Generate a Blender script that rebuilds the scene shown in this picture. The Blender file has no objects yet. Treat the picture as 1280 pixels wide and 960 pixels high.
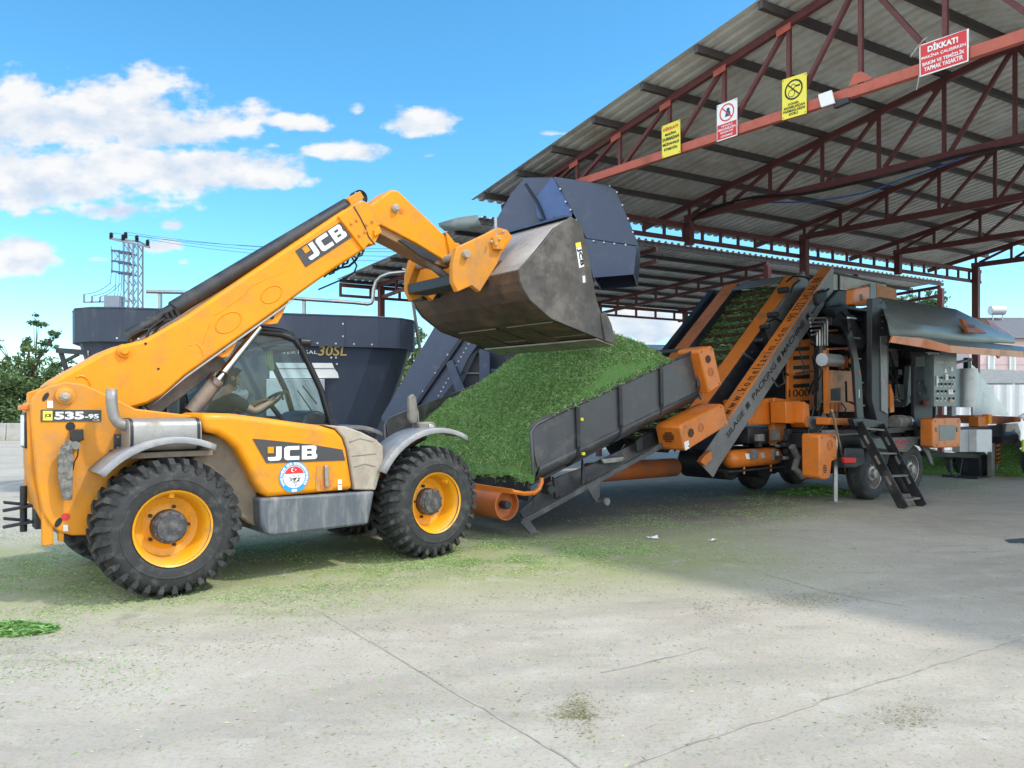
import bpy, bmesh, math, random
import numpy as np
from mathutils import Vector, Matrix
rnd = random.Random(7); npr = np.random.default_rng(7)
SC = bpy.context.scene
COL = SC.collection
# ------------------------------------------------------------------ camera, sky, sun, exposure
cam = bpy.data.cameras.new('camera'); camo = bpy.data.objects.new('camera', cam); COL.objects.link(camo)
camo.location = (0, 0, 1.7); camo.rotation_euler = (math.radians(90), 0, 0)
cam.sensor_width = 36; cam.lens = 27; cam.shift_y = 24/1280; cam.clip_start = 0.05; cam.clip_end = 3000
SC.camera = camo
SUN_EL, SUN_AZ = math.radians(54.7), math.atan2(.96, -.28)      # azimuth clockwise from +Y (towards +X)
SUNV = Vector((math.sin(SUN_AZ)*math.cos(SUN_EL), math.cos(SUN_AZ)*math.cos(SUN_EL), math.sin(SUN_EL)))
sl = bpy.data.lights.new('sun', 'SUN'); sl.energy = 2.0; sl.angle = math.radians(3.5); sl.color = (1, .95, .86)
so = bpy.data.objects.new('sun', sl); COL.objects.link(so); so.rotation_euler = (-SUNV).to_track_quat('-Z', 'Y').to_euler()
so.location = (20, -10, 30)
SC.view_settings.view_transform = 'Standard'; SC.view_settings.look = 'None'; SC.view_settings.gamma = 1
SC.view_settings.exposure = 0.5
try: SC.view_settings.use_curve_mapping = False
except Exception: pass
SC.cycles.max_bounces = 8; SC.cycles.transparent_max_bounces = 12
SC.cycles.caustics_reflective = False; SC.cycles.caustics_refractive = False

def px2(a, b): return ((a-640)/960, (504-b)/960)
# cloud: (centre px, centre py, half width px, half height px, weight)
CLOUDS = [(60,150,175,48,1), (150,128,95,40,1), (215,160,110,36,1), (285,158,50,14,.55), (20,128,60,36,1),
          (95,222,140,50,1), (30,228,80,42,1), (245,212,135,32,1), (150,262,95,18,.8), (320,222,65,20,1), (215,280,42,13,.55),
          (30,325,52,25,1), (375,155,42,14,.95), (432,190,58,13,.95), (525,153,46,20,1), (445,140,18,12,.6),(340,182,20,8,.6), (535,195,18,8,.6),
          (700,167,26,6,.5), (205,308,35,12,.65), (60,265,30,8,.5), (120,324,30,8,.4), (230,328,16,7,.35),
          (800,400,75,30,.95), (830,415,90,22,.9), (-120,170,160,70,1), (-200,300,160,30,.8),
          (1500,200,160,60,.9), (1700,330,260,40,.9), (-500,260,200,50,.9)]
world = bpy.data.worlds.new('World'); SC.world = world; world.use_nodes = True
def build_world():
    nt = world.node_tree; N = nt.nodes; L = nt.links; N.clear()
    def nd(t, **k):
        n = N.new(t)
        for a, b in k.items(): setattr(n, a, b)
        return n
    def mth(op, a, b=None, c=None, clamp=False):
        n = nd('ShaderNodeMath', operation=op); n.use_clamp = clamp
        for i, x in enumerate((a, b, c)):
            if x is None: continue
            if hasattr(x, 'node'): L.new(x, n.inputs[i])
            else: n.inputs[i].default_value = x
        return n.outputs[0]
    sky = nd('ShaderNodeTexSky', sky_type='NISHITA'); sky.sun_disc = False
    sky.sun_elevation = SUN_EL; sky.sun_rotation = SUN_AZ; sky.air_density = 1.0; sky.dust_density = .25; sky.ozone_density = 2.0
    hs = nd('ShaderNodeHueSaturation'); hs.inputs['Hue'].default_value = .487; hs.inputs['Saturation'].default_value = 1.31; hs.inputs['Value'].default_value = 1.22
    L.new(sky.outputs[0], hs.inputs['Color'])
    tc = nd('ShaderNodeTexCoord'); sp = nd('ShaderNodeSeparateXYZ'); L.new(tc.outputs['Generated'], sp.inputs[0])
    x, y, z = sp.outputs
    ys = mth('MAXIMUM', y, .06)
    a = mth('DIVIDE', x, ys); b = mth('DIVIDE', z, ys)
    cmb = nd('ShaderNodeCombineXYZ'); L.new(a, cmb.inputs[0]); L.new(b, cmb.inputs[1])
    vm = nd('ShaderNodeVectorMath', operation='MULTIPLY'); L.new(cmb.outputs[0], vm.inputs[0]); vm.inputs[1].default_value = (1, 1.7, 1)
    def noise(scale, det, off=(0,0,0), rough=.55):
        ad = nd('ShaderNodeVectorMath', operation='ADD'); L.new(vm.outputs[0], ad.inputs[0]); ad.inputs[1].default_value = off
        n = nd('ShaderNodeTexNoise'); n.inputs['Scale'].default_value = scale; n.inputs['Detail'].default_value = det; n.inputs['Roughness'].default_value = rough
        L.new(ad.outputs[0], n.inputs['Vector']); return n.outputs['Fac']
    n1 = noise(13, 8); n1b = noise(13, 8, (-.012, -.028, 0)); n2 = noise(42, 6, (3,1,0))
    dens = None; shade = None
    for (cx, cy, rx, ry, w) in CLOUDS:
        a0, b0 = px2(cx, cy); rx /= 960; ry /= 960
        da = mth('DIVIDE', mth('SUBTRACT', a, a0), rx)
        db = mth('DIVIDE', mth('SUBTRACT', b, b0), ry)
        dbn = mth('MULTIPLY', mth('MINIMUM', db, 0), 1.25)
        db2 = mth('ADD', mth('MAXIMUM', db, 0), dbn)
        d = mth('SUBTRACT', w, mth('SQRT', mth('ADD', mth('MULTIPLY', da, da), mth('MULTIPLY', db2, db2))))
        d = mth('ADD', d, 0.0)
        dens = d if dens is None else mth('MAXIMUM', dens, d)
        # vertical light: bottom of each cloud is greyer
        sh = mth('MULTIPLY', mth('MAXIMUM', d, 0), db)
        shade = sh if shade is None else mth('ADD', shade, sh)
    tex = mth('ADD', mth('MULTIPLY', mth('SUBTRACT', n1, .5), 2.6), mth('MULTIPLY', mth('SUBTRACT', n2, .5), 1.0))
    m = mth('ADD', mth('ADD', dens, .29), tex)
    mr = nd('ShaderNodeMapRange', interpolation_type='SMOOTHSTEP'); L.new(m, mr.inputs[0]); mr.inputs[1].default_value = .08; mr.inputs[2].default_value = .70
    front = mth('GREATER_THAN', y, .07)
    up = nd('ShaderNodeMapRange'); L.new(b, up.inputs[0]); up.inputs[1].default_value = .005; up.inputs[2].default_value = .06
    mask = mth('MULTIPLY', mth('MULTIPLY', mr.outputs[0], front), mth('MULTIPLY', up.outputs[0], .97))
    # unseen bright broken cloud added behind the camera as fill light
    nb = nd('ShaderNodeTexNoise'); nb.inputs['Scale'].default_value = 2.6; nb.inputs['Detail'].default_value = 7; nb.inputs['Roughness'].default_value = .55; L.new(tc.outputs['Generated'], nb.inputs['Vector'])
    mb_ = nd('ShaderNodeMapRange', interpolation_type='SMOOTHSTEP'); L.new(nb.outputs['Fac'], mb_.inputs[0]); mb_.inputs[1].default_value = .36; mb_.inputs[2].default_value = .56
    rear = nd('ShaderNodeMapRange', interpolation_type='SMOOTHSTEP'); L.new(y, rear.inputs[0]); rear.inputs[1].default_value = .0; rear.inputs[2].default_value = -.25
    zup = nd('ShaderNodeMapRange', interpolation_type='SMOOTHSTEP'); L.new(z, zup.inputs[0]); zup.inputs[1].default_value = .0; zup.inputs[2].default_value = .08
    rmask = mth('MULTIPLY', mth('MULTIPLY', mb_.outputs[0], rear.outputs[0]), zup.outputs[0])
    lit = mth('SUBTRACT', n1, n1b)
    s1 = mth('ADD', mth('ADD', mth('MULTIPLY', lit, 3.4), mth('MULTIPLY', shade, .8)), .62, clamp=True)
    cr = nd('ShaderNodeMix', data_type='RGBA'); L.new(s1, cr.inputs[0]); cr.inputs[6].default_value = (3.0, 3.5, 4.2, 1); cr.inputs[7].default_value = (4.6, 4.6, 4.6, 1)
    # slight whitening and cyan towards the horizon
    hz = nd('ShaderNodeMapRange', interpolation_type='SMOOTHSTEP'); L.new(b, hz.inputs[0]); hz.inputs[1].default_value = .55; hz.inputs[2].default_value = .0
    tint = nd('ShaderNodeMix', data_type='RGBA', blend_type='MULTIPLY'); L.new(hz.outputs[0], tint.inputs[0]); L.new(hs.outputs[0], tint.inputs[6]); tint.inputs[7].default_value = (.76, 1.0, 1.07, 1)
    mx = nd('ShaderNodeMix', data_type='RGBA'); L.new(mask, mx.inputs[0]); L.new(tint.outputs[2], mx.inputs[6]); L.new(cr.outputs[2], mx.inputs[7])
    bg = nd('ShaderNodeBackground'); bg.inputs['Strength'].default_value = .15; 
    mr2 = nd('ShaderNodeMix', data_type='RGBA'); L.new(rmask, mr2.inputs[0]); L.new(mx.outputs[2], mr2.inputs[6]); mr2.inputs[7].default_value = (12.2, 12.8, 13.2, 1)
    L.new(mr2.outputs[2], bg.inputs['Color'])
    out = nd('ShaderNodeOutputWorld'); L.new(bg.outputs[0], out.inputs['Surface'])
build_world()

# ------------------------------------------------------------------ frames of reference
CAMH, F, HX, HY = 1.7, 960.0, 640.0, 504.0
def P(px, py, Y): return Vector(((px-HX)/F*Y, Y, CAMH+(HY-py)/F*Y))
def G(px, py, z=0.0):
    Y = (CAMH-z)*F/(py-HY); return Vector(((px-HX)/F*Y, Y, z))
class Frame:
    """ground frame: s runs along u, l to the left of u"""
    def __init__(s, R, u):
        n = math.hypot(*u); s.R = R; s.ux, s.uy = u[0]/n, u[1]/n
    def W(s, a, l, z): return Vector((s.R[0]+s.ux*a-s.uy*l, s.R[1]+s.uy*a+s.ux*l, z))
    def U(s, px, py, l):                  # point of the vertical plane l seen at (px,py)
        k = (px-HX)/F
        a = (k*(s.R[1]+s.ux*l)-s.R[0]+s.uy*l)/(s.ux-k*s.uy)
        Y = s.R[1]+s.uy*a+s.ux*l
        return a, CAMH+(HY-py)/F*Y
    def V(s, px, py, a):                  # point of the vertical plane s=a
        k = (px-HX)/F
        l = (s.R[0]+s.ux*a-k*(s.R[1]+s.uy*a))/(s.uy+k*s.ux)
        Y = s.R[1]+s.uy*a+s.ux*l
        return l, CAMH+(HY-py)/F*Y
    @property
    def su(s): return Vector((s.ux, s.uy, 0))
    @property
    def lu(s): return Vector((-s.uy, s.ux, 0))
T = Frame((-2.952, 6.70), (2.12, 1.73))
ZU = Vector((0, 0, 1))

# ------------------------------------------------------------------ materials
MATS = {}
def mat(name, col, rough=.5, metal=0., var=.12, scale=6., dirt=None, damt=.0, dscale=3., bump=0., bscale=60., coat=0., spec=.5, dlow=None, streak=False):
    if name in MATS: return MATS[name]
    m = bpy.data.materials.new(name); m.use_nodes = True; MATS[name] = m
    nt = m.node_tree; N = nt.nodes; L = nt.links
    b = N['Principled BSDF']; b.inputs['Roughness'].default_value = rough; b.inputs['Metallic'].default_value = metal
    b.inputs['Specular IOR Level'].default_value = spec
    if coat: b.inputs['Coat Weight'].default_value = coat; b.inputs['Coat Roughness'].default_value = .15
    tc = N.new('ShaderNodeTexCoord')
    mp = N.new('ShaderNodeMapping'); L.new(tc.outputs['Object'], mp.inputs[0])
    if streak: mp.inputs['Scale'].default_value = (1, 1, .25)
    n = N.new('ShaderNodeTexNoise'); n.inputs['Scale'].default_value = scale; n.inputs['Detail'].default_value = 6; n.inputs['Roughness'].default_value = .62
    L.new(mp.outputs[0], n.inputs['Vector'])
    r = N.new('ShaderNodeMapRange'); L.new(n.outputs['Fac'], r.inputs[0]); r.inputs[1].default_value = .3; r.inputs[2].default_value = .7
    mx = N.new('ShaderNodeMix'); mx.data_type = 'RGBA'; L.new(r.outputs[0], mx.inputs[0])
    lo = [max(0, c*(1-var)) for c in col]; hi = [c*(1+var) for c in col]
    mx.inputs[6].default_value = (*lo, 1); mx.inputs[7].default_value = (*hi, 1)
    o = mx.outputs[2]
    if dirt:
        n2 = N.new('ShaderNodeTexNoise'); n2.inputs['Scale'].default_value = dscale; n2.inputs['Detail'].default_value = 9; n2.inputs['Roughness'].default_value = .7
        L.new(mp.outputs[0], n2.inputs['Vector'])
        r2 = N.new('ShaderNodeMapRange'); L.new(n2.outputs['Fac'], r2.inputs[0]); r2.inputs[1].default_value = .62-damt*.5; r2.inputs[2].default_value = .82-damt*.4
        f = r2.outputs[0]
        m2 = N.new('ShaderNodeMix'); m2.data_type = 'RGBA'; L.new(f, m2.inputs[0]); L.new(o, m2.inputs[6]); m2.inputs[7].default_value = (*dirt, 1)
        o = m2.outputs[2]
        ra = N.new('ShaderNodeMapRange'); L.new(f, ra.inputs[0]); ra.inputs[3].default_value = rough; ra.inputs[4].default_value = min(1, rough+.35)
        L.new(ra.outputs[0], b.inputs['Roughness'])
    else:
        ra = N.new('ShaderNodeMapRange'); L.new(r.outputs[0], ra.inputs[0]); ra.inputs[3].default_value = max(.05, rough-.08); ra.inputs[4].default_value = min(1, rough+.1)
        L.new(ra.outputs[0], b.inputs['Roughness'])
    L.new(o, b.inputs['Base Color'])
    if bump:
        n3 = N.new('ShaderNodeTexNoise'); n3.inputs['Scale'].default_value = bscale; n3.inputs['Detail'].default_value = 5
        L.new(tc.outputs['Object'], n3.inputs['Vector'])
        bp = N.new('ShaderNodeBump'); bp.inputs['Strength'].default_value = bump; bp.inputs['Distance'].default_value = .02
        L.new(n3.outputs['Fac'], bp.inputs['Height']); L.new(bp.outputs[0], b.inputs['Normal'])
    return m
DUST = (.33, .28, .21)
M_yel = mat('loader_yellow', (.82, .295, .004), .42, var=.05, dirt=(.46, .22, .05), damt=.24, dscale=3.2, coat=.05, spec=.35)
M_yeld = mat('loader_yellow_dusty', (.70, .27, .018), .5, spec=.35, var=.06, dirt=(.45, .23, .08), damt=.34, dscale=2.2, bump=.05)
M_rim = mat('rim_yellow', (.82, .36, .012), .4, var=.06, dirt=(.42, .25, .09), damt=.22, dscale=5)
M_tyre = mat('tyre_rubber', (.026, .028, .030), .7, var=.25, dirt=(.105, .105, .095), damt=.22, dscale=9, bump=.15, bscale=90)
M_blk = mat('black_steel', (.016, .017, .02), .42, var=.2, dirt=(.09, .085, .075), damt=.15)
M_hose = mat('black_rubber_hose', (.012, .012, .013), .5)
M_gry = mat('dusty_grey_plastic', (.14, .135, .13), .6, var=.12, dirt=(.30, .27, .23), damt=.36, dscale=4)
M_tank = mat('scuffed_grey_tank', (.10, .115, .135), .5, var=.15, dirt=(.28, .28, .28), damt=.3, dscale=7, streak=True)
M_brn = mat('dusty_brown_cover', (.32, .27, .22), .75, var=.12, dirt=(.45, .40, .33), damt=.45, dscale=4)
M_steel = mat('bare_steel', (.40, .40, .40), .38, metal=.85, var=.15, dirt=(.2, .17, .13), damt=.2)
M_chrome = mat('polished_rod', (.75, .77, .8), .12, metal=1., var=.03)
M_muf = mat('muffler_grey', (.33, .32, .31), .45, metal=.5, var=.15, dirt=(.30, .25, .2), damt=.25, dscale=5)
M_fend = mat('grey_mudguard', (.26, .27, .29), .45, var=.1, dirt=(.4, .37, .33), damt=.3, dscale=6)
M_buck = mat('worn_bucket_steel', (.095, .087, .083), .42, metal=.3, var=.3, scale=4, dirt=(.22, .20, .185), damt=.30, dscale=2.4, bump=.08, bscale=30)
M_buckd = mat('rusty_bucket_floor', (.075, .055, .043), .5, metal=.3, var=.35, scale=5, dirt=(.17, .11, .075), damt=.34, dscale=3, bump=.1, bscale=25)
M_bucke = mat('worn_bright_edge', (.30, .27, .24), .4, metal=.5, var=.3, dirt=(.2, .14, .1), damt=.3)
M_white = mat('white_paint', (.80, .80, .80), .4, var=.04)
M_deca = mat('decal_charcoal', (.055, .055, .06), .4, var=.08, dirt=(.14, .13, .12), damt=.15)
M_black = mat('black_print', (.012, .012, .012), .5)
M_red = mat('red_paint', (.62, .03, .035), .45, var=.06)
M_sblu = mat('sky_blue_print', (.03, .33, .70), .4, var=.05)
M_ora = mat('packer_orange', (.64, .175, .018), .42, var=.07, dirt=(.33, .15, .06), damt=.2, dscale=2.5, coat=.15)
M_orao = mat('old_orange_tube', (.45, .12, .025), .5, var=.15, dirt=(.2, .11, .07), damt=.32, dscale=3)
M_hop = mat('hopper_grey', (.058, .058, .068), .36, var=.12, dirt=(.15, .14, .125), damt=.2, dscale=3, spec=.6)
M_plate = mat('conveyor_grey_plate', (.19, .195, .20), .45, metal=.2, var=.1, dirt=(.28, .26, .22), damt=.18, dscale=4)
M_dk = mat('machine_dark', (.022, .024, .03), .5, var=.2, dirt=(.07, .07, .065), damt=.2)
M_navy = mat('chute_blue', (.040, .058, .115), .34, var=.07, dirt=(.11, .12, .13), damt=.1, dscale=3, coat=.15)
M_navyd = mat('chute_dark_blue', (.018, .023, .045), .45, var=.1)
M_mix = mat('mixer_grey_blue', (.040, .053, .082), .55, spec=.3, var=.10, dirt=(.13, .13, .14), damt=.14, dscale=1.6, streak=True)
M_hood = mat('hood_sage_grey', (.16, .19, .19), .38, var=.08, dirt=(.26, .26, .24), damt=.15)
M_maro = mat('truss_maroon', (.12, .032, .034), .6, var=.2, scale=9, dirt=(.10, .06, .05), damt=.2)
M_salm = mat('truss_red_primer', (.44, .105, .07), .6, var=.12, scale=9, dirt=(.30, .10, .07), damt=.2)
M_purl = mat('purlin_dark', (.065, .055, .055), .6, var=.2)
M_roof = mat('galvanised_sheet', (.60, .62, .61), .6, metal=.0, var=.12, scale=2.5, dirt=(.42, .39, .33), damt=.28, dscale=1.2)
M_silv = mat('silver_sheet', (.5, .52, .54), .35, metal=.4, var=.08, dirt=(.4, .4, .38), damt=.2)
M_yels = mat('sign_yellow', (.82, .72, .07), .45, var=.03)
M_skin = mat('skin', (.42, .24, .16), .5, var=.06)
M_hair = mat('dark_hair', (.012, .01, .009), .6, var=.3, scale=60, bump=.4, bscale=200)
M_shirt = mat('navy_shirt', (.011, .014, .027), .85, var=.15, scale=25, bump=.1)
M_trou = mat('grey_trousers', (.05, .052, .06), .85, var=.15)
M_bark = mat('bark', (.09, .07, .05), .9, var=.3, scale=12, bump=.4)
M_conc = mat('wall_concrete', (.42, .41, .38), .85, var=.1, dirt=(.28, .27, .24), damt=.3, bump=.1)
M_pylon = mat('galvanised_pylon', (.22, .25, .30), .5, metal=.4, var=.15)
def leafmat(name, col, trans=.3):
    if name in MATS: return MATS[name]
    m = bpy.data.materials.new(name); m.use_nodes = True; MATS[name] = m
    nt = m.node_tree; N = nt.nodes; L = nt.links; b = N['Principled BSDF']; b.inputs['Roughness'].default_value = .6
    b.inputs['Specular IOR Level'].default_value = .25
    g = N.new('ShaderNodeNewGeometry'); rr = N.new('ShaderNodeMix'); rr.data_type = 'RGBA'; L.new(g.outputs['Random Per Island'], rr.inputs[0])
    rr.inputs[6].default_value = (*[c*.7 for c in col], 1); rr.inputs[7].default_value = (*[c*1.3 for c in col], 1)
    L.new(rr.outputs[2], b.inputs['Base Color'])
    t = N.new('ShaderNodeBsdfTranslucent'); L.new(rr.outputs[2], t.inputs['Color'])
    mx = N.new('ShaderNodeMixShader'); mx.inputs[0].default_value = trans; L.new(b.outputs[0], mx.inputs[1]); L.new(t.outputs[0], mx.inputs[2])
    L.new(mx.outputs[0], N['Material Output'].inputs['Surface']); return m
M_lf = [leafmat('leaf_dark', (.075, .13, .05)), leafmat('leaf_mid', (.14, .22, .085)), leafmat('leaf_light', (.21, .29, .13))]
M_gr = [leafmat('silage_dark', (.12, .25, .065), .25), leafmat('silage_mid', (.25, .47, .14), .3), leafmat('silage_light', (.46, .62, .27), .3), leafmat('silage_straw', (.46, .44, .26), .2)]
M_pile = mat('silage_bed', (.12, .24, .065), .9, var=.4, scale=40, bump=.8, bscale=60)
def glassmat(name, tint, refl=.12):
    m = bpy.data.materials.new(name); m.use_nodes = True; nt = m.node_tree; N = nt.nodes; L = nt.links
    N.remove(N['Principled BSDF'])
    tr = N.new('ShaderNodeBsdfTransparent'); tr.inputs[0].default_value = (*tint, 1)
    gl = N.new('ShaderNodeBsdfGlossy'); gl.inputs['Roughness'].default_value = .03
    fr = N.new('ShaderNodeLayerWeight'); fr.inputs[0].default_value = .5
    pw = N.new('ShaderNodeMath'); pw.operation = 'POWER'; L.new(fr.outputs['Facing'], pw.inputs[0]); pw.inputs[1].default_value = 4
    ma = N.new('ShaderNodeMath'); ma.operation = 'MULTIPLY_ADD'; L.new(pw.outputs[0], ma.inputs[0]); ma.inputs[1].default_value = .4; ma.inputs[2].default_value = .022
    mx = N.new('ShaderNodeMixShader'); L.new(ma.outputs[0], mx.inputs[0]); L.new(tr.outputs[0], mx.inputs[1]); L.new(gl.outputs[0], mx.inputs[2])
    L.new(mx.outputs[0], N['Material Output'].inputs['Surface']); return m
M_glass = glassmat('cab_glass', (.88, .95, .96))

# ------------------------------------------------------------------ object helpers
OFF = {}
def tag(o, label=None, cat=None, group=None, kind=None):
    if label: o['label'] = label
    if cat: o['category'] = cat
    if group: o['group'] = group
    if kind: o['kind'] = kind
    return o
def thing(name, loc, label, cat, group=None):
    o = bpy.data.objects.new(name, None); o.empty_display_size = .2; COL.objects.link(o); o.location = loc
    OFF[o.name] = Vector(loc); return tag(o, label, cat, group)
class MB:
    def __init__(s): s.v = []; s.f = []; s.mi = []
    def add(s, vs, fs, mi=0):
        o = len(s.v); s.v += [Vector(v) for v in vs]; s.f += [tuple(i+o for i in f) for f in fs]; s.mi += [mi]*len(fs); return s
    def hexa(s, c, mi=0):      # 8 corners: bottom 4 (ccw), top 4
        return s.add(c, [(0,3,2,1),(4,5,6,7),(0,1,5,4),(1,2,6,5),(2,3,7,6),(3,0,4,7)], mi)
    def obox(s, c, ax, ay, az, mi=0):   # centre + half vectors
        c, ax, ay, az = map(Vector, (c, ax, ay, az))
        return s.hexa([c-ax-ay-az, c+ax-ay-az, c+ax+ay-az, c-ax+ay-az, c-ax-ay+az, c+ax-ay+az, c+ax+ay+az, c-ax+ay+az], mi)
    def fbox(s, fr, s0, s1, l0, l1, z0, z1, mi=0):
        return s.hexa([fr.W(s0,l0,z0), fr.W(s1,l0,z0), fr.W(s1,l1,z0), fr.W(s0,l1,z0), fr.W(s0,l0,z1), fr.W(s1,l0,z1), fr.W(s1,l1,z1), fr.W(s0,l1,z1)], mi)
    def prism(s, base, vec, mi=0):
        n = len(base); vec = Vector(vec)
        base = [Vector(b) for b in base]
        return s.add(base+[b+vec for b in base], [tuple(range(n-1,-1,-1)), tuple(range(n, 2*n))]+[(i,(i+1)%n,(i+1)%n+n,i+n) for i in range(n)], mi)
    def tprism(s, fr, pts, l0, l1, lref=None, mi=0):   # pixel outline on plane lref, thickness l0..l1
        lr = l0 if lref is None else lref
        sz = [fr.U(x, y, lr) for x, y in pts]
        return s.szprism(fr, sz, l0, l1, mi)
    def szprism(s, fr, sz, l0, l1, mi=0):
        n = len(sz)
        area = sum(sz[i][0]*sz[(i+1)%n][1]-sz[(i+1)%n][0]*sz[i][1] for i in range(n))
        if area < 0: sz = sz[::-1]
        return s.prism([fr.W(a, l0, z) for a, z in sz], fr.lu*(l1-l0), mi)
    def bar(s, p0, p1, w, h=None, up=ZU, mi=0):
        p0, p1 = Vector(p0), Vector(p1); h = w if h is None else h
        d = (p1-p0); L = d.length
        if L < 1e-6: return s
        d.normalize(); side = d.cross(up)
        if side.length < 1e-3: side = d.cross(Vector((1, 0, 0)))
        side.normalize(); u2 = side.cross(d)
        return s.obox((p0+p1)/2, d*L/2, side*w/2, u2*h/2, mi)
    def tube(s, pts, r, n=8, mi=0, caps=True, closed=False):
        pts = [Vector(p) for p in pts]; m = len(pts); rs = r if isinstance(r, (list, tuple)) else [r]*m
        vs = []; nrm = None
        for i, p in enumerate(pts):
            if closed: d = pts[(i+1)%m]-pts[i-1]
            else: d = pts[min(i+1, m-1)]-pts[max(i-1, 0)]
            d.normalize()
            if nrm is None:
                nrm = d.cross(ZU)
                if nrm.length < 1e-3: nrm = d.cross(Vector((1, 0, 0)))
            else: nrm = nrm-d*nrm.dot(d)
            nrm.normalize(); bn = d.cross(nrm)
            vs += [p+(nrm*math.cos(2*math.pi*k/n)+bn*math.sin(2*math.pi*k/n))*rs[i] for k in range(n)]
        fs = []
        for i in range(m if closed else m-1):
            j = (i+1) % m
            fs += [(i*n+k, i*n+(k+1)%n, j*n+(k+1)%n, j*n+k) for k in range(n)]
        if caps and not closed: fs += [tuple(range(n-1,-1,-1)), tuple((m-1)*n+k for k in range(n))]
        return s.add(vs, fs, mi)
    def cyl(s, p0, p1, r, r1=None, n=20, mi=0): return s.tube([p0, p1], [r, r if r1 is None else r1], n, mi)
    def lathe(s, prof, o, axis, n=32, mi=0):    # prof: (radius, offset along axis)
        o = Vector(o); ax = Vector(axis).normalized(); e1 = ax.cross(ZU)
        if e1.length < 1e-3: e1 = Vector((1, 0, 0))
        e1.normalize(); e2 = ax.cross(e1); vs = []
        for r, h in prof:
            vs += [o+ax*h+(e1*math.cos(2*math.pi*k/n)+e2*math.sin(2*math.pi*k/n))*r for k in range(n)]
        fs = [(i*n+k, i*n+(k+1)%n, (i+1)*n+(k+1)%n, (i+1)*n+k) for i in range(len(prof)-1) for k in range(n)]
        return s.add(vs, fs, mi)
    def sheet(s, rows, mi=0):           # rows of points -> quads
        m = len(rows[0]); vs = [p for r in rows for p in r]
        return s.add(vs, [(i*m+k, i*m+k+1, (i+1)*m+k+1, (i+1)*m+k) for i in range(len(rows)-1) for k in range(m-1)], mi)
    def parts(s):
        par = list(range(len(s.v)))
        def fd(i):
            while par[i] != i: par[i] = par[par[i]]; i = par[i]
            return i
        for f in s.f:
            for j in f[1:]: par[fd(j)] = fd(f[0])
        out = {}
        for f, m in zip(s.f, s.mi):
            o = out.setdefault(fd(f[0]), (MB(), {}))
            idx = []
            for i in f:
                if i not in o[1]: o[1][i] = len(o[0].v); o[0].v.append(s.v[i])
                idx.append(o[1][i])
            o[0].f.append(tuple(idx)); o[0].mi.append(m)
        return [o[0] for o in out.values()]
    def build_each(s, *a, **k): return [p.build(*a, **k) for p in s.parts()]
    def build(s, name, mats, parent=None, bevel=0., smooth=0., thick=0., fix=True, label=None, cat=None, group=None, kind=None):
        me = bpy.data.meshes.new(name)
        off = OFF[parent.name] if parent else Vector((0, 0, 0))
        me.from_pydata([tuple(v-off) for v in s.v], [], s.f)
        for m in (mats if isinstance(mats, (list, tuple)) else [mats]): me.materials.append(m)
        me.polygons.foreach_set('material_index', s.mi)
        if fix:
            bm = bmesh.new(); bm.from_mesh(me); bmesh.ops.recalc_face_normals(bm, faces=bm.faces); bm.to_mesh(me); bm.free()
        if smooth or bevel:
            me.polygons.foreach_set('use_smooth', [True]*len(me.polygons))
            me.set_sharp_from_angle(angle=math.radians(smooth or 35))
        o = bpy.data.objects.new(name, me); COL.objects.link(o)
        if parent: o.parent = parent
        OFF[o.name] = off
        if thick:
            md = o.modifiers.new('thickness', 'SOLIDIFY'); md.thickness = thick; md.offset = 0
        if bevel:
            md = o.modifiers.new('bevel', 'BEVEL'); md.width = bevel; md.segments = 2; md.limit_method = 'ANGLE'; md.angle_limit = math.radians(40); md.harden_normals = False
        return tag(o, label, cat, group, kind)
def copy_tree(o, parent=None):
    c = o.copy(); COL.objects.link(c)
    if parent: c.parent = parent; c.matrix_parent_inverse = o.matrix_parent_inverse
    OFF[c.name] = OFF.get(o.name, Vector((0, 0, 0)))
    for ch in [x for x in bpy.data.objects if x.parent == o]: copy_tree(ch, c)
    return c
def txt(s, bl, br, tl, bold=.018, depth=.003, ital=0.):
    """lettering fitted into the parallelogram bl, br, tl (3D points); returns an MB"""
    cu = bpy.data.curves.new('t', 'FONT'); cu.body = s; cu.size = 1; cu.offset = bold; cu.resolution_u = 3; cu.shear = ital
    cu.align_x = 'CENTER'; cu.space_line = .92
    o = bpy.data.objects.new('t', cu); COL.objects.link(o)
    dg = bpy.context.evaluated_depsgraph_get(); me = bpy.data.meshes.new_from_object(o.evaluated_get(dg))
    v = np.array([x.co for x in me.vertices]); fs = [tuple(p.vertices) for p in me.polygons]
    bpy.data.objects.remove(o); bpy.data.curves.remove(cu); bpy.data.meshes.remove(me)
    mn = v.min(0); mxx = v.max(0); sz = np.maximum(mxx-mn, 1e-6)
    bl, br, tl = Vector(bl), Vector(br), Vector(tl); ax = br-bl; ay = tl-bl; nn = ax.cross(ay).normalized()*depth
    mb = MB(); mb.add([bl+ax*float((p[0]-mn[0])/sz[0])+ay*float((p[1]-mn[1])/sz[1])+nn for p in v], fs); return mb
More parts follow.
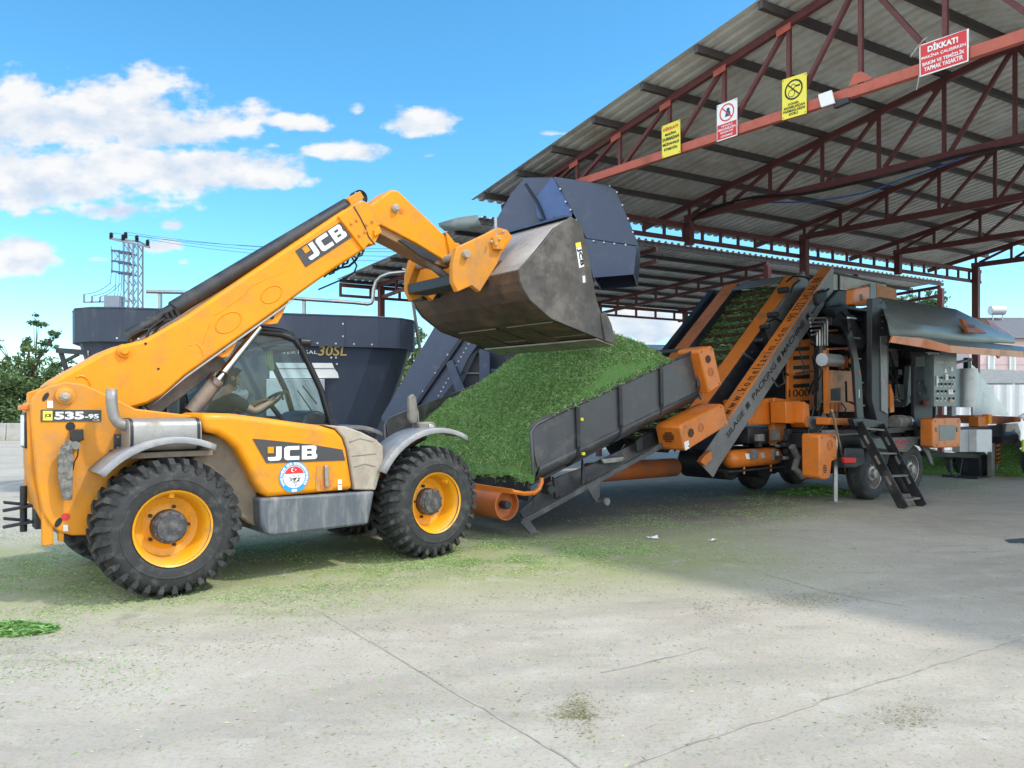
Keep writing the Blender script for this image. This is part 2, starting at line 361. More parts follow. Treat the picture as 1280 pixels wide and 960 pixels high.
def jcb_mark(o, dx, dy, off):
    b = MB(); f = lambda x, y: o+dx*x+dy*y+off
    for pl in ([(.16,1),(.27,1),(.27,.22),(.255,.08),(.215,0),(.04,0),(.01,.05),(.0,.12),(.0,.27),(.14,.27),(.16,.33)],
               [(.63,1),(.385,1),(.345,.95),(.322,.84),(.322,.16),(.345,.05),(.385,0),(.63,0),(.63,.27),(.45,.27),(.432,.32),(.432,.68),(.45,.73),(.63,.73)],
               [(.68,0),(.785,0),(.785,1),(.68,1)], [(.785,.77),(.985,.77),(.985,.90),(.965,.97),(.93,1),(.785,1)], [(.785,.40),(.965,.40),(.975,.5),(.965,.60),(.785,.60)],
               [(.785,0),(.94,0),(.98,.04),(1,.13),(1,.23),(.785,.23)], [(.885,.60),(.965,.60),(.985,.68),(.985,.77),(.885,.77)], [(.885,.23),(1,.23),(1,.32),(.965,.40),(.885,.40)]):
        b.add([f(*q) for q in pl], [tuple(range(len(pl)))])
    return b
def cover_bolts(o, fr, pts, l, m, frac=.8, r=.013):
    cx = sum(q[0] for q in pts)/len(pts); cy = sum(q[1] for q in pts)/len(pts); last = None
    for x, y in pts:
        if last and math.hypot(x-last[0], y-last[1]) < 7: continue
        last = (x, y); a, z = fr.U(cx+(x-cx)*frac, cy+(y-cy)*frac, l); b = MB(); p = fr.W(a, l, z); b.cyl(p-fr.lu*.008, p+fr.lu*.004, r, n=8); b.build('cover_bolt', m, o)
def ring(mb, c, ax, ay, r, w, n=32, mi=0, th=.003):
    """flat ring in the plane (ax, ay)"""
    nn = Vector(ax).cross(Vector(ay)).normalized()*th; c = Vector(c)+nn
    vs = []
    for k in range(n):
        d = Vector(ax)*math.cos(2*math.pi*k/n)+Vector(ay)*math.sin(2*math.pi*k/n)
        vs += [c+d*r, c+d*(r-w)]
    return mb.add(vs, [(2*k, 2*((k+1)%n), 2*((k+1)%n)+1, 2*k+1) for k in range(n)], mi)
def disc(mb, c, ax, ay, r, n=32, mi=0, th=.003, a0=0, a1=2*math.pi):
    nn = Vector(ax).cross(Vector(ay)).normalized()*th; c = Vector(c)+nn
    full = abs(a1-a0-2*math.pi) < 1e-3; m = n if full else n+1
    vs = [c+(Vector(ax)*math.cos(a0+(a1-a0)*k/n)+Vector(ay)*math.sin(a0+(a1-a0)*k/n))*r for k in range(m)]
    return mb.add(vs, [tuple(range(m))], mi)
def blades(P0, size, mats, name, normals=None, flat=.5, width=.16, **kw):
    """many small leaf shaped quads at points P0 (N,3)"""
    n = len(P0); d = npr.normal(size=(n, 3)); d[:, 2] *= flat; d /= np.linalg.norm(d, axis=1, keepdims=True)
    e = npr.normal(size=(n, 3)); w = np.cross(d, e); w /= np.linalg.norm(w, axis=1, keepdims=True)
    L = (size[0]+(size[1]-size[0])*npr.random(n))[:, None]; W = L*width
    v = np.empty((n, 4, 3)); v[:, 0] = P0-d*L*.5; v[:, 1] = P0+w*W*.5; v[:, 2] = P0+d*L*.5; v[:, 3] = P0-w*W*.5
    return v.reshape(-1, 3)
def blade_obj(name, verts, mats, parent=None, weights=None, extra=None, **tags):
    me = bpy.data.meshes.new(name); n = len(verts)//4
    off = np.array(OFF[parent.name]) if parent else np.zeros(3)
    ev, ef = extra if extra else (np.zeros((0, 3)), [])
    allv = np.concatenate([verts, np.array(ev).reshape(-1, 3)])-off
    faces = np.arange(n*4).reshape(n, 4)
    nv = len(allv); ne = len(ef)
    me.vertices.add(nv); me.vertices.foreach_set('co', allv.astype(np.float32).ravel())
    loops = list(faces.ravel()); starts = list(range(0, 4*n, 4))
    for f in ef:
        starts.append(len(loops)); loops += [i+4*n for i in f]
    me.loops.add(len(loops)); me.loops.foreach_set('vertex_index', np.array(loops, dtype=np.int32))
    me.polygons.add(len(starts)); me.polygons.foreach_set('loop_start', np.array(starts, dtype=np.int32))
    mi = npr.choice(len(mats)-(1 if extra else 0), size=n, p=weights)
    mi = np.concatenate([mi, np.full(ne, len(mats)-1)]).astype(np.int32)
    for m in mats: me.materials.append(m)
    me.polygons.foreach_set('material_index', mi)
    me.update(calc_edges=True); me.validate()
    o = bpy.data.objects.new(name, me); COL.objects.link(o)
    if parent: o.parent = parent
    OFF[o.name] = Vector(off)
    return tag(o, **tags)
# ================================================================== telehandler
TH = thing('telehandler', T.W(1.3, 1.1, 0), 'yellow telescopic loader with raised boom tipping its bucket over the silage heap', 'telehandler')
def tp(name, pts, l0, l1, m, parent=None, lref=None, bevel=.012, **k):
    b = MB(); b.tprism(T, pts, l0, l1, lref); return b.build(name, m, parent or TH, bevel=bevel, **k)
# ---- chassis and rear body
ch = MB()
ch.fbox(T, -.75, 3.05, .72, 1.55, .52, .95); ch.fbox(T, .55, 2.2, .35, 1.2, .5, .8)
ch.fbox(T, -.12, .12, .3, 2.0, .50, .72); ch.fbox(T, 2.62, 2.86, .3, 2.0, .48, .70)          # axles
ch.build('chassis', M_blk, TH, bevel=.01)
body = tp('rear_body', [(38,505),(41,497),(48,489),(60,483),(82,477),(105,480),(140,496),(170,511),(255,521),(259,560),(240,604),(215,640),(150,668),(90,669.5),(74,665),(62,655),(53,640),(46,600),(41,550)], .42, .50, M_yeld, bevel=.015)
tp('rear_body', [(60,489),(82,481),(105,483),(140,497),(170,512),(250,522),(250,640),(150,660),(90,662),(66,652),(56,638)], 1.62, 1.70, M_yeld, lref=.42)
cw = MB()
s0, z0 = T.U(37, 505, .42); s1, z1 = T.U(50, 640, .42)
cw.szprism(T, [(s0-.01, z0+.01), (s0+.35, z0+.05), (s0+.4, .62), (s1+.06, .62), (s1-.01, z1), (s0-.0, z0-.55)], .505, .80)
cwb = MB(); cwb.fbox(T, s0+.34, s0+.75, .51, 1.615, .62, z0-.05); cwb.build('counterweight', M_yeld, TH, bevel=.02)
cwo = cw.build('counterweight', M_yeld, TH, bevel=.02)
# rear number plate and its frame, lamp bar
fr = MB(); fr.obox(T.W(s0-.012, .63, 1.47), T.su*.010, T.lu*.10, ZU*.15); fro = fr.build('plate_frame', M_blk, cwo, bevel=.006)
npl = MB(); npl.obox(T.W(s0-.026, .63, 1.47), T.su*.005, T.lu*.085, ZU*.13); npo = npl.build('number_plate', M_white, cwo, bevel=.004)
rl = MB(); rl.fbox(T, s0-.06, s0+.02, .50, .62, 1.64, 1.685); rl.build('marker_lamp', M_ora, cwo, bevel=.008)
# tow hitch
h = MB()
h.fbox(T, s1-.10, s1+.02, .60, .80, .62, .86)
for dz in (.66, .80):
    h.obox(T.W(s1-.20, .74, dz), T.su*.12+ZU*.015, T.lu*.03, ZU*.012); h.obox(T.W(s1-.20, .90, dz+.02), T.su*.10-ZU*.02, T.lu*.03, ZU*.012)
h.cyl(T.W(s1-.16, .82, .58), T.W(s1-.16, .82, .98), .028)
h.v = [v+T.su*.09 for v in h.v]; h.build('tow_hitch', M_dk, TH, bevel=.006)
fk = MB(); fk.fbox(T, s1+.02, s1+.10, .44, .52, .50, .78); fk.fbox(T, s1+.14, s1+.18, .44, .52, .52, .70); fk.build_each('hitch_bracket', M_yeld, TH, bevel=.006)
# pins and holes on the body side
def pin(px, py, l, r, out, m, name='pivot_pin', parent=None, hexn=20):
    s, z = T.U(px, py, l); b = MB(); b.lathe([(r, .02), (r, -out*.6), (r*.86, -out*.62), (r*.5, -out), (0.001, -out)], T.W(s, l, z), T.lu, hexn)
    return b.build(name, m, parent or TH, smooth=30)
pin(81, 494, .42, .075, .05, M_yeld, parent=body); pin(81, 496, .37, .04, .05, M_brn, 'pin_bolt', body, 8)
def spot(px, py, l, r, m, name, parent, sx=1., rot=0.):
    s, z = T.U(px, py, l); b = MB(); a = T.su*math.cos(rot)+ZU*math.sin(rot); c = T.lu.cross(a)
    disc(b, T.W(s, l, z), a*sx, c, r, 20, th=.0025)
    # make sure the patch is on the near side
    b.v = [v-T.lu*(2*((v-T.W(s,l,z)).dot(T.lu))) if (v-T.W(s,l,z)).dot(T.lu) > 0 else v for v in b.v]
    return b.build(name, m, parent)
spot(88, 533, .418, .037, M_black, 'access_hole', body); spot(140, 566, .418, .030, M_black, 'access_hole', body)
spot(57, 496, .418, .04, M_black, 'access_hole', body, .45, -.5); spot(73, 653, .418, .045, M_black, 'access_hole', body, .5, -.5)
spot(82, 646, .417, .032, M_red, 'reflector', body)
def flatquad(name, pts, l, m, parent, th=.004):
    sz = [T.U(x, y, l) for x, y in pts]; b = MB(); b.szprism(T, sz, l-th, l); return b.build(name, m, parent)
flatquad('sticker', [(59,501),(66,501),(66,510),(59,510)], .417, M_white, body)
flatquad('sticker', [(79,656),(85,656),(85,664),(79,664)], .417, M_white, body)
dq = flatquad('model_decal', [(51,512),(126.5,512.5),(126.5,526.5),(51,527)], .417, M_deca, body)
flatquad('decal_badge', [(53.5,513.7),(65.5,513.7),(65.5,525.5),(53.5,525.5)], .412, M_yels, dq)
def ttxt(s, bl, br, tl, l, m, parent, name='lettering', bold=.02, ital=0., fr=T):
    q = [fr.W(a, l, z) for a, z in (fr.U(*bl, l), fr.U(*br, l), fr.U(*tl, l))]
    return txt(s, *q, bold=bold, ital=ital).build(name, m, parent, fix=False)
ttxt('JCB', (55.5,522.5), (64,522.5), (55.5,517), .409, M_black, dq, bold=.03)
ttxt('535', (68,524.5), (105,524.2), (68,514.5), .411, M_white, dq, bold=.045)
ttxt('-95', (106,523.6), (123.5,523.4), (106,517.6), .411, M_white, dq, bold=.04)
ttxt('PLUS', (116,526.2), (124,526), (116,524.4), .411, M_white, dq, bold=.01)
# hanging rear lamp flap with bracket
fl = MB(); fl.tprism(T, [(85,549),(92,553),(91.5,580),(90.5,625),(79,625.5),(74,605),(72,580),(75,560)], .33, .35); fl.build('rubber_flap', mat('speckled_rubber', (.10,.10,.10), .8, var=.6, scale=60, dirt=(.3,.28,.24), damt=.4, dscale=20), body, bevel=.006)
fb = MB(); fb.tprism(T, [(88,537),(104,536),(105,550),(98,552),(97,562),(90,563)], .36, .416)
fb.build('lamp_bracket', M_blk, body, bevel=.008)
fb = MB(); a, z = T.U(94, 557, .34); fb.cyl(T.W(a, .30, z), T.W(a, .37, z), .035, n=16); fb.build('lamp_socket', M_gry, body, bevel=.004)
wv = MB(); wv.tube([T.W(*(lambda q: (q[0], .36, q[1]))(T.U(x, y, .36))) for x, y in ((98,560),(97,570),(93,577),(91,588))], .006); wv.build('lamp_cable', M_hose, body)
bb = MB(); bb.tprism(T, [(143,543),(152,542.5),(152,563),(143,564)], .385, .418); bb.build('hinge_plate', M_blk, body, bevel=.006)
bb = MB()
for y in (546, 560):
    a, z = T.U(147.5, y, .38); bb.cyl(T.W(a, .375, z), T.W(a, .39, z), .012, n=8)
bb.build_each('hinge_bolt', M_steel, body)
# ---- muffler and exhaust
mf = MB(); sa, za = T.U(161, 544, .1); sb, zb = T.U(252, 543, .1)
prof = []
for k in range(24):
    t = 2*math.pi*k/24; c, s_ = math.cos(t), math.sin(t)
    prof.append((.19*math.copysign(abs(c)**.5, c), .145*math.copysign(abs(s_)**.5, s_)))
zc = (za+zb)/2
mf.prism([T.W(sa, .27+a, zc+b) for a, b in prof], T.su*(sb-sa))
mfo = mf.build('muffler', M_muf, TH, bevel=.01, smooth=30)
cl = MB()
for s_ in (sa+.02, sb-.03):
    cl.prism([T.W(s_-.012, .27+a*1.03, zc+b*1.03) for a, b in prof], T.su*.025)
cl.build_each('muffler_strap', M_blk, mfo, smooth=30)
ep = [(139.5,486),(139.5,500),(140.5,513),(143,522),(148,529),(155,532),(163,533)]
ex = MB(); ex.tube([T.W(*(lambda q: (q[0], .22, q[1]))(T.U(x, y, .22))) for x, y in ep], .044, n=14, caps=False); ex.build('exhaust_pipe', M_muf, mfo, smooth=50, thick=.006)
sh = MB(); sh.fbox(T, sa-.05, sb+.1, .10, .42, zc-.20, zc-.15); sh.build('muffler_shelf', MATS.get('dusty_arch') or mat('dusty_arch', (.16,.13,.105), .75, var=.2, dirt=(.25,.2,.15), damt=.5), TH, bevel=.006)
# ---- boom
def boom_mark(b, pts, l, r):
    b.tube([T.W(*(lambda q: (q[0], l, q[1]))(T.U(x, y, l))) for x, y in pts], r, n=6)
BL0, BL1 = .85, 1.31
boom = tp('boom', [(57,484),(70,474),(100,457),(130,440),(152,431),(180,425),(205,411),(232,396),(424,267),(437,258.5),(462,306),(455,313),(420,335),(366,373.5),(350,386),(232,470),(205,494),(185,505),(160,512),(135,508),(105,496),(80,490)], BL0, BL1, M_yel, bevel=.03)
mk = MB()
def ell(cx, cy, rx, ry, rot, a0=0, a1=360, n=24):
    r = math.radians(rot); o = []
    for k in range(n+1):
        t = math.radians(a0+(a1-a0)*k/n); x, y = rx*math.cos(t), ry*math.sin(t)
        o.append((cx+x*math.cos(r)-y*math.sin(r), cy+x*math.sin(r)+y*math.cos(r)))
    return o
for e in (ell(285,403,17.5,11,-32), ell(339,368,14,9.5,-32)): boom_mark(mk, e, BL0+.002, .008)
boom_mark(mk, [(265,394),(272,392),(305,369),(313,358),(330,350),(362,335)], BL0+.003, .006)
boom_mark(mk, [(235,432),(246,430),(252,438),(254,446)], BL0+.003, .007)
boom_mark(mk, [(252,431),(258,415),(262,404)], BL0+.003, .006)
mk.build('boom_pressing', M_yel, boom, smooth=60)
ov = MB(); boom_mark(ov, ell(101,487,13,17,0,-115,25), BL0-.003, .008); ov.build('pivot_ring', M_yel, boom)
pin(154.5, 438.5, BL0, .062, .05, M_yel, parent=boom)
spot(182, 429.5, BL0-.003, .013, M_black, 'boom_hole', boom); spot(198, 461, BL0-.003, .012, M_black, 'boom_hole', boom)
tp('boom_wear_strip', [(190,507),(232,472.5),(350,388.5),(366,376.5),(366.5,374),(350,385.5),(232,469.5),(205,493.5)], BL0-.012, BL0+.02, M_steel, boom, lref=BL0, bevel=.003)
# end collar with bolts
co = tp('boom_collar', [(422.5,270),(441,257.5),(447,252.5),(455,250.5),(463,256),(476,290.5),(468,306.5),(461,305),(455,313)], BL0-.03, BL1+.03, M_yel, boom, bevel=.012)
cb = MB()
for x, y in ((439,279),(446,275),(449,294),(456,289.5),(458,281),(465,277)):
    a, z = T.U(x, y, BL0-.03); cb.lathe([(.018,0),(.018,-.014),(.001,-.016)], T.W(a, BL0-.03, z), T.lu, 8)
cb.build_each('collar_bolt', M_yeld, co)
tp('collar_lug', [(466,288),(473,283),(476,291),(467,296)], BL0-.06, BL0, M_yel, co, lref=BL0-.03, bevel=.006)
mb_ = MB(); boom_mark(mb_, [(442,258),(450,271),(456,283),(461,296),(469,306)], BL0-.034, .007); mb_.build('collar_groove', M_deca, co)
hl = MB()
boom_mark(hl, [(452,306),(455,312),(452,319),(445,322),(438,318)], BL0+.02, .012)
for x0, y0 in ((436,321),(430,326),(424,329),(419,333)):
    boom_mark(hl, [(x0,y0),(x0-2,y0+8),(x0-7,y0+10),(x0-10,y0+5)], BL0+.06, .013)
boom_mark(hl, [(450,316),(444,326),(436,333),(425,335),(410,341),(405,346)], BL0+.12, .014)
boom_mark(hl, [(440,322),(446,332),(443,340),(433,347),(412,356),(398,362)], BL0+.2, .010)
hl.build_each('boom_hose', M_hose, boom, smooth=60)
# telescope ram along the top
rb = MB()
pa, pb = (160,428), (444,250.5)
q0, q1 = [T.U(x, y, 1.08) for x, y in (pa, pb)]
A0, A1 = T.W(q0[0], 1.08, q0[1]+.06), T.W(q1[0], 1.08, q1[1]-.0)
dirv = (A1-A0).normalized()
rb.tube([A0+(A1-A0)*.17, A0+(A1-A0)*.96], .082, n=20)
ro = rb.build('telescope_ram', M_dk, boom, smooth=45, bevel=.01)
rr = MB(); rr.tube([A0, A0+(A1-A0)*.17], .062, n=14); rr.build('ram_neck', M_blk, ro, smooth=45); rr = MB()
rr.lathe([(.09,-.06),(.09,.06)], A1+dirv*.05, T.lu, 16)
rr.build('ram_eye', M_blk, ro, smooth=45)
fi = MB()
for x, y in ((213,398),(219,396),(225,393)):
    a, z = T.U(x-2, y+2, .98); fi.cyl(T.W(a, .98, z), T.W(a-.03, .98, z+.07), .022, n=10)
fi.build_each('ram_fitting', M_hose, ro)
fh = MB(); boom_mark(fh, [(158,427),(164,420),(175,414),(190,410),(200,402),(212,400)], .97, .016); boom_mark(fh, [(183,422),(187,412),(196,404),(206,398)], .93, .014); boom_mark(fh, [(190,421),(196,411),(208,401)], .96, .014)
fh.build_each('ram_hose', M_hose, ro, smooth=60)
st = MB(); boom_mark(st, [(262,383),(330,337),(400,288.5)], .90, .014); st.build('ram_side_pipe', M_steel, ro, smooth=60)
cr = MB(); a, z = T.U(440, 252, 1.08); cr.obox(T.W(a, 1.08, z+.02), dirv*.10, T.lu*.10, dirv.cross(T.lu)*.045); cr.build('ram_anchor', M_yeld, ro, bevel=.008)
# JCB decal on the boom
dq = flatquad('boom_decal', [(369,313.5),(425,277.5),(439.5,296.5),(382,334)], BL0-.003, M_deca, boom)
q = [T.W(a, BL0-.008, z) for a, z in (T.U(386,329,BL0), T.U(436.5,294.5,BL0), T.U(373,311,BL0))]
dx_, dy_ = q[1]-q[0], q[2]-q[0]
jcb_mark(q[0]+dx_*.05+dy_*.06, dx_*.92, dy_*.86, -T.lu*.003).build('lettering', M_white, dq, fix=False)
bq = MB(); bq.prism([q[0]+dx_*a+dy_*b for a, b in ((.05,.56),(.165,.56),(.165,.92),(.05,.92))], -T.lu*.004); bq.build('decal_badge', M_yel, dq)
# boom head (inner boom and gooseneck)
IB0, IB1 = .90, 1.26
hd = tp('boom_head', [(440,270),(465,255),(489.5,237),(498,238.5),(530,269),(563,301),(571,309),(572,326),(563,331),(546,320),(520,304),(476,281),(466,290),(450,300)], IB0, IB1, M_yel, boom, lref=.90, bevel=.016)
tp('head_flange', [(470,286),(476,281.5),(520,303.5),(546,317),(566,329),(562,335),(545,329),(506,307),(473,290)], IB0+.03, IB1-.03, mat('head_underside_brown', (.30,.15,.06), .6, var=.2, dirt=(.2,.13,.08), damt=.4), hd, lref=.90, bevel=.006)
pin(493.5, 260.5, IB0, .05, .06, M_brn, 'head_pin', hd); spot(502, 264, IB0-.003, .032, M_ora, 'reflector', hd)
pl_ = tp('head_cheek', [(556,290),(562,297),(577,316),(571,332),(562,331),(560,312)], IB0-.03, IB0-.002, M_yel, hd, lref=.9, bevel=.006)
sl_ = tp('head_slot', [(498,300),(503,298.5),(530,311),(548,322),(544,328),(526,320)], IB0-.005, IB0+.02, M_dk, hd, lref=.9, bevel=.002)
tr = MB()
p0, p1 = T.U(524,313,.93), T.U(566,348,.93); tr.tube([T.W(p0[0], 1.02, p0[1]), T.W(p1[0], 1.02, p1[1])], .05, n=12)
tr.build('tilt_ram', M_gry, hd, smooth=40)
# tool carriage
car = tp('tool_carriage', [(571,309),(580,305),(610,291),(622,284),(634,287),(641,296),(634,308),(627,317),(622,330),(600,365),(590,357),(572,365),(566,352),(566,330)], .50, .58, M_yeld, bevel=.012, lref=.50)
for l in (1.55,):
    tp('carriage_plate', [(571,309),(580,305),(610,291),(622,284),(634,287),(641,296),(634,308),(622,330),(600,365),(590,357),(572,365),(566,352),(566,330)], l, l+.07, M_yeld, car, lref=.50)
a0, z0 = T.U(578, 352, .5); a1, z1 = T.U(628, 300, .5)
cx = MB(); cx.bar(T.W(a0+.03, .585, z0+.02), T.W(a0+.03, 1.545, z0+.02), .30, .13); cx.build('carriage_beam', M_dk, car, bevel=.012); cx = MB(); cx.bar(T.W(a1, .585, z1), T.W(a1, 1.545, z1), .10, .14); cx.build('carriage_tube', M_yeld, car, bevel=.012)
a, z = T.U(581, 318, .5); cxx = MB(); cxx.cyl(T.W(a, .44, z), T.W(a, 1.62, z), .05); cxx.build('carriage_pin', M_brn, car, bevel=.008)
a, z = T.U(600, 320, .5); cxx = MB()
cxx.cyl(T.W(*(lambda q: (q[0], .52, q[1]))(T.U(619.5,272,.52))), T.W(*(lambda q: (q[0], .52, q[1]))(T.U(620,297,.52))), .022, n=10); cxx.build('locking_pin', M_steel, car)
tp('pin_boss', [(615,296),(626,294),(632,302),(627,313),(617,312)], .44, .50, M_yel, car, lref=.47, bevel=.012)
for x, y in ((620,306),(624,299),(629,290),(614,302)): pin(x, y, .44, .018, .02, M_brn, 'pin_cap', car, 10)
dg_ = MB(); dg_.tprism(T, [(537,345),(566,332),(580,345),(577,368),(545,372)], 1.62, 1.9, lref=1.3); dg_.build('carriage_wing', M_dk, car, bevel=.01)
# ---- bucket
K0, K1 = -.10, 2.30
bprof = [T.U(x, y, K0) for x, y in ((725,279),(714,271.5),(694,285),(672,313),(650,338),(651.5,351),(656,362),(664,374),(676,386),(690,397.5),(727,413),(762,427.5))]
def shell(fr, prof, l0, l1, th):
    b = MB(); n = len(prof); nrm = []
    for i in range(n):
        d = Vector((prof[min(i+1,n-1)][0]-prof[max(i-1,0)][0], prof[min(i+1,n-1)][1]-prof[max(i-1,0)][1])).normalized(); nrm.append((-d.y*-1, d.x*-1))
    inn = [(p[0]+q[0]*th, p[1]+q[1]*th) for p, q in zip(prof, nrm)]
    for i in range(n-1):
        c = [prof[i], prof[i+1], inn[i+1], inn[i]]
        b.add([fr.W(a, l0, z) for a, z in c]+[fr.W(a, l1, z) for a, z in c], [(3,2,1,0),(4,5,6,7),(0,1,5,4),(1,2,6,5),(2,3,7,6),(3,0,4,7)])
    return b
bk = shell(T, bprof, K0+.03, K1-.03, -.025); bko = bk.build('bucket', M_buckd, TH, smooth=40)
side = [(725,277.5),(714,271),(694,284),(672,312),(649,337),(650.5,351),(655,362.5),(663,375),(676,387),(689.5,398.5),(727,414),(763,428.5),(757,408),(745,372),(733,303)]
tp('side_plate', side, K0, K0+.03, M_buck, bko, bevel=.004)
tp('side_plate', side, K1-.03, K1, M_buck, bko, lref=K0, bevel=.004)
ed = MB()
for l0 in (K0-.02, K1-.01):
    ed.tprism(T, [(750,392),(756,390),(763,405),(768.5,427),(763,429),(755,426)], l0, l0+.03, lref=K0)
ed.build_each('side_cutter', M_buck, bko, bevel=.004)
bpl = MB(); q_ = [T.U(x, y, K0) for x, y in ((712,274),(694,285.5),(672,313.5),(652,337))]; bpl.sheet([[T.W(a-.006, l, z+.006) for a, z in q_] for l in (K0+.05, .5, 1.1, 1.7, K1-.05)]); bpl.build('back_plate', mat('sunlit_back_plate', (.36,.32,.30), .5, metal=.2, var=.2, dirt=(.2,.17,.15), damt=.3, dscale=3), bko, smooth=40, thick=.006)  # pale overlay: sunlight on the bucket's back put into the colour
sz = [T.U(x, y, K0) for x, y in ((727,413.5),(764,428.5))]
ce = MB(); dz_ = (sz[1][1]-sz[0][1])/(sz[1][0]-sz[0][0])
ce.szprism(T, [(sz[0][0]+.28, sz[0][1]+.28*dz_-.012), (sz[1][0]+.06, sz[1][1]+.06*dz_-.012), (sz[1][0]+.06, sz[1][1]+.06*dz_-.03), (sz[0][0]+.28, sz[0][1]+.28*dz_-.036)], K0+.01, K1-.01)
ce.build('cutting_edge', M_bucke, bko, bevel=.003)
# wear plates on the underside (long axis along the cut)
wp = MB()
us = [T.U(x, y, K0) for x, y in ((690,397.5),(762,427.5))]
dd = Vector((us[1][0]-us[0][0], us[1][1]-us[0][1])); LL = dd.length; dd.normalize()
for l0, l1, f0, f1 in ((K0+.06, .55, .10, .62), (.62, 1.08, .28, .82), (1.14, 1.6, .10, .62), (1.66, 2.24, .28, .82)):
    c = []
    for f in (f0, f1): c.append((us[0][0]+dd.x*LL*f, us[0][1]+dd.y*LL*f))
    nrm_ = (dd.y*.012, -dd.x*.012)
    wp.szprism(T, [c[0], c[1], (c[1][0]+nrm_[0], c[1][1]+nrm_[1]), (c[0][0]+nrm_[0], c[0][1]+nrm_[1])], l0, l1)
wp.build_each('wear_plate', M_buckd, bko, bevel=.003)
ws = MB()
for f, l0, l1 in ((.62,K0+.06,.55),(.82,.62,1.08),(.62,1.14,1.6),(.82,1.66,2.24),(.10,K0+.1,.9),(.10,1.14,2.0)):
    c = (us[0][0]+dd.x*LL*f, us[0][1]+dd.y*LL*f); ws.tube([T.W(c[0]+dd.y*.008, l0, c[1]-dd.x*.008), T.W(c[0]+dd.y*.008, l1, c[1]-dd.x*.008)], .009, n=6)
ws.build_each('weld_bead', M_bucke, bko)
# bracket lip along the back with hooks
hk = MB()
a, z = T.U(655, 345, K0)
for l in (.50, 1.60): hk.tprism(T, [(649,338),(668,316),(660,345),(654,350)], l, l+.10, lref=K0)
hk.build_each('bucket_hook', M_buck, bko, bevel=.004)
bs = MB(); p0 = T.U(714,271.5,K0); bs.bar(T.W(p0[0]-.02, K0+.03, p0[1]+.012), T.W(p0[0]-.02, K1-.03, p0[1]+.012), .10, .03); bs.build('top_lip', M_navy, bko, bevel=.003)
dk_ = flatquad('bucket_decal', [(719,304),(725.5,302.5),(730,333),(724,335)], K0-.002, M_white, bko)
flatquad('decal_badge', [(719,304),(725.5,302.5),(726.3,308),(719.8,309.5)], K0-.007, M_yels, dk_)
q = [T.W(a_, K0-.008, z_) for a_, z_ in (T.U(720.3,311,K0), T.U(724.3,333,K0), T.U(725.8,309.5,K0))]
txt('JCB', q[0], q[1], q[2], bold=.03).build('lettering', M_black, dk_, fix=False)
flatquad('sticker', [(728,345),(731,344.5),(731.5,353),(728.5,353.5)], K0-.002, M_white, bko)
# ---- lift ram, compensation link, brackets under the boom
lr = MB()
def lp(x, y, l): q = T.U(x, y, l); return T.W(q[0], l, q[1])
lr.tube([lp(238,516,.98), lp(272,475,.98)], .075, n=16); lr.lathe([(.085,-.085),(.085,.085)], lp(273,474,.98), T.lu, 16)
lro = lr.build('lift_ram', mat('dusty_ram_brown', (.20,.165,.14), .55, metal=.3, var=.2, dirt=(.3,.26,.2), damt=.3), TH, smooth=40, bevel=.006)
ld = MB(); ld.tube([lp(272,475,.98), lp(324,409,.98)], .042, n=14); ld.build('ram_rod', M_chrome, lro, smooth=40)
ln = MB(); ln.bar(lp(186,514,1.15), lp(277,448,1.15), .07, .15); ln.build('boom_link', M_gry, TH, bevel=.012)
for pts in ([(270,438),(282,430),(303,415),(300,421),(292,437),(286,446),(278,447),(272,444)], [(318,404),(350,382),(362,374),(352,396),(347,404.5),(338,405.5),(325,405)]):
    bo = tp('boom_bracket', pts, .88, .96, M_yel, boom, lref=.88, bevel=.006)
pin(278, 438, .88, .022, .02, M_dk, 'bracket_bolt', bo); pin(339.5, 396.5, .88, .022, .02, M_dk, 'bracket_bolt', bo)
# ---- engine cover
ec_pts = [(252,517),(266,516.5),(290,517),(330,522),(365,527),(400,531.5),(420,537),(429,547),(434,562),(442,612.5),(335,622),(326,616),(318,604),(307,580),(296,561),(285,551),(272,543),(255,540)]
ec = tp('engine_cover', ec_pts, .06, .78, M_yel, bevel=.055, lref=.06)
ec.modifiers['bevel'].segments = 4
tp('wheel_arch', [(252,541),(272,543.5),(285,551),(296,561),(307,580),(318,604),(328,640),(332,662),(312,655),(290,640),(262,610),(240,575)], .22, .74, mat('dusty_arch', (.16,.13,.105), .75, var=.2, dirt=(.25,.2,.15), damt=.5), lref=.22, bevel=.02)
tk = tp('fuel_tank', [(325,623),(469,614),(468,618),(461,655.5),(341,670.5),(332,668),(326,655)], .04, .74, M_tank, lref=.04, bevel=.03)
fc = tp('front_cover', [(404,531),(432,533),(452,540),(470,549),(479,557),(480,572),(476,592),(470,613),(443,612.5),(435,562),(430,547),(420,536)], .075, .80, M_brn, lref=.07, bevel=.03)
cr_ = MB()
for p in ([(436,553),(450,548),(466,552)], [(442,584),(456,580),(469,583)], [(440,570),(452,569),(470,567)]): boom_mark(cr_, p, .073, .004)
cr_.build('cover_crease', M_gry, fc)
EC = .0575
dq = flatquad('side_decal', [(315.5,548.3),(330,549.5),(388,555.5),(428,562),(431.5,575.5),(380,577.2),(333,579)], EC, M_deca, ec)
q = [T.W(a, EC-.006, z) for a, z in (T.U(334.5,576.2,EC), T.U(396,573.5,EC), T.U(334.5,558.5,EC))]
jcb_mark(q[0], q[1]-q[0], q[2]-q[0], -T.lu*.002).build('lettering', M_white, dq, fix=False)
flatquad('decal_badge', [(334.5,558.6),(342,558.5),(342,566.5),(334.5,566.6)], EC-.008, M_yel, dq)
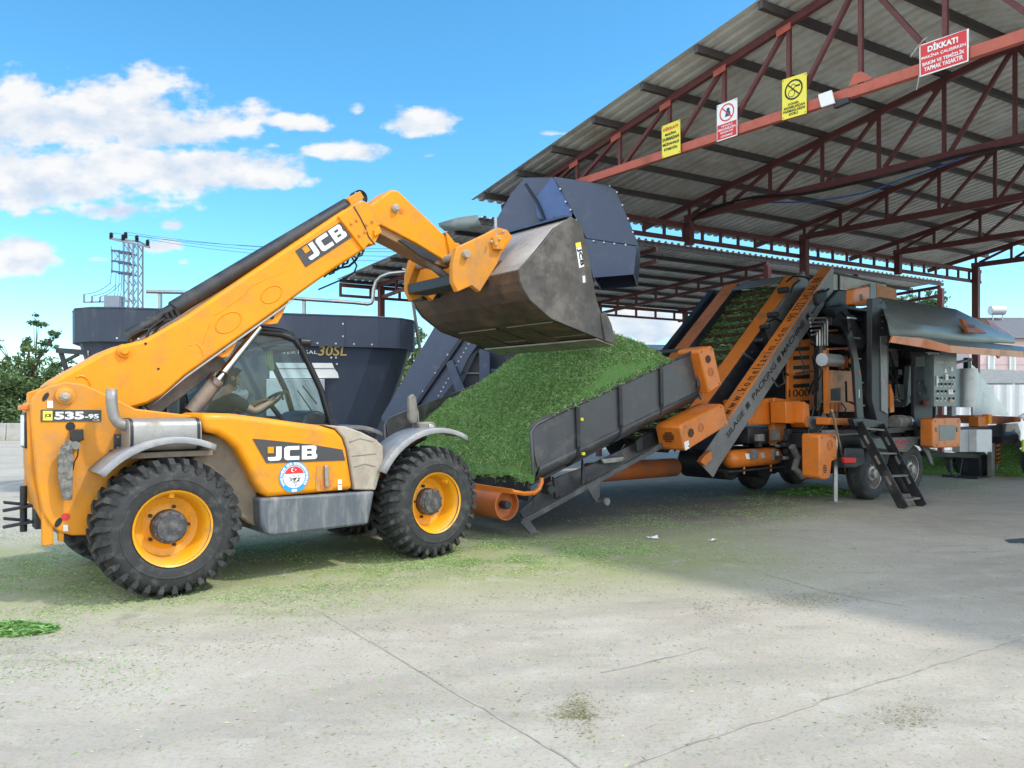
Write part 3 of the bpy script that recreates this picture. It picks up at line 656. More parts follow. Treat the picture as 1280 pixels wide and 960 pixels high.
# round emblem: sky-blue ring, red field with crescent and star, white field with dark foliage sprig
a, z = T.U(367.5, 596, EC); ecn = T.W(a, EC-.001, z); EX, EZ = T.su, ZU
rr_ = .152
em = MB(); disc(em, ecn, EX, EZ, rr_, 40, 0, .002); emo = em.build('round_emblem', M_sblu, ec)
e2 = MB(); disc(e2, ecn, EX, EZ, rr_*.715, 40, 0, .0045); e2.build('emblem_white', M_white, emo)
e3 = MB(); disc(e3, ecn, EX, EZ, rr_*.68, 30, 0, .0065, math.radians(18), math.radians(162)); e3.build('emblem_red', M_red, emo)
e4 = MB(); cc = ecn+EX*(-.012)+EZ*rr_*.45
def crescent(b, c, r, th):
    o = [c+(EX*math.cos(t)+EZ*math.sin(t))*r-T.lu*th for t in [math.radians(40+280*k/24) for k in range(25)]]
    i = [c+EX*r*.28+(EX*math.cos(t)+EZ*math.sin(t))*r*.80-T.lu*th for t in [math.radians(52+256*k/24) for k in range(25)]]
    n = len(o); b.add(o+i, [(k, k+1, n+k+1, n+k) for k in range(n-1)])
crescent(e4, cc, .021, .0085)
sc_ = cc+EX*.026
pts = [sc_+(EX*math.cos(math.radians(90+36*k))+EZ*math.sin(math.radians(90+36*k)))*(.011 if k % 2 == 0 else .0045)-T.lu*.0085 for k in range(10)]
e4.add(pts, [tuple(range(10))]); e4.build('crescent_star', M_white, emo)
e5 = MB(); r2 = random.Random(3)
for k in range(26):
    c0 = ecn+EX*r2.gauss(.006,.022)-EZ*(.03+r2.gauss(0,.018))-T.lu*.007
    t = r2.uniform(0, 6.3); d = EX*math.cos(t)+EZ*math.sin(t); d2 = EX*-math.sin(t)+EZ*math.cos(t)
    e5.add([c0-d*.013, c0-d2*.004, c0+d*.013, c0+d2*.004], [(0,1,2,3)])
for k in range(5):
    for sg in (-1, 1):
        c0 = ecn+EX*sg*(.045+.006*math.sin(k*2))-EZ*(.012+.011*k-.01)-T.lu*.007; e5.add([c0-EX*.005, c0-EZ*.004, c0+EX*.005, c0+EZ*.004], [(0,1,2,3)])
e5.build('emblem_sprig', M_black, emo)
def arc_text(s, c, r, h, a0, a1, m, parent):
    tot = MB()
    for k, chx in enumerate(s):
        if chx == ' ': continue
        t = math.radians(a0+(a1-a0)*k/(len(s)-1)); up = EX*math.cos(t)+EZ*math.sin(t); rt = EX*math.sin(t)-EZ*math.cos(t)
        w = h*.72; o = c+up*r-rt*w/2-T.lu*.005
        g = txt(chx, o, o+rt*w, o+up*h, bold=.03, depth=.0008); tot.add(g.v, g.f)
    return tot.build('lettering', m, parent, fix=False)
arc_text('SANAYI DAMIZLIK SIGIR YETISTIRICILERI BIRLIGI', ecn, rr_*.77, rr_*.16, 215, -35, M_white, emo)
e6 = MB(); e6.obox(ecn-EZ*rr_*.86-T.lu*.005, EX*.026, T.lu*.001, EZ*.012); e6.build('emblem_tab', M_white, emo)
# latch recess and stickers
lt = flatquad('latch_recess', [(396,582),(410,580.5),(415,584),(416,612),(396,614),(394,608)], EC-.001, M_yeld, ec, .002)
flatquad('latch_pocket', [(400,600),(414,599),(414.5,608),(411,611),(401,611.5)], EC-.0045, M_ora, lt, .002)
b = MB(); b.tprism(T, [(404.5,582),(409,582),(409.5,608),(405,608)], EC-.03, EC-.004, lref=EC); b.build('latch_handle', M_steel, lt, bevel=.004)
flatquad('sticker', [(422,599.5),(427,599.3),(427,605),(422,605.3)], EC-.001, M_white, ec); flatquad('sticker', [(422,606.5),(427,606.2),(427.3,612),(422.2,612.3)], EC-.001, M_white, ec)
# ---- cab
CN, CF = 1.22, 2.22
fpts = [(198,517),(214,470),(240,440),(300,420),(322,414.5),(352,418),(368,424),(376,434),(401,487),(413,529)]
cz = [T.U(x, y, CN) for x, y in fpts]
cz[0] = (cz[0][0], 1.45)
cab = MB()
for l in (CN, CF):
    cab.tube([T.W(a, l, z) for a, z in cz], .038, n=8)
for i in (1, 4, 6, 7, 9): cab.tube([T.W(cz[i][0], CN, cz[i][1]), T.W(cz[i][0], CF, cz[i][1])], .034, n=8)
bp = T.U(228, 478, CN); bq_ = T.U(216, 520, CN)
for l in (CN, CF):
    cab.bar(T.W(bp[0], l, 2.4), T.W(bp[0]-.02, l, 1.4), .07, .05)
    cab.bar(T.W(cz[9][0], l, cz[9][1]), T.W(cz[9][0]+.05, l, .9), .08, .06)
cabo = cab.build('cab', M_blk, TH, smooth=50)
rf = MB(); rfp = [cz[2], cz[3], cz[4], cz[5], cz[6]]
rf.szprism(T, [(a, z+.0) for a, z in rfp]+[(a, z+.07) for a, z in rfp[::-1]], CN-.02, CF+.02); rf.build('cab_roof', M_blk, cabo, bevel=.02)
def pane(name, pts3):
    b = MB(); b.add(pts3, [tuple(range(len(pts3)))]); return b.build(name, M_glass, cabo, thick=.006)
pane('side_window', [T.W(a, CN+.02, z) for a, z in [cz[i] for i in range(2, 10)]]+[T.W(bp[0], CN+.02, 1.44)])
pane('side_window', [T.W(a, CF-.02, z) for a, z in [cz[i] for i in range(2, 10)]]+[T.W(bp[0], CF-.02, 1.44)])
ws_ = MB(); ws_.sheet([[T.W(cz[i][0]-.02, l, cz[i][1]) for i in (6,7,8,9)] for l in (CN+.03, CF-.03)]); ws_.build('windscreen', M_glass, cabo, thick=.006, smooth=60)
rw = MB(); rw.sheet([[T.W(cz[i][0]+.02, l, cz[i][1]) for i in (0,1,2)] for l in (CN+.03, CF-.03)]); rw.build('rear_window', M_glass, cabo, thick=.006)
fl_ = MB(); fl_.fbox(T, cz[0][0]+.05, cz[9][0], CN-.02, CF+.02, .62, .72); fl_.fbox(T, cz[0][0]+.05, cz[9][0]+.1, CN-.02, CN+.02, .72, 1.46); fl_.fbox(T, cz[0][0]+.05, cz[9][0]+.1, CF-.02, CF+.02, .72, 1.40); fl_.fbox(T, cz[0][0]+.05, cz[0][0]+.10, CN+.02, CF-.02, .72, 1.45)
fl_.build('cab_tub', M_dk, cabo, bevel=.01)
SX = T.U(262, 520, 1.72)[0]
se = MB(); se.fbox(T, SX-.25, SX+.28, 1.48, 1.97, 1.02, 1.16); se.obox(T.W(SX-.30, 1.725, 1.50), (T.su*.06-ZU*.012), T.lu*.23, (ZU*.40-T.su*.07)); se.fbox(T, SX-.2, SX+.2, 1.55, 1.9, .72, 1.02)
se.build('seat', M_dk, cabo, bevel=.04)
dsh = MB(); dx = T.U(375, 520, 1.75)[0]
dsh.szprism(T, [(dx-.18, .72), (dx+.28, .72), (dx+.28, 1.50), (dx+.05, 1.62), (dx-.12, 1.58), (dx-.2, 1.4)], 1.34, 2.05); dsh.build('dashboard', M_dk, cabo, bevel=.04)
SWC = T.W(*(lambda q: (q[0], 1.72, q[1]))(T.U(336, 503, 1.72)))
sw = MB(); axw = (T.su*-.62+ZU*.78).normalized(); e1 = T.lu; e2 = axw.cross(e1)
sw.tube([SWC+(e1*math.cos(t)+e2*math.sin(t))*.185 for t in [2*math.pi*k/28 for k in range(28)]], .018, n=8, closed=True)
for t in (.5, 2.6, 4.7): sw.tube([SWC, SWC+(e1*math.cos(t)+e2*math.sin(t))*.18], .012, n=6)
sw.tube([SWC, SWC-axw*.45], .03, n=10); sw.build('steering_wheel', M_hose, cabo, smooth=60)
ck = MB(); ck.tube([lp(354,500,1.4), lp(352,492,1.4), lp(355,489,1.4), lp(360,492,1.4), lp(362,500,1.4)], .014, n=8); ck.build('control_lever', M_hose, cabo, smooth=60)
mi_ = MB(); mi_.tprism(T, [(333,440),(341,437),(344,462),(338,464),(332,455)], 1.95, 1.98, lref=1.95); mi_.build('interior_mirror', mat('mirror_face', (.25,.33,.12), .15, var=.3), cabo, bevel=.01)
bl_ = MB(); bl_.tube([lp(270,478,1.62), lp(267,462,1.62), lp(268,450,1.62)], .02, n=6); bl_.build('seat_belt', M_yels, cabo)
wl = MB(); q = T.U(378, 428, CN); wl.cyl(T.W(q[0]-.04, CN, q[1]), T.W(q[0]+.09, CN, q[1]+.0), .05, n=14); wl.build('work_lamp', M_hose, cabo, bevel=.012)
wi = MB()
for k, (x0, y0, x1, y1) in enumerate(((372,488,394,520), (378,482,396,505))): wi.tube([T.W(*(lambda q: (q[0], 1.9, q[1]))(T.U(x0, y0, 1.9))), T.W(*(lambda q: (q[0], 1.9, q[1]))(T.U(x1, y1, 1.9)))], .009)
wi.build_each('wiper', M_hose, cabo)
# front dash cowl / low front body between the wheels
fb_ = MB(); fb_.szprism(T, [(2.0, .6), (3.0, .6), (3.0, 1.0), (2.6, 1.18), (2.0, 1.30)], .62, 1.75); fb_.build('front_body', M_yeld, TH, bevel=.02)
# mudguards
def guard(cx_s, r, a0, a1, l0, l1, tip, name='mudguard'):
    b = MB(); n = 14; rows = []
    for l in (l0, l0+.03, l1):
        row = []
        for k in range(n+1):
            t = math.radians(a0+(a1-a0)*k/n); rr = r-(.05 if l == l0 else 0)
            row.append(T.W(cx_s-math.cos(t)*rr, l, .61+math.sin(t)*rr+tip(k/n)))
        rows.append(row)
    b.sheet(rows); return b.build(name, M_fend, TH, smooth=50, thick=.014)
guard(0.02, .79, 40, 116, -.03, .42, lambda f: 0)
guard(2.76, .80, 28, 120, -.03, .42, lambda f: .02*f)
gb = MB(); gb.bar(T.W(-.35, .1, 1.28), T.W(-.35, .5, 1.2), .04); gb.bar(T.W(.25, .1, 1.32), T.W(.25, .5, 1.2), .04); gb.bar(T.W(2.65, .1, 1.33), T.W(2.6, .7, 1.1), .05); gb.build_each('guard_bracket', M_blk, TH)
guard(2.76, .80, 28, 120, 1.88, 2.3, lambda f: 0); guard(0.02, .79, 40, 116, 1.88, 2.3, lambda f: 0)
# mirror arm with mirrors
ma = MB()
ma.tube([lp(480,556,.55), lp(495,546,.5), lp(520,535,.4), lp(528,530,.35)], .022, n=8)
ma.tube([lp(523,533,.38), lp(522,515,.38), lp(517,500,.38), lp(514,497,.38)], .012, n=8)
mao = ma.build('mirror_arm', M_gry, TH, smooth=50)
b = MB(); b.tprism(T, [(510,497),(515,492),(519,497),(521,515),(520,528),(514,530),(510,522)], .30, .36, lref=.33); b.build('wing_mirror', M_gry, mao, bevel=.014)
b = MB(); b.tprism(T, [(521,528),(540,527),(543,531),(543,540),(537,543),(523,541)], .26, .42, lref=.3); lo_ = b.build('front_lamp', M_gry, mao, bevel=.02)
b = MB(); b.tprism(T, [(536,530),(542,531),(542,539),(536,541)], .24, .262, lref=.25); b.build('lamp_lens', M_silv, lo_, bevel=.006)
# ---- wheels: rim (thing part) with tyre, hub and bolts as sub-parts
def make_wheel():
    R_, W_ = .615, .42
    o = bpy.data.objects.new('wheel', None)
    rim = MB()
    rim.lathe([(.318,.0),(.335,-.012),(.335,.01),(.318,.025),(.300,.045),(.285,.10),(.272,.16),(.262,.20),(.205,.215),(.15,.19),(.001,.185)], (0,0,0), (0,1,0), 44)
    rim.lathe([(.33,.40),(.34,.41),(.30,.39),(.28,.25)], (0,0,0), (0,1,0), 32)
    ro = rim.build('wheel', M_rim, None, smooth=35)
    val = MB(); val.bar((-.10,.10,.255), (-.085,.04,.275), .045, .05); 
    v_ = val.build('valve_guard', M_rim, ro, bevel=.006)
    hub = MB(); hub.lathe([(.15,.19),(.15,.11),(.135,.085),(.12,.075),(.118,.06),(.001,.055)], (0,0,0), (0,1,0), 28)
    for k in range(10):
        t = 2*math.pi*k/10; hub.cyl((.13*math.cos(t), .085, .13*math.sin(t)), (.13*math.cos(t), .07, .13*math.sin(t)), .012, n=6)
    hub.build('hub', mat('hub_dark', (.05,.052,.06), .5, var=.2, dirt=(.16,.15,.14), damt=.35, dscale=14), ro, smooth=30)
    nut = MB()
    for k in range(5):
        t = 2*math.pi*k/5+.3; nut.cyl((.178*math.cos(t), .205, .178*math.sin(t)), (.178*math.cos(t), .17, .178*math.sin(t)), .016, n=6)
    nut.build('wheel_nut', M_dk, ro)
    ty = MB()
    ty.lathe([(.318,.015),(.335,.0),(.37,-.012),(.42,-.018),(.425,-.022),(.435,-.022),(.44,-.017),(.49,-.010),(.535,.012),(.565,.05),(.578,.10),(.582,.21),(.578,.32),(.565,.37),(.535,.408),(.49,.43),(.42,.438),(.37,.43),(.335,.42),(.318,.405)], (0,0,0), (0,1,0), 64)
    nl = 30
    for k in range(nl):
        for sd in (0, 1):
            t0 = 2*math.pi*(k+.5*sd)/nl
            def pt(r, t, y): return (r*math.cos(t), y if sd == 0 else .42-y, r*math.sin(t))
            sk = .07
            # tread bar: from shoulder to centre, skewed
            ys = [-.012, .03, .12, .225]
            tt = [t0, t0+.01, t0+sk, t0+sk*1.9]
            hw = [.052, .050, .042, .033]
            rb_ = [.525, .565, .575, .575]; rt_ = [.565, .612, .618, .618]
            sec = []
            for i in range(4): sec.append([pt(rb_[i], tt[i]-hw[i], ys[i]), pt(rb_[i], tt[i]+hw[i], ys[i]), pt(rt_[i], tt[i]+hw[i]*.82, ys[i]), pt(rt_[i], tt[i]-hw[i]*.82, ys[i])])
            vs = [p for s_ in sec for p in s_]; fs = [(0,1,2,3), (15,14,13,12)]
            for i in range(3):
                for j in range(4): fs.append((i*4+j, i*4+(j+1)%4, i*4+4+(j+1)%4, i*4+4+j))
            ty.add(vs, fs)
            # shoulder step on the sidewall
            a, b_ = t0-.042, t0+.042
            ty.hexa([pt(.50,a+.015,-.014), pt(.50,b_-.015,-.014), pt(.50,b_-.015,.02), pt(.50,a+.015,.02), pt(.566,a,-.020), pt(.566,b_,-.020), pt(.566,b_,.03), pt(.566,a,.03)])
    ty.build('tyre', M_tyre, ro, smooth=28)
    return ro
WH = make_wheel(); first = True
def put_wheel(s, l, yaw, spin, flip=False):
    global first
    o = WH if first else copy_tree(WH); first = False
    o.parent = TH
    ang = math.atan2(T.uy, T.ux)+yaw+(math.pi if flip else 0)
    o.location = T.W(s, l, .606)-OFF[TH.name]; o.rotation_euler = (0, 0, 0)
    o.rotation_mode = 'QUATERNION'
    o.rotation_quaternion = (Matrix.Rotation(ang, 4, 'Z') @ Matrix.Rotation(spin, 4, 'Y')).to_quaternion()
    return o
put_wheel(0, .0, 0, .3); put_wheel(2.745, 0.0, math.radians(5), 1.0)
put_wheel(0, 2.29, 0, .6, True); put_wheel(2.745, 2.29, math.radians(5), .2, True)
# ================================================================== metal canopy (shed)
E2 = Vector((.862, .507, 0)).normalized(); T2 = Vector((.615, -.788, 0)).normalized()
S0 = Vector((1.11, 13.2, 0))
def S(k, s, z): return S0+E2*k+T2*s+ZU*z
def FS(k): q = S0+E2*k; return Frame((q.x, q.y), (T2.x, T2.y))
RIDGE = 5.02; SL = .19
def zt(s): return 5.90+SL*(s if s < RIDGE else 2*RIDGE-s)
CAN = thing('open_canopy', S(7, 5, 0), 'open steel canopy with a corrugated pitched roof and dark red trusses over the packing machine', 'canopy')
NEAR_E = 2*RIDGE+2.28
def corr(sa, sb, za, zb, k0, k1, name, parent):
    b = MB(); per = .20; rows = []; n = int((k1-k0)/per)
    ks = []
    for i in range(n):
        for f, h in ((0, 0), (.3, 0), (.42, .045), (.72, .045), (.84, 0)): ks.append((k0+(i+f)*per, h))
    segs = 4
    for j in range(segs+1):
        f = j/segs; s = sa+(sb-sa)*f; z = za+(zb-za)*f
        rows.append([S(k, s, z+h) for k, h in ks])
    b.sheet(rows); return b.build(name, M_roof, parent)
corr(-2.28, RIDGE, zt(-2.28)+.13, zt(RIDGE)+.13, -.57, 14.8, 'roof_sheet', CAN)
corr(RIDGE, NEAR_E, zt(RIDGE)+.13, zt(NEAR_E)+.13, -.57, 14.8, 'roof_sheet', CAN)
rc = MB(); rc.bar(S(-.57, RIDGE, zt(RIDGE)+.18), S(14.8, RIDGE, zt(RIDGE)+.18), .3, .02); rc.build('ridge_cap', M_roof, CAN)
PS = [-1.92, -.92, .02, 1.03, 2.06, 3.05, 4.06, 4.95, 5.98, 6.98, 7.99, 9.01, 10.02, 11.0, 11.95]
for s in PS:
    b = MB(); b.bar(S(-.54, s, zt(s)+.075), S(14.75, s, zt(s)+.075), .07, .10); b.build('purlin', M_purl, CAN)
ZB = 5.47
nodes = [-.84, .02, 1.03, 2.06, 3.05, 4.06, 5.02, 5.98, 6.99, 7.98, 9.01, 10.02, 10.88]
for i, k in enumerate((0, 3.5, 7, 10.5, 14)):
    m1 = M_salm if i == 0 else M_maro
    b = MB(); b.bar(S(k, -.95, ZB), S(k, 11.0, ZB), .08, .13)
    tr_ = b.build('roof_truss', m1, CAN, bevel=.006)
    b = MB(); b.bar(S(k, -2.1, zt(-2.1)-.02), S(k, RIDGE, zt(RIDGE)-.02), .07, .10); b.build('top_chord', M_maro, tr_)
    b = MB(); b.bar(S(k, 2*RIDGE+2.1, zt(-2.1)-.02), S(k, RIDGE, zt(RIDGE)-.02), .07, .10); b.build('top_chord', M_maro, tr_)
    for j, s in enumerate(nodes):
        b = MB(); b.bar(S(k, s, ZB+.05), S(k, s, zt(s)-.06), .052, .052, up=T2); b.build('truss_web', M_maro, tr_)
        if 0 < j < 6: pr = (s-.05, nodes[j-1]+.09)
        elif 6 < j < 12: pr = (s+.05, nodes[j+1]-.09)
        elif j == 6: pr = (s-.05, nodes[5]+.09)
        else: continue
        b = MB(); b.bar(S(k, pr[0], zt(s)-.09), S(k, pr[1], ZB+.06), .055, .055, up=E2); b.build('truss_web', M_maro, tr_)
        if j == 6:
            b = MB(); b.bar(S(k, s+.05, zt(s)-.09), S(k, nodes[7]-.09, ZB+.06), .055, .055, up=E2); b.build('truss_web', M_maro, tr_)
        b = MB(); a = zt(s)-.12
        b.prism([S(k-.045, s-.15, a-SL*.15*(1 if s<RIDGE else -1)-.02), S(k-.045, s+.06, a+SL*.06*(1 if s<RIDGE else -1)-.02), S(k-.045, s+.06, a+SL*.06*(1 if s<RIDGE else -1)+.07), S(k-.045, s-.15, a-SL*.15*(1 if s<RIDGE else -1)+.07)], -E2*.008); b.build('gusset_plate', M_salm if i < 1 else M_maro, tr_)
    if i == 0:
        b = MB(); b.prism([S(k-.046, 4.9, ZB+.07), S(k-.046, 5.2, ZB+.07), S(k-.046, 5.06, ZB+.2), S(k-.046, 4.96, ZB+.2)], -E2*.008); b.build('gusset_plate', M_salm, tr_)
# columns, hanging stubs and lattice eave girders
for s in (-.84, 10.88):
    for k in (0, 7, 14):
        b = MB(); b.bar(S(k, s, 0), S(k, s, ZB-.07), .16, .16, up=T2); b.bar(S(k, s, .004), S(k, s, .02), .34, .34, up=T2); b.build('column', M_maro, CAN, bevel=.01)
    for k in (3.5, 10.5):
        b = MB(); b.bar(S(k, s, 4.92), S(k, s, ZB-.07), .14, .14, up=T2); b.build('hanger_post', M_maro, CAN)
    dl = -.09 if s < 0 else .09
    b = MB(); b.bar(S(-.3, s+dl, 5.33), S(14.4, s+dl, 5.33), .07, .09); g = b.build('eave_girder', M_maro, CAN)
    b = MB(); b.bar(S(-.3, s+dl, 5.04), S(14.4, s+dl, 5.04), .07, .08); b.build('bottom_chord', M_maro, g)
    k = -.2
    while k < 14.4:
        b = MB(); b.bar(S(k, s+dl, 5.08), S(k, s+dl, 5.29), .05, .05, up=T2); b.build('girder_post', M_maro, g); k += .52
# second, lower canopy beyond the valley
C2 = thing('far_canopy', S(8, -6, 0), 'lower lean-to canopy behind the first, its pale sheets on shallow dark red lattice beams', 'canopy')
def z2(s): return 5.44-(-2.81-s)*.060
corr(-2.85, -9.5, z2(-2.85), z2(-9.5), 0, 16.4, 'roof_sheet', C2)
for j in range(8):
    s = -2.95-j*.92
    b = MB(); b.bar(S(.05, s, z2(s)-.055), S(16.3, s, z2(s)-.055), .07, .09); b.build('purlin', M_purl, C2)
for k in (1.05, 4.7, 8.4, 12.1, 16.1):
    b = MB(); b.bar(S(k, -9.35, z2(-9.35)-.15), S(k, -2.9, z2(-2.9)-.15), .07, .09); t_ = b.build('lattice_beam', M_maro, C2)
    b = MB(); b.bar(S(k, -9.35, z2(-9.35)-.50), S(k, -2.9, z2(-2.9)-.42), .07, .08); b.build('bottom_chord', M_maro, t_)
    s = -9.0
    while s < -2.9:
        b = MB(); b.bar(S(k, s, z2(s)-.47), S(k, s, z2(s)-.19), .055, .055, up=T2); b.build('beam_post', M_maro, t_); s += .78
    b = MB(); b.bar(S(k, -9.05, 0), S(k, -9.05, z2(-9.05)-.2), .15, .15, up=T2); b.build('column', M_maro, C2, bevel=.01)
    if k > 4: b = MB(); b.bar(S(k, -2.9, 0), S(k, -2.9, z2(-2.9)-.2), .15, .15, up=T2); b.build('column', M_maro, C2, bevel=.01) if k in (8.4, 16.1) else None
b = MB(); b.bar(S(.05, -9.42, z2(-9.42)-.16), S(16.3, -9.42, z2(-9.42)-.16), .06, .10); g = b.build('eave_girder', M_maro, C2)
b = MB(); b.bar(S(.05, -9.42, 4.60), S(16.3, -9.42, 4.60), .06, .07); b.build('bottom_chord', M_maro, g)
k = .08
while k < 16.4:
    b = MB(); b.bar(S(k, -9.42, 4.63), S(k, -9.42, z2(-9.42)-.2), .06, .06, up=T2); b.build('girder_post', M_maro, g); k += .85
b = MB(); b.sheet([[P(x, y, Y) for x, y, Y in r] for r in ([(548,279,15.9),(571,272,15.7),(597,268.5,15.5)], [(549,283,15.9),(572,280,15.7),(600,278,15.5)], [(556,289,15.8),(578,288,15.7),(602,285,15.5)])]); b.build('bent_roof_sheet', M_hood, C2, smooth=60, thick=.006)
# ---- signs on the front truss
FSN = FS(-.075)
def sp(px, py): s, z = FSN.U(px, py, 0); return FSN.W(s, 0, z)
def sign(name, quad, m, label, cat='sign'):
    p = [sp(*q) for q in quad]          # bl, br, tr, tl
    t = thing(name, p[0], label, cat, None)
    b = MB(); n = (p[1]-p[0]).cross(p[3]-p[0]).normalized()
    b.prism([q for q in p], -n*.006); b.build('board', m, t, bevel=.0015)
    return t, p, n
def sub(p, x0, x1, y0, y1):    # bilinear sub-rectangle: bl, br, tl  (x from left, y from bottom)
    def at(x, y): return (p[0]*(1-x)+p[1]*x)*(1-y)+(p[3]*(1-x)+p[2]*x)*y
    return at(x0, y0), at(x1, y0), at(x0, y1)
def stext(s, p, x0, x1, y0, y1, m, t, bold=.03): return txt(s, *sub(p, x0, x1, y0, y1), bold=bold, depth=.006).build('lettering', m, t, fix=False)
def bolts(p, t):
    for x, y in ((.05,.04),(.95,.04),(.05,.96),(.95,.96)):
        b = MB(); c, a, d = sub(p, x, x+.01, y, y+.01); disc(b, c, (a-c).normalized(), ZU, .008, 8, 0, .003); b.build('screw', M_dk, t)
t, p, n = sign('warning_sign', [(827.5,198),(850.5,191),(850,149),(827,158)], M_yels, 'yellow sign headed DIKKAT in red, leftmost on the front truss')
stext('DİKKAT!', p, .1, .9, .80, .92, M_red, t)
for i, w in enumerate(('MAKİNA', 'DURMADAN', 'MÜDAHALE', 'ETMEYİN')): stext(w, p, *((.2,.8),(.06,.94),(.06,.94),(.14,.84))[i], .64-.15*i, .74-.15*i, M_black, t)
bolts(p, t)
t, p, n = sign('prohibition_sign', [(896,177.5),(921.5,169),(921.5,122),(896,132)], M_white, 'white sign with a red prohibition ring above a red text panel on the front truss')
b = MB(); q = sub(p, .03, .97, .03, .43); b.prism([q[0]+n*.002, q[1]+n*.002, q[1]+(q[2]-q[0])+n*.002, q[2]+n*.002], -n*.001); b.build('red_panel', M_red, t)
for i, w in enumerate(('YETKİLİ', 'PERSONELDEN', 'BAŞKASI', 'GİREMEZ')): stext(w, p, *((.22,.78),(.07,.93),(.2,.8),(.2,.8))[i], .335-.09*i, .40-.09*i, M_white, t, .02)
c = sub(p, .5, .6, .71, .8)[0]; ax = (p[1]-p[0]).normalized(); R0 = (p[1]-p[0]).length
b = MB(); ring(b, c, ax, ZU, R0*.36, R0*.055, 36, 0, .003); d = (ax-ZU).normalized(); e = (ax+ZU).normalized()
b.build('prohibition_ring', M_red, t, fix=False)
b = MB(); b.obox(c+n*.004, d*R0*.32, e*R0*.025, n*.0006); b.build('prohibition_bar', M_red, t)
b = MB(); disc(b, c+ax*R0*.06+ZU*R0*.09, ax, ZU, R0*.085, 16, 0, .002); b.build('head_symbol', mat('sign_dark_blue', (.02,.07,.16), .5), t, fix=False)
b = MB(); h2 = c+ax*R0*.03; b.prism([h2-ax*R0*.13-ZU*R0*.17+n*.002, h2+ax*R0*.16-ZU*R0*.17+n*.002, h2+ax*R0*.13+ZU*R0*.02+n*.002, h2-ax*R0*.06+ZU*R0*.02+n*.002], n*.0005); b.build('body_symbol', mat('sign_dark_blue', (.02,.07,.16)), t)
bolts(p, t)
t, p, n = sign('warning_sign', [(977.6,150.5),(1008.2,141.5),(1008.2,90),(977.6,100)], M_yels, 'yellow sign with a round black hand-and-gears prohibition symbol on the front truss')
for i, w in enumerate(('DÖNER', 'AKSAMLARDAN', 'PARMAKLARINI', 'KORU')): stext(w, p, *((.26,.70),(.06,.94),(.06,.94),(.3,.66))[i], .31-.085*i, .375-.085*i, M_black, t, .02)
c = sub(p, .48, .6, .675, .8)[0]; R0 = (p[1]-p[0]).length
b = MB(); ring(b, c, ax, ZU, R0*.37, R0*.06, 36, 0, .003); b.build('prohibition_ring', M_black, t, fix=False)
b = MB(); b.obox(c+n*.004, d*R0*.33, e*R0*.022, n*.0006); b.build('prohibition_bar', M_black, t)
b = MB(); ring(b, c-ax*R0*.08-ZU*R0*.12, ax, ZU, R0*.14, R0*.025, 20); b.build('gear_symbol', M_black, t, fix=False)
b = MB(); ring(b, c-ax*R0*.02+ZU*R0*.12, ax, ZU, R0*.09, R0*.02, 18); b.build('gear_symbol', M_black, t, fix=False)
b = MB(); b.obox(c+ax*R0*.17+ZU*R0*.1+n*.003, ax*R0*.09, ZU*R0*.03, n*.0005); b.build('hand_symbol', M_black, t)
bolts(p, t)
t, p, n = sign('warning_sign', [(1149.5,96.5),(1210.5,76.5),(1211,35.5),(1149,56.5)], M_white, 'red white-edged sign headed DIKKAT, tied with string to the front truss')
b = MB(); q = sub(p, .025, .975, .04, .96); b.prism([q[0]+n*.002, q[1]+n*.002, q[1]+(q[2]-q[0])+n*.002, q[2]+n*.002], -n*.001); b.build('red_panel', M_red, t)
stext('DİKKAT!', p, .18, .80, .68, .92, M_white, t, .045)
for i, w in enumerate(('MAKİNA ÇALIŞIRKEN', 'BAKIM VE TEMİZLİK', 'YAPMAK YASAKTIR')): stext(w, p, *((.05,.95),(.07,.93),(.10,.90))[i], .48-.185*i, .62-.185*i, M_white, t, .025)
b = MB(); b.tube([sp(*q)-E2*.015 for q in ((1149,58),(1143,66),(1139,72),(1141,68),(1147,60),(1155,51),(1162,46),(1156,49),(1150,57))], .006, n=5); b.build('string', M_conc, t)
b = MB(); b.tube([sp(*q)-E2*.015 for q in ((1150,94),(1148.5,104),(1146.5,113))], .006, n=5); b.build('string', M_conc, t)
fl = thing('floodlight', sp(1040, 128), 'small white-faced floodlight between the yellow and red signs on the front truss', 'floodlight')
b = MB(); q = [sp(*x)-E2*.06 for x in ((1030,135.5),(1047,130),(1043,113.5),(1026,119.5))]; b.prism(q, -(q[1]-q[0]).cross(q[3]-q[0]).normalized()*.03); b.build('lamp_face', M_white, fl, bevel=.006)
b = MB(); q = [sp(*x)-E2*.02 for x in ((1043,136),(1062,128),(1061,121.5),(1043,126))]; b.prism(q, E2*.06); b.build('bracket', M_dk, fl, bevel=.006)
# ---- cables slung under the trusses
FK = FS(3.46)
def cable(name, pts, k, r, m, label):
    f = FS(k); b = MB(); pp = [f.W(a, 0, z) for a, z in (f.U(x, y, 0) for x, y in pts)]
    # catmull-rom
    out = []
    for i in range(len(pp)-1):
        p0, p1, p2, p3 = pp[max(i-1,0)], pp[i], pp[i+1], pp[min(i+2,len(pp)-1)]
        for u in range(6):
            u /= 6; out.append(.5*((2*p1)+(p2-p0)*u+(2*p0-5*p1+4*p2-p3)*u*u+(3*p1-p0-3*p2+p3)*u**3))
    out.append(pp[-1]); b.tube(out, r, n=6); tag(b.build(name, m, None, smooth=60), label, 'cable')
cable('power_cable', [(866,276),(885,262),(940,247),(1000,243),(1060,231),(1130,214),(1200,195),(1280,180)], 3.40, .026, M_hose, 'thick black cable slung below the second roof truss')
cable('water_hose', [(950,253),(1000,252.5),(1050,247),(1090,238),(1130,223),(1180,206),(1230,188),(1280,176)], 3.9, .014, mat('hose_blue', (.03,.16,.50), .4), 'thin bright blue hose sagging under the canopy roof')

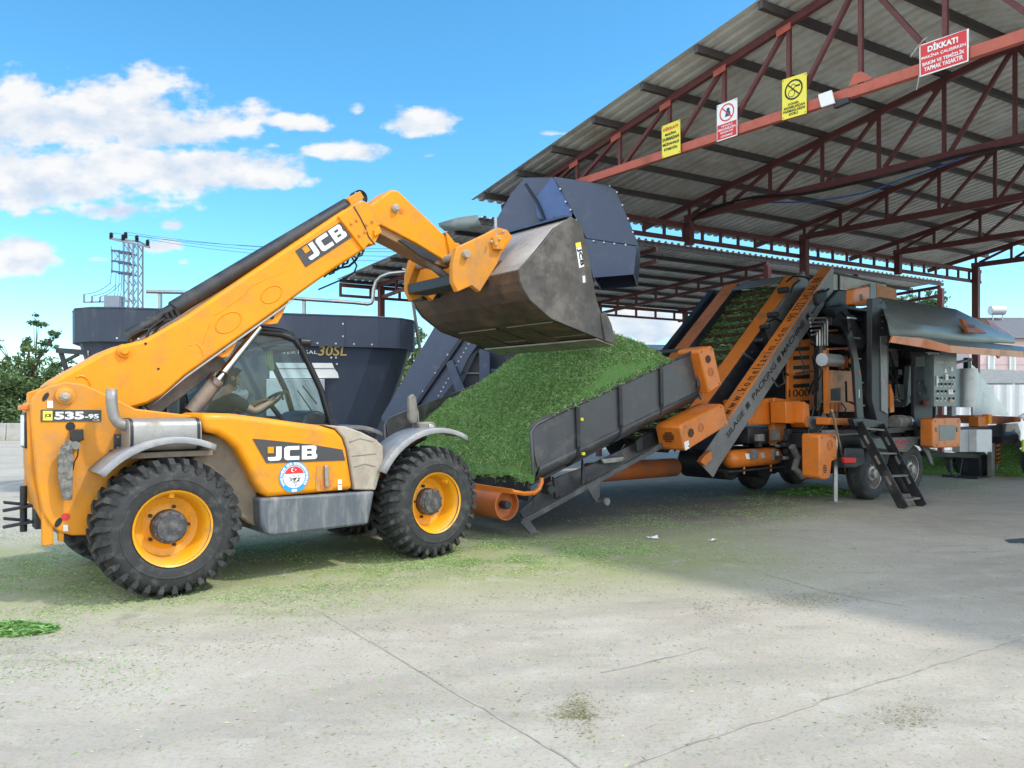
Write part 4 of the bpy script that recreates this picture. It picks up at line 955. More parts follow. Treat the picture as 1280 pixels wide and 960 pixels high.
# ================================================================== inclined feed hopper and its silage heap
HP = thing('feed_hopper', T.W(6, 2, 0), 'dark grey inclined feed hopper with ribbed side panels holding the silage heap', 'hopper')
def hz(s): return 1.405+.331*(s-4.29)       # top edge height
HN, HF = .19, 3.80
def hop_panel(l, inw, name):
    sz = [T.U(x, y, HN) for x, y in ((672,584),(668,566),(664.5,535),(667,529),(673,525),(684,519.5),(867.5,439.8),(872,462),(877.5,490),(877,500))]
    hzf = [(a, z) for a, z in sz]
    b = MB(); b.szprism(T, hzf+[(7.6, hz(7.6)-.62), (4.42, hz(4.42)-.55)], l, l+.03*(1 if inw > 0 else -1))
    po = b.build(name, M_hop, HP, bevel=.004)
    rows = []
    for f, dl, dz in ((0, 0, 0), (.35, .03, -.09), (.7, .12, -.17), (1., .27, -.23)):
        rows.append([T.W(s, l+inw*dl, hz(s)-(.545+(s-4.4)*.02)+dz) for s in (4.42, 5.5, 6.6, 7.6)])
    b = MB(); b.sheet(rows); b.build('panel_bend', M_hop, po, smooth=60, thick=.025)
    return po
npn = hop_panel(HN, 1, 'side_panel'); fpn = hop_panel(HF, -1, 'side_panel')
for l, inw, po in ((HN, 1, npn), (HF, -1, fpn)):
    for s in (5.05, 5.86, 6.72, 7.56):
        b = MB(); o = -.03*inw
        b.tube([T.W(s, l+o, hz(s)-.01), T.W(s+.02, l+o, hz(s)-.52), T.W(s+.03, l+o+inw*.05, hz(s)-.64), T.W(s+.03, l+o+inw*.16, hz(s)-.74), T.W(s+.03, l+o+inw*.32, hz(s)-.80)], .033, n=4); b.build('panel_rib', M_dk, po)
    b = MB(); b.tube([T.W(4.31, l, hz(4.31)-.6), T.W(4.27, l, hz(4.29)-.06), T.W(4.36, l, hz(4.36)+.01), T.W(4.6, l, hz(4.6)+.018), T.W(7.55, l, hz(7.55)+.018)], .022, n=6); b.build('panel_edge', M_hop, po, smooth=60)
for s, d in ((5.09, -.18), (5.12, -.64)):
    b = MB(); b.obox(T.W(s, HN-.06, hz(s)+d), T.su*.02, T.lu*.02, ZU*.02); b.build('marker_tab', M_yels, npn, bevel=.006)
b = MB(); b.sheet([[T.W(s, l, hz(s)-.80) for l in (.4, 2, 3.6)] for s in (4.45, 7.9)]); b.build('floor_belt', M_dk, HP, thick=.04)
b = MB(); b.fbox(T, 7.62, 7.68, .95, 3.75, hz(7.6)-.8, hz(7.6)+.0); b.build('end_wall', M_hop, HP, bevel=.004)
b = MB(); b.bar(T.W(7.62, .2, hz(7.6)+.02), T.W(7.62, 3.8, hz(7.6)+.02), .08, .05); b.build('end_wall_rim', M_hop, HP)
b = MB(); b.bar(T.W(*(lambda q: (q[0], .30, q[1]))(T.U(652,653,.30))), T.W(*(lambda q: (q[0], .30, q[1]))(T.U(836,552,.30))), .05, .07); b.build('frame_rail', M_hop, HP, bevel=.006)
b = MB(); b.bar(T.W(4.25, 3.6, .30), T.W(7.4, 3.6, 1.25), .05, .07); b.build('frame_rail', M_hop, HP)
def hpl(name, pts, l0, l1, m, lref=None, parent=None, bevel=.004): b = MB(); b.tprism(T, pts, l0, l1, lref); return b.build(name, m, parent or HP, bevel=bevel)
hpl('side_skirt', [(684,604),(700,595),(736,582),(790,556),(835,527),(840,548),(790,576),(740,600),(655,648),(650,640),(668,622)], .50, .53, M_hop)
hpl('gusset', [(692,596),(699,602),(697,617),(703,622),(695,624)], .36, .40, M_dk)
hpl('gusset', [(729,574),(732,590),(736,606),(728,606)], .34, .38, M_dk)
hpl('support_leg', [(733,607),(750,596),(750,621),(745,627),(741,622)], .27, .30, M_hop)
ft = hpl('front_foot', [(651,653),(661,648),(673,666),(663,667)], .26, .30, M_hop)
hpl('gusset', [(795,552),(803,545),(804,562),(797,566)], .36, .40, M_dk); hpl('cross_pipe', [(752,574),(779,570),(782,574),(779,578),(755,580)], .40, .46, M_steel, bevel=.012)
hpl('cable_box', [(797,548),(826,536),(829,552),(800,566)], .46, .50, M_dk)
b = MB(); q = T.U(758.5, 627, .3); b.cyl(T.W(q[0], .28, q[1]), T.W(q[0], .34, q[1]), .055, n=16); cw_ = b.build('castor_wheel', M_gry, HP, bevel=.01)
b = MB(); b.bar(T.W(q[0]-.18, .36, q[1]+.02), T.W(q[0], .36, q[1]), .03); b.build('castor_arm', M_hop, HP)
q = T.U(637, 632, .36); RC = T.W(q[0], .36, q[1])
b = MB(); b.lathe([(.19, .05), (.19, 3.2)], RC, T.lu, 28); b.lathe([(.19,.05),(.175,.05),(.165,.14),(.05,.16),(.001,.16)], RC, T.lu, 28); rol = b.build('drive_roller', M_orao, HP, smooth=35)
b = MB(); b.cyl(RC+T.lu*.02, RC+T.lu*.2, .05, n=14); b.build('roller_bearing', M_dk, rol, bevel=.006)
b = MB(); pts = [(640,614.5),(655,617),(668,616),(674,611),(677,603),(677,597)]
b.tube([T.W(a, .22, z) for a, z in (T.U(x, y, .22) for x, y in pts)], .030, n=6); l0_ = b.v[:6]; b.bar(T.W(*(lambda q: (q[0], .22, q[1]))(T.U(641,614.5,.22))), T.W(*(lambda q: (q[0]-.02, 2.2, q[1]+.02))(T.U(641,614.5,.22))), .03, .06); b.build('front_lip', M_ora, HP, smooth=50)
b = MB(); b.tube([T.W(a, .3, z) for a, z in (T.U(x, y, .3) for x, y in ((664,640),(667,628),(665,616),(661,611)))], .008, n=6); b.build('drive_cable', M_hose, HP)
b = MB(); q = T.U(686, 612, .34); b.cyl(T.W(q[0], .28, q[1]), T.W(q[0], .44, q[1]), .06, n=12); b.build('gear_motor', M_dk, HP, bevel=.008)
# dark front baffle below the heap
b = MB(); b.fbox(T, 4.42, 4.46, .42, 3.6, .45, hz(4.4)-.62); b.build('front_baffle', M_dk, HP)
def vents(parent, c, ax, ay, w, h, n, m=None):
    for k in range(n):
        f = (k-(n-1)/2); hw = w*math.sqrt(max(.15, 1-(f/(n/2))**2))
        b = MB(); nn = ax.cross(ay).normalized(); b.obox(c+ay*f*h+nn*.003, ax*hw, ay*h*.27, nn*.003); b.build('vent_slot', M_black, parent)
def logo_ring(parent, c, ax, ay, r):
    b = MB(); ring(b, c, ax, ay, r, r*.14, 24); b.build('round_mark', M_orao, parent, fix=False)
    b = MB(); ring(b, c, ax, ay, r*.68, r*.12, 20); b.build('round_mark', M_orao, parent, fix=False)
    b = MB(); nn = ax.cross(ay).normalized()*.004; b.obox(c+nn, ax*r*.3, ay*r*.09, nn*.1); b.build('round_mark', M_orao, parent)
def fpt(px, py, l): a, z = T.U(px, py, l); return T.W(a, l, z)
cb1 = [(876,438),(889,434),(900,481),(887,489)]; mo = hpl('motor_cover', [(874,440),(876,436),(889,432),(892,435),(902.5,481.5),(886,492)], .02, .45, M_ora, bevel=.022)
ax = (fpt(900,470,.02)-fpt(884,476,.02)).normalized(); ay = (fpt(891,440,.02)-fpt(897,472,.02)).normalized()
cover_bolts(mo, T, cb1, .018, M_gry, .92); vents(mo, fpt(885,449,.019), ay, -ax, .06, .026, 5); logo_ring(mo, fpt(888.5,465,.019), ax, ay, .065)
mo2 = hpl('motor_cover', [(850,534),(853,530),(902,504.8),(905,506.5),(911,531),(858,563.8),(855,561)], -.10, .36, M_ora, bevel=.022)
ax = (fpt(905,512,-.1)-fpt(860,536,-.1)).normalized(); ay = (fpt(852,535,-.1)-fpt(857,560,-.1)).normalized()
cover_bolts(mo2, T, [(854,533),(903,507),(908,530),(859,560)], -.102, M_gry, .92); vents(mo2, fpt(863.5,541,-.101), ay, -ax, .065, .028, 5); logo_ring(mo2, fpt(876,534.5,-.101), ax, ay, .065)
q0, q1, q2 = [fpt(x, y, -.103) for x, y in ((856.5,563),(862,560),(855,553))]
b = MB(); b.prism([q0, q1, q1+(q2-q0), q2], -T.lu*.003); b.build('sticker', M_white, mo2)
vents(mo2, T.W(*(lambda q: (q[0]-.004, .12, q[1]))(T.U(851,547,-.1))), -T.lu, ZU, .10, .03, 5)
b = MB(); p0 = fpt(770,588,.9); p1 = T.W(T.U(850,568,.9)[0]+.2, 1.0, T.U(850,568,.9)[1]); b.cyl(fpt(735,591,1.6), fpt(843,584,1.6), .16, n=24); b.build('under_tube', M_orao, HP, smooth=35)
# ---- silage heap
HEAP = thing('silage_heap', T.W(6, 2, 0), 'tall heap of freshly chopped green silage lying in the grey hopper under the bucket', 'silage heap')
def vn(x, y, sc):
    v = 0
    for o, (a, b_, c) in enumerate(((1.3,.7,.2),(2.9,-1.7,1.1),(-4.1,5.3,2.2),(9.1,7.7,.4))): v += math.sin(a*x*sc+b_*y*sc+c*3)*math.cos(b_*x*sc*.8-a*y*sc+c)/(o+1.2)
    return v
def hh(s, l):
    f = .84+(s-4.40)*1.0                     # front slope
    bk_ = 2.84-(s-6.75)*.66
    lf = 2.84-max(0, l-1.15)*.16-max(0, l-2.35)*.62
    rt = 2.84-max(0, 1.15-l)*.68
    vals = [f, bk_, lf, rt]; k = 10.
    z = -math.log(sum(math.exp(-k*v) for v in vals))/k
    z += .045*vn(s, l, 2.6)+.03*vn(s+3, l-2, 6.5)+.016*vn(s-1, l+2, 15)
    z = max(z, hz(s)-.79)
    if l < HN+.12: z = min(z, hz(s)+.03)
    return z
SG = np.linspace(4.36, 7.9, 120); LG = np.linspace(.24, 3.76, 120)
gv = []; gf = []
for i, s in enumerate(SG):
    for l in LG: gv.append(T.W(s, l, hh(s, l)+(-.10 if i == 0 else 0)))
nL = len(LG)
for i in range(len(SG)-1):
    for j in range(nL-1): gf.append((i*nL+j, (i+1)*nL+j, (i+1)*nL+j+1, i*nL+j+1))
NBL = 88000
ss = 4.38+npr.random(NBL)*3.45; ll = .25+npr.random(NBL)*3.5
pts = np.array([T.W(a, b_, hh(a, b_)+.01) for a, b_ in zip(ss, ll)]); pts[:, 2] += np.abs(npr.normal(0, .016, NBL))
rk = random.Random(8); ex_ = []
for k in range(90):           # loose clumps standing proud of the heap
    a, b_ = rk.uniform(4.5, 7.2), rk.uniform(.4, 3.4)
    for q in range(70):
        u, w = a+rk.gauss(0, .05), b_+rk.gauss(0, .07)
        ex_.append(T.W(u, w, hh(u, w)+abs(rk.gauss(0, .04))))
for k in range(700):          # spilt over the panel edge and hanging at the front
    u = rk.uniform(4.6, 7.0); ex_.append(T.W(u, HN+rk.gauss(-.005, .03), hz(u)+.02+abs(rk.gauss(0, .02))))
for k in range(900):
    w = rk.uniform(.3, 3.5); ex_.append(T.W(4.37+rk.gauss(0, .02), w, .80-abs(rk.gauss(0, .07))))
for k in range(90):
    u, w = rk.uniform(5.25, 5.5), rk.uniform(-.05, 2.2); ex_.append(T.W(u, w, 2.48-abs(rk.gauss(0, .12))))
pts = np.concatenate([pts, np.array([tuple(p) for p in ex_])])
bv = blades(pts, (.03, .095), None, None, flat=.9, width=.11)
blade_obj('chopped_silage', bv, M_gr+[M_pile], HEAP, weights=[.26, .38, .26, .10], extra=(np.array(gv), gf))
# ================================================================== belt elevator feeding the packing machine
EL = thing('belt_elevator', T.W(10, 1.5, 0), 'steep grey belt elevator with orange edge strips lifting silage from the hopper', 'conveyor')
(eb_s, eb_z), (et_s, et_z) = T.U(910, 523, .45), T.U(1040, 333, .45)
ED = Vector((et_s-eb_s, et_z-eb_z)); EK = ED.y/ED.x
def el(f, l, off=0.):           # point at fraction f of the rail, l across, off normal to the incline (up)
    n = Vector((-ED.y, ED.x)).normalized(); return T.W(eb_s+ED.x*f+n.x*off, l, eb_z+ED.y*f+n.y*off)
def tpl(root): return lambda name, pts, l0, l1, m, lref=None, parent=None, bevel=.004: (lambda b: b.tprism(T, pts, l0, l1, lref).build(name, m, parent or root, bevel=bevel))(MB())
elp = tpl(EL)
np_ = elp('side_plate', [(873,577),(891.7,597),(899,583),(1041.7,364),(1042,334),(1039,333),(910,523.5)], .45, .475, M_plate)
elp('plate_flap', [(873,577),(877,571),(886,563),(888,573),(879,582)], .36, .44, M_ora, lref=.40)
def strip(l0, l1, f0, f1, name, m, th=.03):
    b = MB(); b.hexa([el(f0,l0,-th), el(f1,l0,-th), el(f1,l1,-th), el(f0,l1,-th), el(f0,l0), el(f1,l0), el(f1,l1), el(f0,l1)]); return b.build(name, m, EL, bevel=.004)
sc = strip(.44, .70, .0, 1.0, 'edge_strip', M_ora)
sb_ = strip(1.06, 1.40, -.12, .97, 'edge_strip', M_ora); sfar = strip(2.46, 2.80, -.12, .97, 'edge_strip', M_ora)
strip(2.98, 3.14, -.12, .94, 'far_guard', M_dk, .25)
for l in (1.05, 1.38, 2.45, 2.80): strip(l, l+.02, -.12, .97, 'rail_web', M_dk, .32)
b = MB(); b.hexa([el(-.12,2.98,-.6), el(.93,2.98,-.6), el(.93,3.02,-.6), el(-.12,3.02,-.6), el(-.12,2.98), el(.93,2.98), el(.93,3.02), el(-.12,3.02)]); b.build('far_plate', M_dk, EL)
bl = MB(); bl.hexa([el(-.15,1.40,-.22), el(.97,1.40,-.22), el(.97,2.46,-.22), el(-.15,2.46,-.22), el(-.15,1.40,-.20), el(.97,1.40,-.20), el(.97,2.46,-.20), el(-.15,2.46,-.20)]); blt = bl.build('belt', M_dk, EL)
for k in range(17):
    f = -.1+k*.063; b = MB(); b.hexa([el(f,1.42,-.2), el(f+.008,1.42,-.2), el(f+.008,2.44,-.2), el(f,2.44,-.2), el(f,1.42,-.13), el(f+.008,1.42,-.13), el(f+.008,2.44,-.13), el(f,2.44,-.13)]); b.build('cleat', mat('cleat_brown', (.10,.055,.03), .7, var=.3), blt)
pts = []
r2 = random.Random(5)
for k in range(17):
    for q in range(620):
        f = -.1+k*.063+abs(r2.gauss(0, .024))+.006; l = r2.uniform(1.44, 2.44)
        pts.append(el(f, l, -.2+max(0, r2.gauss(.03, .03))))
blade_obj('carried_silage', blades(np.array(pts), (.04, .11), None, None, .8, .15), M_gr[:3], blt, kind='stuff')
hb = MB(); hb.hexa([el(.90,1.42,.02), el(.99,1.42,-.10), el(.99,2.46,-.10), el(.90,2.46,.02), el(.90,1.42,.05), el(1.0,1.42,-.06), el(1.0,2.46,-.06), el(.90,2.46,.05)]); hb.build('head_cover', M_plate, EL, bevel=.01)
b = MB(); b.hexa([el(-.1,.5,-.35), el(.97,.5,-.35), el(.97,1.05,-.35), el(-.1,1.05,-.35), el(-.1,.5,-.32), el(.97,.5,-.32), el(.97,1.05,-.32), el(-.1,1.05,-.32)]); b.build('service_tray', M_navyd, EL)
b = MB(); b.hexa([el(.58,.98,-.30), el(.98,.98,-.30), el(.98,1.04,-.30), el(.58,1.04,-.30), el(.58,.98,.0), el(.98,.98,.03), el(.98,1.04,.03), el(.58,1.04,.0)]); b.build('head_plate', M_plate, EL)
for i, (x, y, r) in enumerate(((972,393,.055),(985,362,.06),(955,425,.05),(962,408,.04))):
    p = fpt(x, y, .85); b = MB(); b.cyl(p, p+T.lu*.2, r, n=16); b.build('hydraulic_motor', M_dk, EL, bevel=.01)
for pts_ in ([(950,450),(958,436),(968,428),(976,420),(983,402)], [(940,440),(948,444),(955,440),(962,430)], [(960,402),(970,398),(978,403),(986,396),(990,380)], [(983,352),(992,345),(1005,346),(1013,349)], [(988,366),(992,356),(1000,350)]):
    b = MB(); b.tube([fpt(x, y, .8) for x, y in pts_], .018, n=6); b.build('hydraulic_hose', M_hose, EL, smooth=60)
b = MB(); b.bar(fpt(928,441,.9), fpt(945,453,.9), .03); b.build('tie_rod', M_steel, EL)
# lettering on the strip and plate
def etext(s, f0, f1, l0, l1, off, m, name='lettering', bold=.02, parent=None):
    # on the top strip: reading up the incline
    return txt(s, el(f0, l1, off), el(f1, l1, off), el(f0, l0+(l0-l1)*0, off)+(el(f0, l0, off)-el(f0, l0, off)), bold=bold) if False else txt(s, el(f0, l0, off), el(f1, l0, off), el(f0, l1, off), bold=bold, depth=.001).build(name, m, parent or EL, fix=False)
etext('w w w . k o m e l t a r i m . c o m', .02, .56, .47, .64, .004, M_black, parent=sc, bold=.01)
etext('+90 332 342 66 88', .60, .92, .48, .65, .004, M_black, parent=sc, bold=.0)
def ptext(s, f0, f1, o0, o1, parent, bold=.02):
    q = [el(f0, .447, o0), el(f1, .447, o0), el(f0, .447, o1)]; return txt(s, *q, bold=bold, depth=.002).build('lettering', M_black, parent, fix=False)
ptext('SILAGE', -.05, .09, -.25, -.15, np_); ptext('PACKING', .17, .38, -.25, -.14, np_); ptext('MACHINE', .44, .66, -.25, -.14, np_); ptext('MADE IN TURKEY', .73, .90, -.27, -.21, np_, .01)
for f in (.125, .41, .695):
    b = MB(); b.prism([el(f-.012,.446,-.25), el(f+.014,.446,-.25), el(f+.014,.446,-.15), el(f-.012,.446,-.15)], -T.lu*.002); b.build('square_mark', M_black, np_)
elp('plate_box', [(1021,367),(1034,364),(1034,372),(1024,382),(1022,378)], .36, .45, M_dk, parent=np_, bevel=.01)
b = MB(); b.tube([fpt(x, y, .40) for x, y in ((1022,366),(1028,363),(1033,364),(1036,361))], .02, n=6); b.build('lock_cable', M_hose, np_)

# ================================================================== packing machine on its twin-axle chassis
PK = thing('packing_machine', T.W(13, .6, 0), 'large orange and dark grey silage packing machine on a twin-axle chassis with side doors raised', 'packing machine')
pk = tpl(PK)
def pbox(name, x0, y0, x1, y1, l0, l1, m, parent=None, bevel=.01, lref=None, **k):
    lr = l0 if lref is None else lref
    s0, s1 = T.U(x0, 500, lr)[0], T.U(x1, 500, lr)[0]; xm = (x0+x1)/2
    z0, z1 = T.U(xm, y1, lr)[1], T.U(xm, y0, lr)[1]
    b = MB(); b.fbox(T, s0, s1, l0, l1, z0, z1); return b.build(name, m, parent or PK, bevel=bevel, **k)
ML = -.65
# chassis
b = MB(); b.fbox(T, 10.5, 18.6, -.30, -.16, .92, 1.18); b.fbox(T, 9.2, 18.6, 1.35, 1.49, .92, 1.18); b.fbox(T, 10.5, 10.65, -.16, 1.35, .92, 1.18); b.build('chassis', M_dk, PK, bevel=.008)
b = MB(); b.fbox(T, 10.5, 14.9, -.60, 1.95, 1.19, 1.25); b.build('deck', M_dk, PK)
# body shell: rear wall, far wall, roof, posts
b = MB(); b.fbox(T, 12.3, 14.8, 1.88, 1.94, 1.25, 3.5); b.build('far_wall', M_dk, PK)
b = MB(); b.fbox(T, 12.3, 14.9, .2, 1.94, 3.50, 3.54); b.build('machine_roof', M_plate, PK)
b = MB(); b.fbox(T, 14.82, 14.9, -.3, 1.9, 1.25, 3.55); b.build('front_bulkhead', M_dk, PK)
b = MB(); b.fbox(T, 13.0, 13.06, .1, 1.9, 1.25, 3.5); b.build('inner_bulkhead', M_dk, PK)
arc = pk('door_pillar', [(1090,373),(1101,372.5),(1108,382),(1111,396),(1111.5,418),(1110,545),(1101,545),(1090,500)], ML, ML+.10, M_dk, bevel=.01)
pk('pillar_face', [(1101,420),(1109,420),(1110,518),(1102,513)], ML-.02, ML, M_plate, bevel=.004)
for y in (378,386,394,402,410,421,441,452,478,496):
    q = T.U(1102, y, ML); b = MB(); b.cyl(T.W(q[0], ML-.035, q[1]), T.W(q[0], ML, q[1]), .012, n=6); b.build('rivet', M_steel, arc)
# grille tower at the rear
gl = pbox('grille_tower', 985, 423, 1022, 527, .64, 1.2, M_dk, bevel=.05)
b = MB(); b.fbox(T, 10.6, 13.9, .1, 1.3, .45, 1.18); b.build('wheel_well', M_dk, PK)
gp = pk('grille', [(985,428),(1012,423),(1018,428),(1018.5,512),(1010,515),(985,512)], .58, .64, M_ora, bevel=.02)
for k, y in enumerate((436,447,459,471,482,503,512)):
    b = MB(); b.tprism(T, [(992,y-1.5),(1012,y-3),(1012,y+2),(992,y+3)], .573, .58); b.build('grille_slot', M_black, gp)
ttxt('1000', (986,496.5), (1012,495), (986,487), .573, M_dk, gp, bold=.01)
pbox('grille_post', 1027, 414, 1033, 527, .2, .26, M_plate, bevel=.012)
pbox('tower_frame', 1020, 418, 1027, 527, .56, .66, M_dk, bevel=.02)
for k in range(5):
    b = MB(); o = k*3.2
    b.tube([fpt(x, y, .15) for x, y in ((1012+o*.2,398+o*1.6),(1033-o,397+o*1.6),(1034-o,402+o),(1034-o,432))], .018, n=6); b.build('vent_pipe', M_steel, PK, smooth=60)
pk('warning_sticker', [(1027.5,501),(1033,500),(1033,512),(1027.5,512)], .193, .2, M_yels)
cover_bolts(gp, T, [(987,430),(1015,427),(1015,510),(988,510)], .578, M_gry, .97)
# lower rear: orange casing, bracket, air receiver, motor
oc = pk('pump_casing', [(935,500),(966,497),(966,531),(936,531)], .55, 1.1, M_ora, bevel=.02)
pk('casing_door', [(967,497),(983,499),(983,548),(968,556)], .50, .62, M_ora, bevel=.015)
pk('chute_bracket', [(982,502),(1001,501),(1001,530),(983,529)], .20, .50, M_ora, bevel=.01)
pk('chute_bracket', [(1000,502),(1006,506),(1008,534),(1003,534),(999,528)], .02, .30, M_ora, bevel=.008, lref=.1)
cover_bolts(oc, T, [(938,503),(963,500),(963,528),(939,528)], .548, M_gry, .95)
pk('motor_block', [(936,534),(962,535),(962,556),(936,555)], .6, 1.0, M_dk, bevel=.03)
b = MB(); a0, a1 = fpt(908,572,.55), fpt(970,572,.55); a1 = T.W(T.U(968,572,.55)[0], .55, T.U(940,572,.55)[1]); a0 = T.W(T.U(912,572,.55)[0], .55, T.U(940,572,.55)[1])
ar = MB(); LL_ = (a1-a0).length; R_ = .155
ar.lathe([(.001,-.09),(.07,-.078),(.115,-.05),(.145,-.015),(R_,.03),(R_,LL_-.03),(.145,LL_+.015),(.115,LL_+.05),(.07,LL_+.078),(.001,LL_+.09)], a0, T.su, 24); aro = ar.build('air_receiver', M_ora, PK, smooth=50)
for f in (.25, .85):
    c = a0+T.su*LL_*f; b = MB(); b.bar(c-ZU*.26-T.lu*.05, c-ZU*.1-T.lu*.05, .05, .03); b.build('receiver_foot', M_ora, aro, bevel=.004)
for f, w_, m_ in ((.22,.055,M_white),(.55,.06,M_silv),(.88,.055,M_white)):
    c = a0+T.su*LL_*f-T.lu*(R_*.985)+ZU*.045; b = MB(); b.obox(c, T.su*w_, T.lu*.004, ZU*.045-T.lu*-.014); b.build('sticker', m_, aro)
b = MB(); b.fbox(T, T.U(905,585,.55)[0], T.U(975,585,.55)[0], .45, .75, .56, .59); b.build('receiver_tray', M_dk, PK)
# rear lower cover box
lb = pk('lower_cover', [(1024.5,545),(1026,542.5),(1043,541.5),(1046,544),(1046.5,574),(1040,577),(1038,597),(1034,599.5),(1027,599),(1025,596)], ML+.02, ML+.34, M_ora, bevel=.025)
ax, ay = T.su, ZU; logo_ring(lb, fpt(1037.5,556.5,ML+.018), ax, ay, .085); vents(lb, fpt(1031,586,ML+.018), ax, ay, .055, .028, 5)
pk('cover_bracket', [(1010,521),(1034,520),(1035,541),(1014,541)], -.0, .04, M_plate, bevel=.006)
cover_bolts(lb, T, [(1027,546),(1043,545),(1043,572),(1028,595)], ML+.017, M_gry, .95)
b = MB(); b.bar(fpt(1044,545,ML+.3), T.W(T.U(1044,545,ML+.3)[0], ML+.3, .0), .06); b.bar(T.W(T.U(1044,545,ML+.3)[0]-.1, ML+.3, .012), T.W(T.U(1044,545,ML+.3)[0]+.1, ML+.3, .012), .2, .02); b.build('support_leg', M_steel, PK)
# roller casing under the rear
for s_, l_, r_ in ((10.4,1.3,.28),(11.0,1.5,.25),(9.8,1.6,.3)):
    b = MB(); b.cyl(T.W(s_, l_-.5, .62), T.W(s_, l_+.5, .62), r_, n=20); b.build('ram_drum', M_dk, PK, bevel=.02)
b = MB(); b.tube([fpt(990,558,.1), fpt(997,572,.1), fpt(993,585,.1), fpt(1003,596,.1)], .06, n=10); b.build('hydraulic_hose', M_gry, PK, smooth=60)
# middle bay: film roll, orange cabinet
b = MB(); c0 = fpt(1049,451,-.05); b.lathe([(.001,0),(.05,0),(.05,.02),(.115,.02),(.115,.6),(.001,.6)], c0, T.su*-1, 24); b.build('film_roll', M_silv, PK, smooth=35)
b = MB(); c0 = fpt(1051,451,-.05); b.cyl(c0, c0-T.su*.03, .05, n=14); b.build('roll_core', M_black, PK)
b = MB(); c0 = fpt(1064,451,-.05); b.cyl(c0, c0+T.su*.05, .06, n=14); b.build('roll_knob', M_ora, PK, bevel=.01)
cb_ = pbox('orange_cabinet', 1037, 463, 1069, 515, .0, .12, M_ora)
pk('cabinet_slot', [(1039,486),(1051,485),(1051,501),(1039,501)], -.008, .0, M_black, parent=cb_)
for x in (1041,1046,1051): pk('fuse_tab', [(x-1.6,503),(x+1.6,503),(x+1.6,515),(x-1.6,515)], -.02, -.009, M_red if x == 0 else M_orao, parent=cb_)
pk('orange_post', [(1033,438),(1036,437),(1037,517),(1034,517)], -.05, .02, M_ora)
pk('orange_rail', [(1036,435),(1064,434),(1064,436.5),(1036,437.5)], -.05, .0, M_orao); pk('orange_rail', [(1036,412),(1062,410),(1062,413),(1036,415)], .3, .35, M_orao)
pk('toolbox', [(1037,522),(1065,523),(1065,532),(1037,531)], -.35, -.1, M_ora, bevel=.008)
b = MB(); b.bar(T.W(T.U(1030,535,ML+.2)[0], ML+.2, 1.2), T.W(13.0, ML+.2, 1.2), .10, .10); b.build('side_rail', M_plate, PK, bevel=.008)
# upper machinery
pk('press_head', [(1034,376),(1048,362),(1068,363),(1072,392),(1080,420),(1062,420),(1045,400),(1036,392)], .4, 1.2, M_dk, bevel=.03)
pk('press_arm', [(1040,385),(1055,380),(1085,425),(1078,438),(1064,432)], .2, .4, M_dk, bevel=.02)
mc = pk('motor_cover', [(1067,362),(1070,360),(1086,357.5),(1087.5,359),(1087.5,382),(1070,382),(1067,380)], -.20, -.05, M_ora, bevel=.02)
vents(mc, fpt(1076.5,372,-.203), ax, ay, .06, .026, 5)
pk('white_panel', [(1042,341),(1108,355),(1108,380),(1042,375)], 1.55, 1.60, mat('panel_white', (.55,.56,.54), .5, var=.08, dirt=(.35,.33,.3), damt=.2))
pk('panel_edge', [(1042,339.5),(1109,353.5),(1109,355.5),(1042,341.5)], 1.50, 1.62, M_dk)
pk('panel_edge', [(1049,343),(1050.5,343),(1050.5,366),(1049,366)], 1.52, 1.55, M_dk)
pk('grey_post', [(1088,354),(1095,355),(1095,390),(1088,390)], .3, .36, M_hood)
bale = pk('orange_bale', [(1096,354),(1121,361),(1122,376),(1096,374)], 1.2, 1.7, mat('bale_orange', (.55,.26,.13), .8, var=.25, scale=20, dirt=(.62,.36,.22), damt=.4, dscale=8), bevel=.03)
for i, (x0, y0, x1, y1) in enumerate(((1040,398,1062,408),(1040,418,1060,430),(1066,396,1088,402),(1074,430,1088,445),(1076,465,1088,480))):
    pbox('machine_block', x0, y0, x1, y1, .2+.05*i, .7, M_dk)
for pts_ in ([(1042,400),(1052,390),(1060,398),(1068,410),(1070,440)], [(1050,405),(1058,402),(1068,398)], [(1092,500),(1090,520),(1096,535)], [(1115,500),(1120,520),(1135,530),(1142,515)], [(1150,510),(1146,525),(1152,540),(1160,535)], [(1112,440),(1118,460),(1122,480),(1116,500)], [(1160,455),(1158,480),(1162,500)], [(1135,470),(1138,490),(1132,505)]):
    b = MB(); b.tube([fpt(x, y, .0) for x, y in pts_], .022, n=6); b.build('hydraulic_hose', M_hose, PK, smooth=60)
rq = random.Random(21)
for k in range(26):
    s_, l_, z_ = rq.uniform(12.4, 14.6), rq.uniform(-.1, .9), rq.uniform(1.3, 3.2)
    b = MB(); b.obox(T.W(s_, l_, z_), T.su*rq.uniform(.04,.2), T.lu*rq.uniform(.03,.1), ZU*rq.uniform(.03,.16)); b.build('machine_block', rq.choice([M_dk, M_dk, M_gry, M_plate, M_orao]), PK, bevel=.01)
for k in range(22):
    p = T.W(rq.uniform(10.2, 14.6), rq.uniform(-.25, .5), rq.uniform(1.0, 3.0)); pts_ = [p]
    for j in range(5): p = p+T.su*rq.gauss(0,.14)+T.lu*rq.gauss(0,.08)+ZU*rq.gauss(-.06,.15); pts_.append(p)
    b = MB(); b.tube(pts_, rq.choice([.012,.018,.022]), n=6); b.build('hydraulic_hose', rq.choice([M_hose, M_hose, M_gry]), PK, smooth=60)
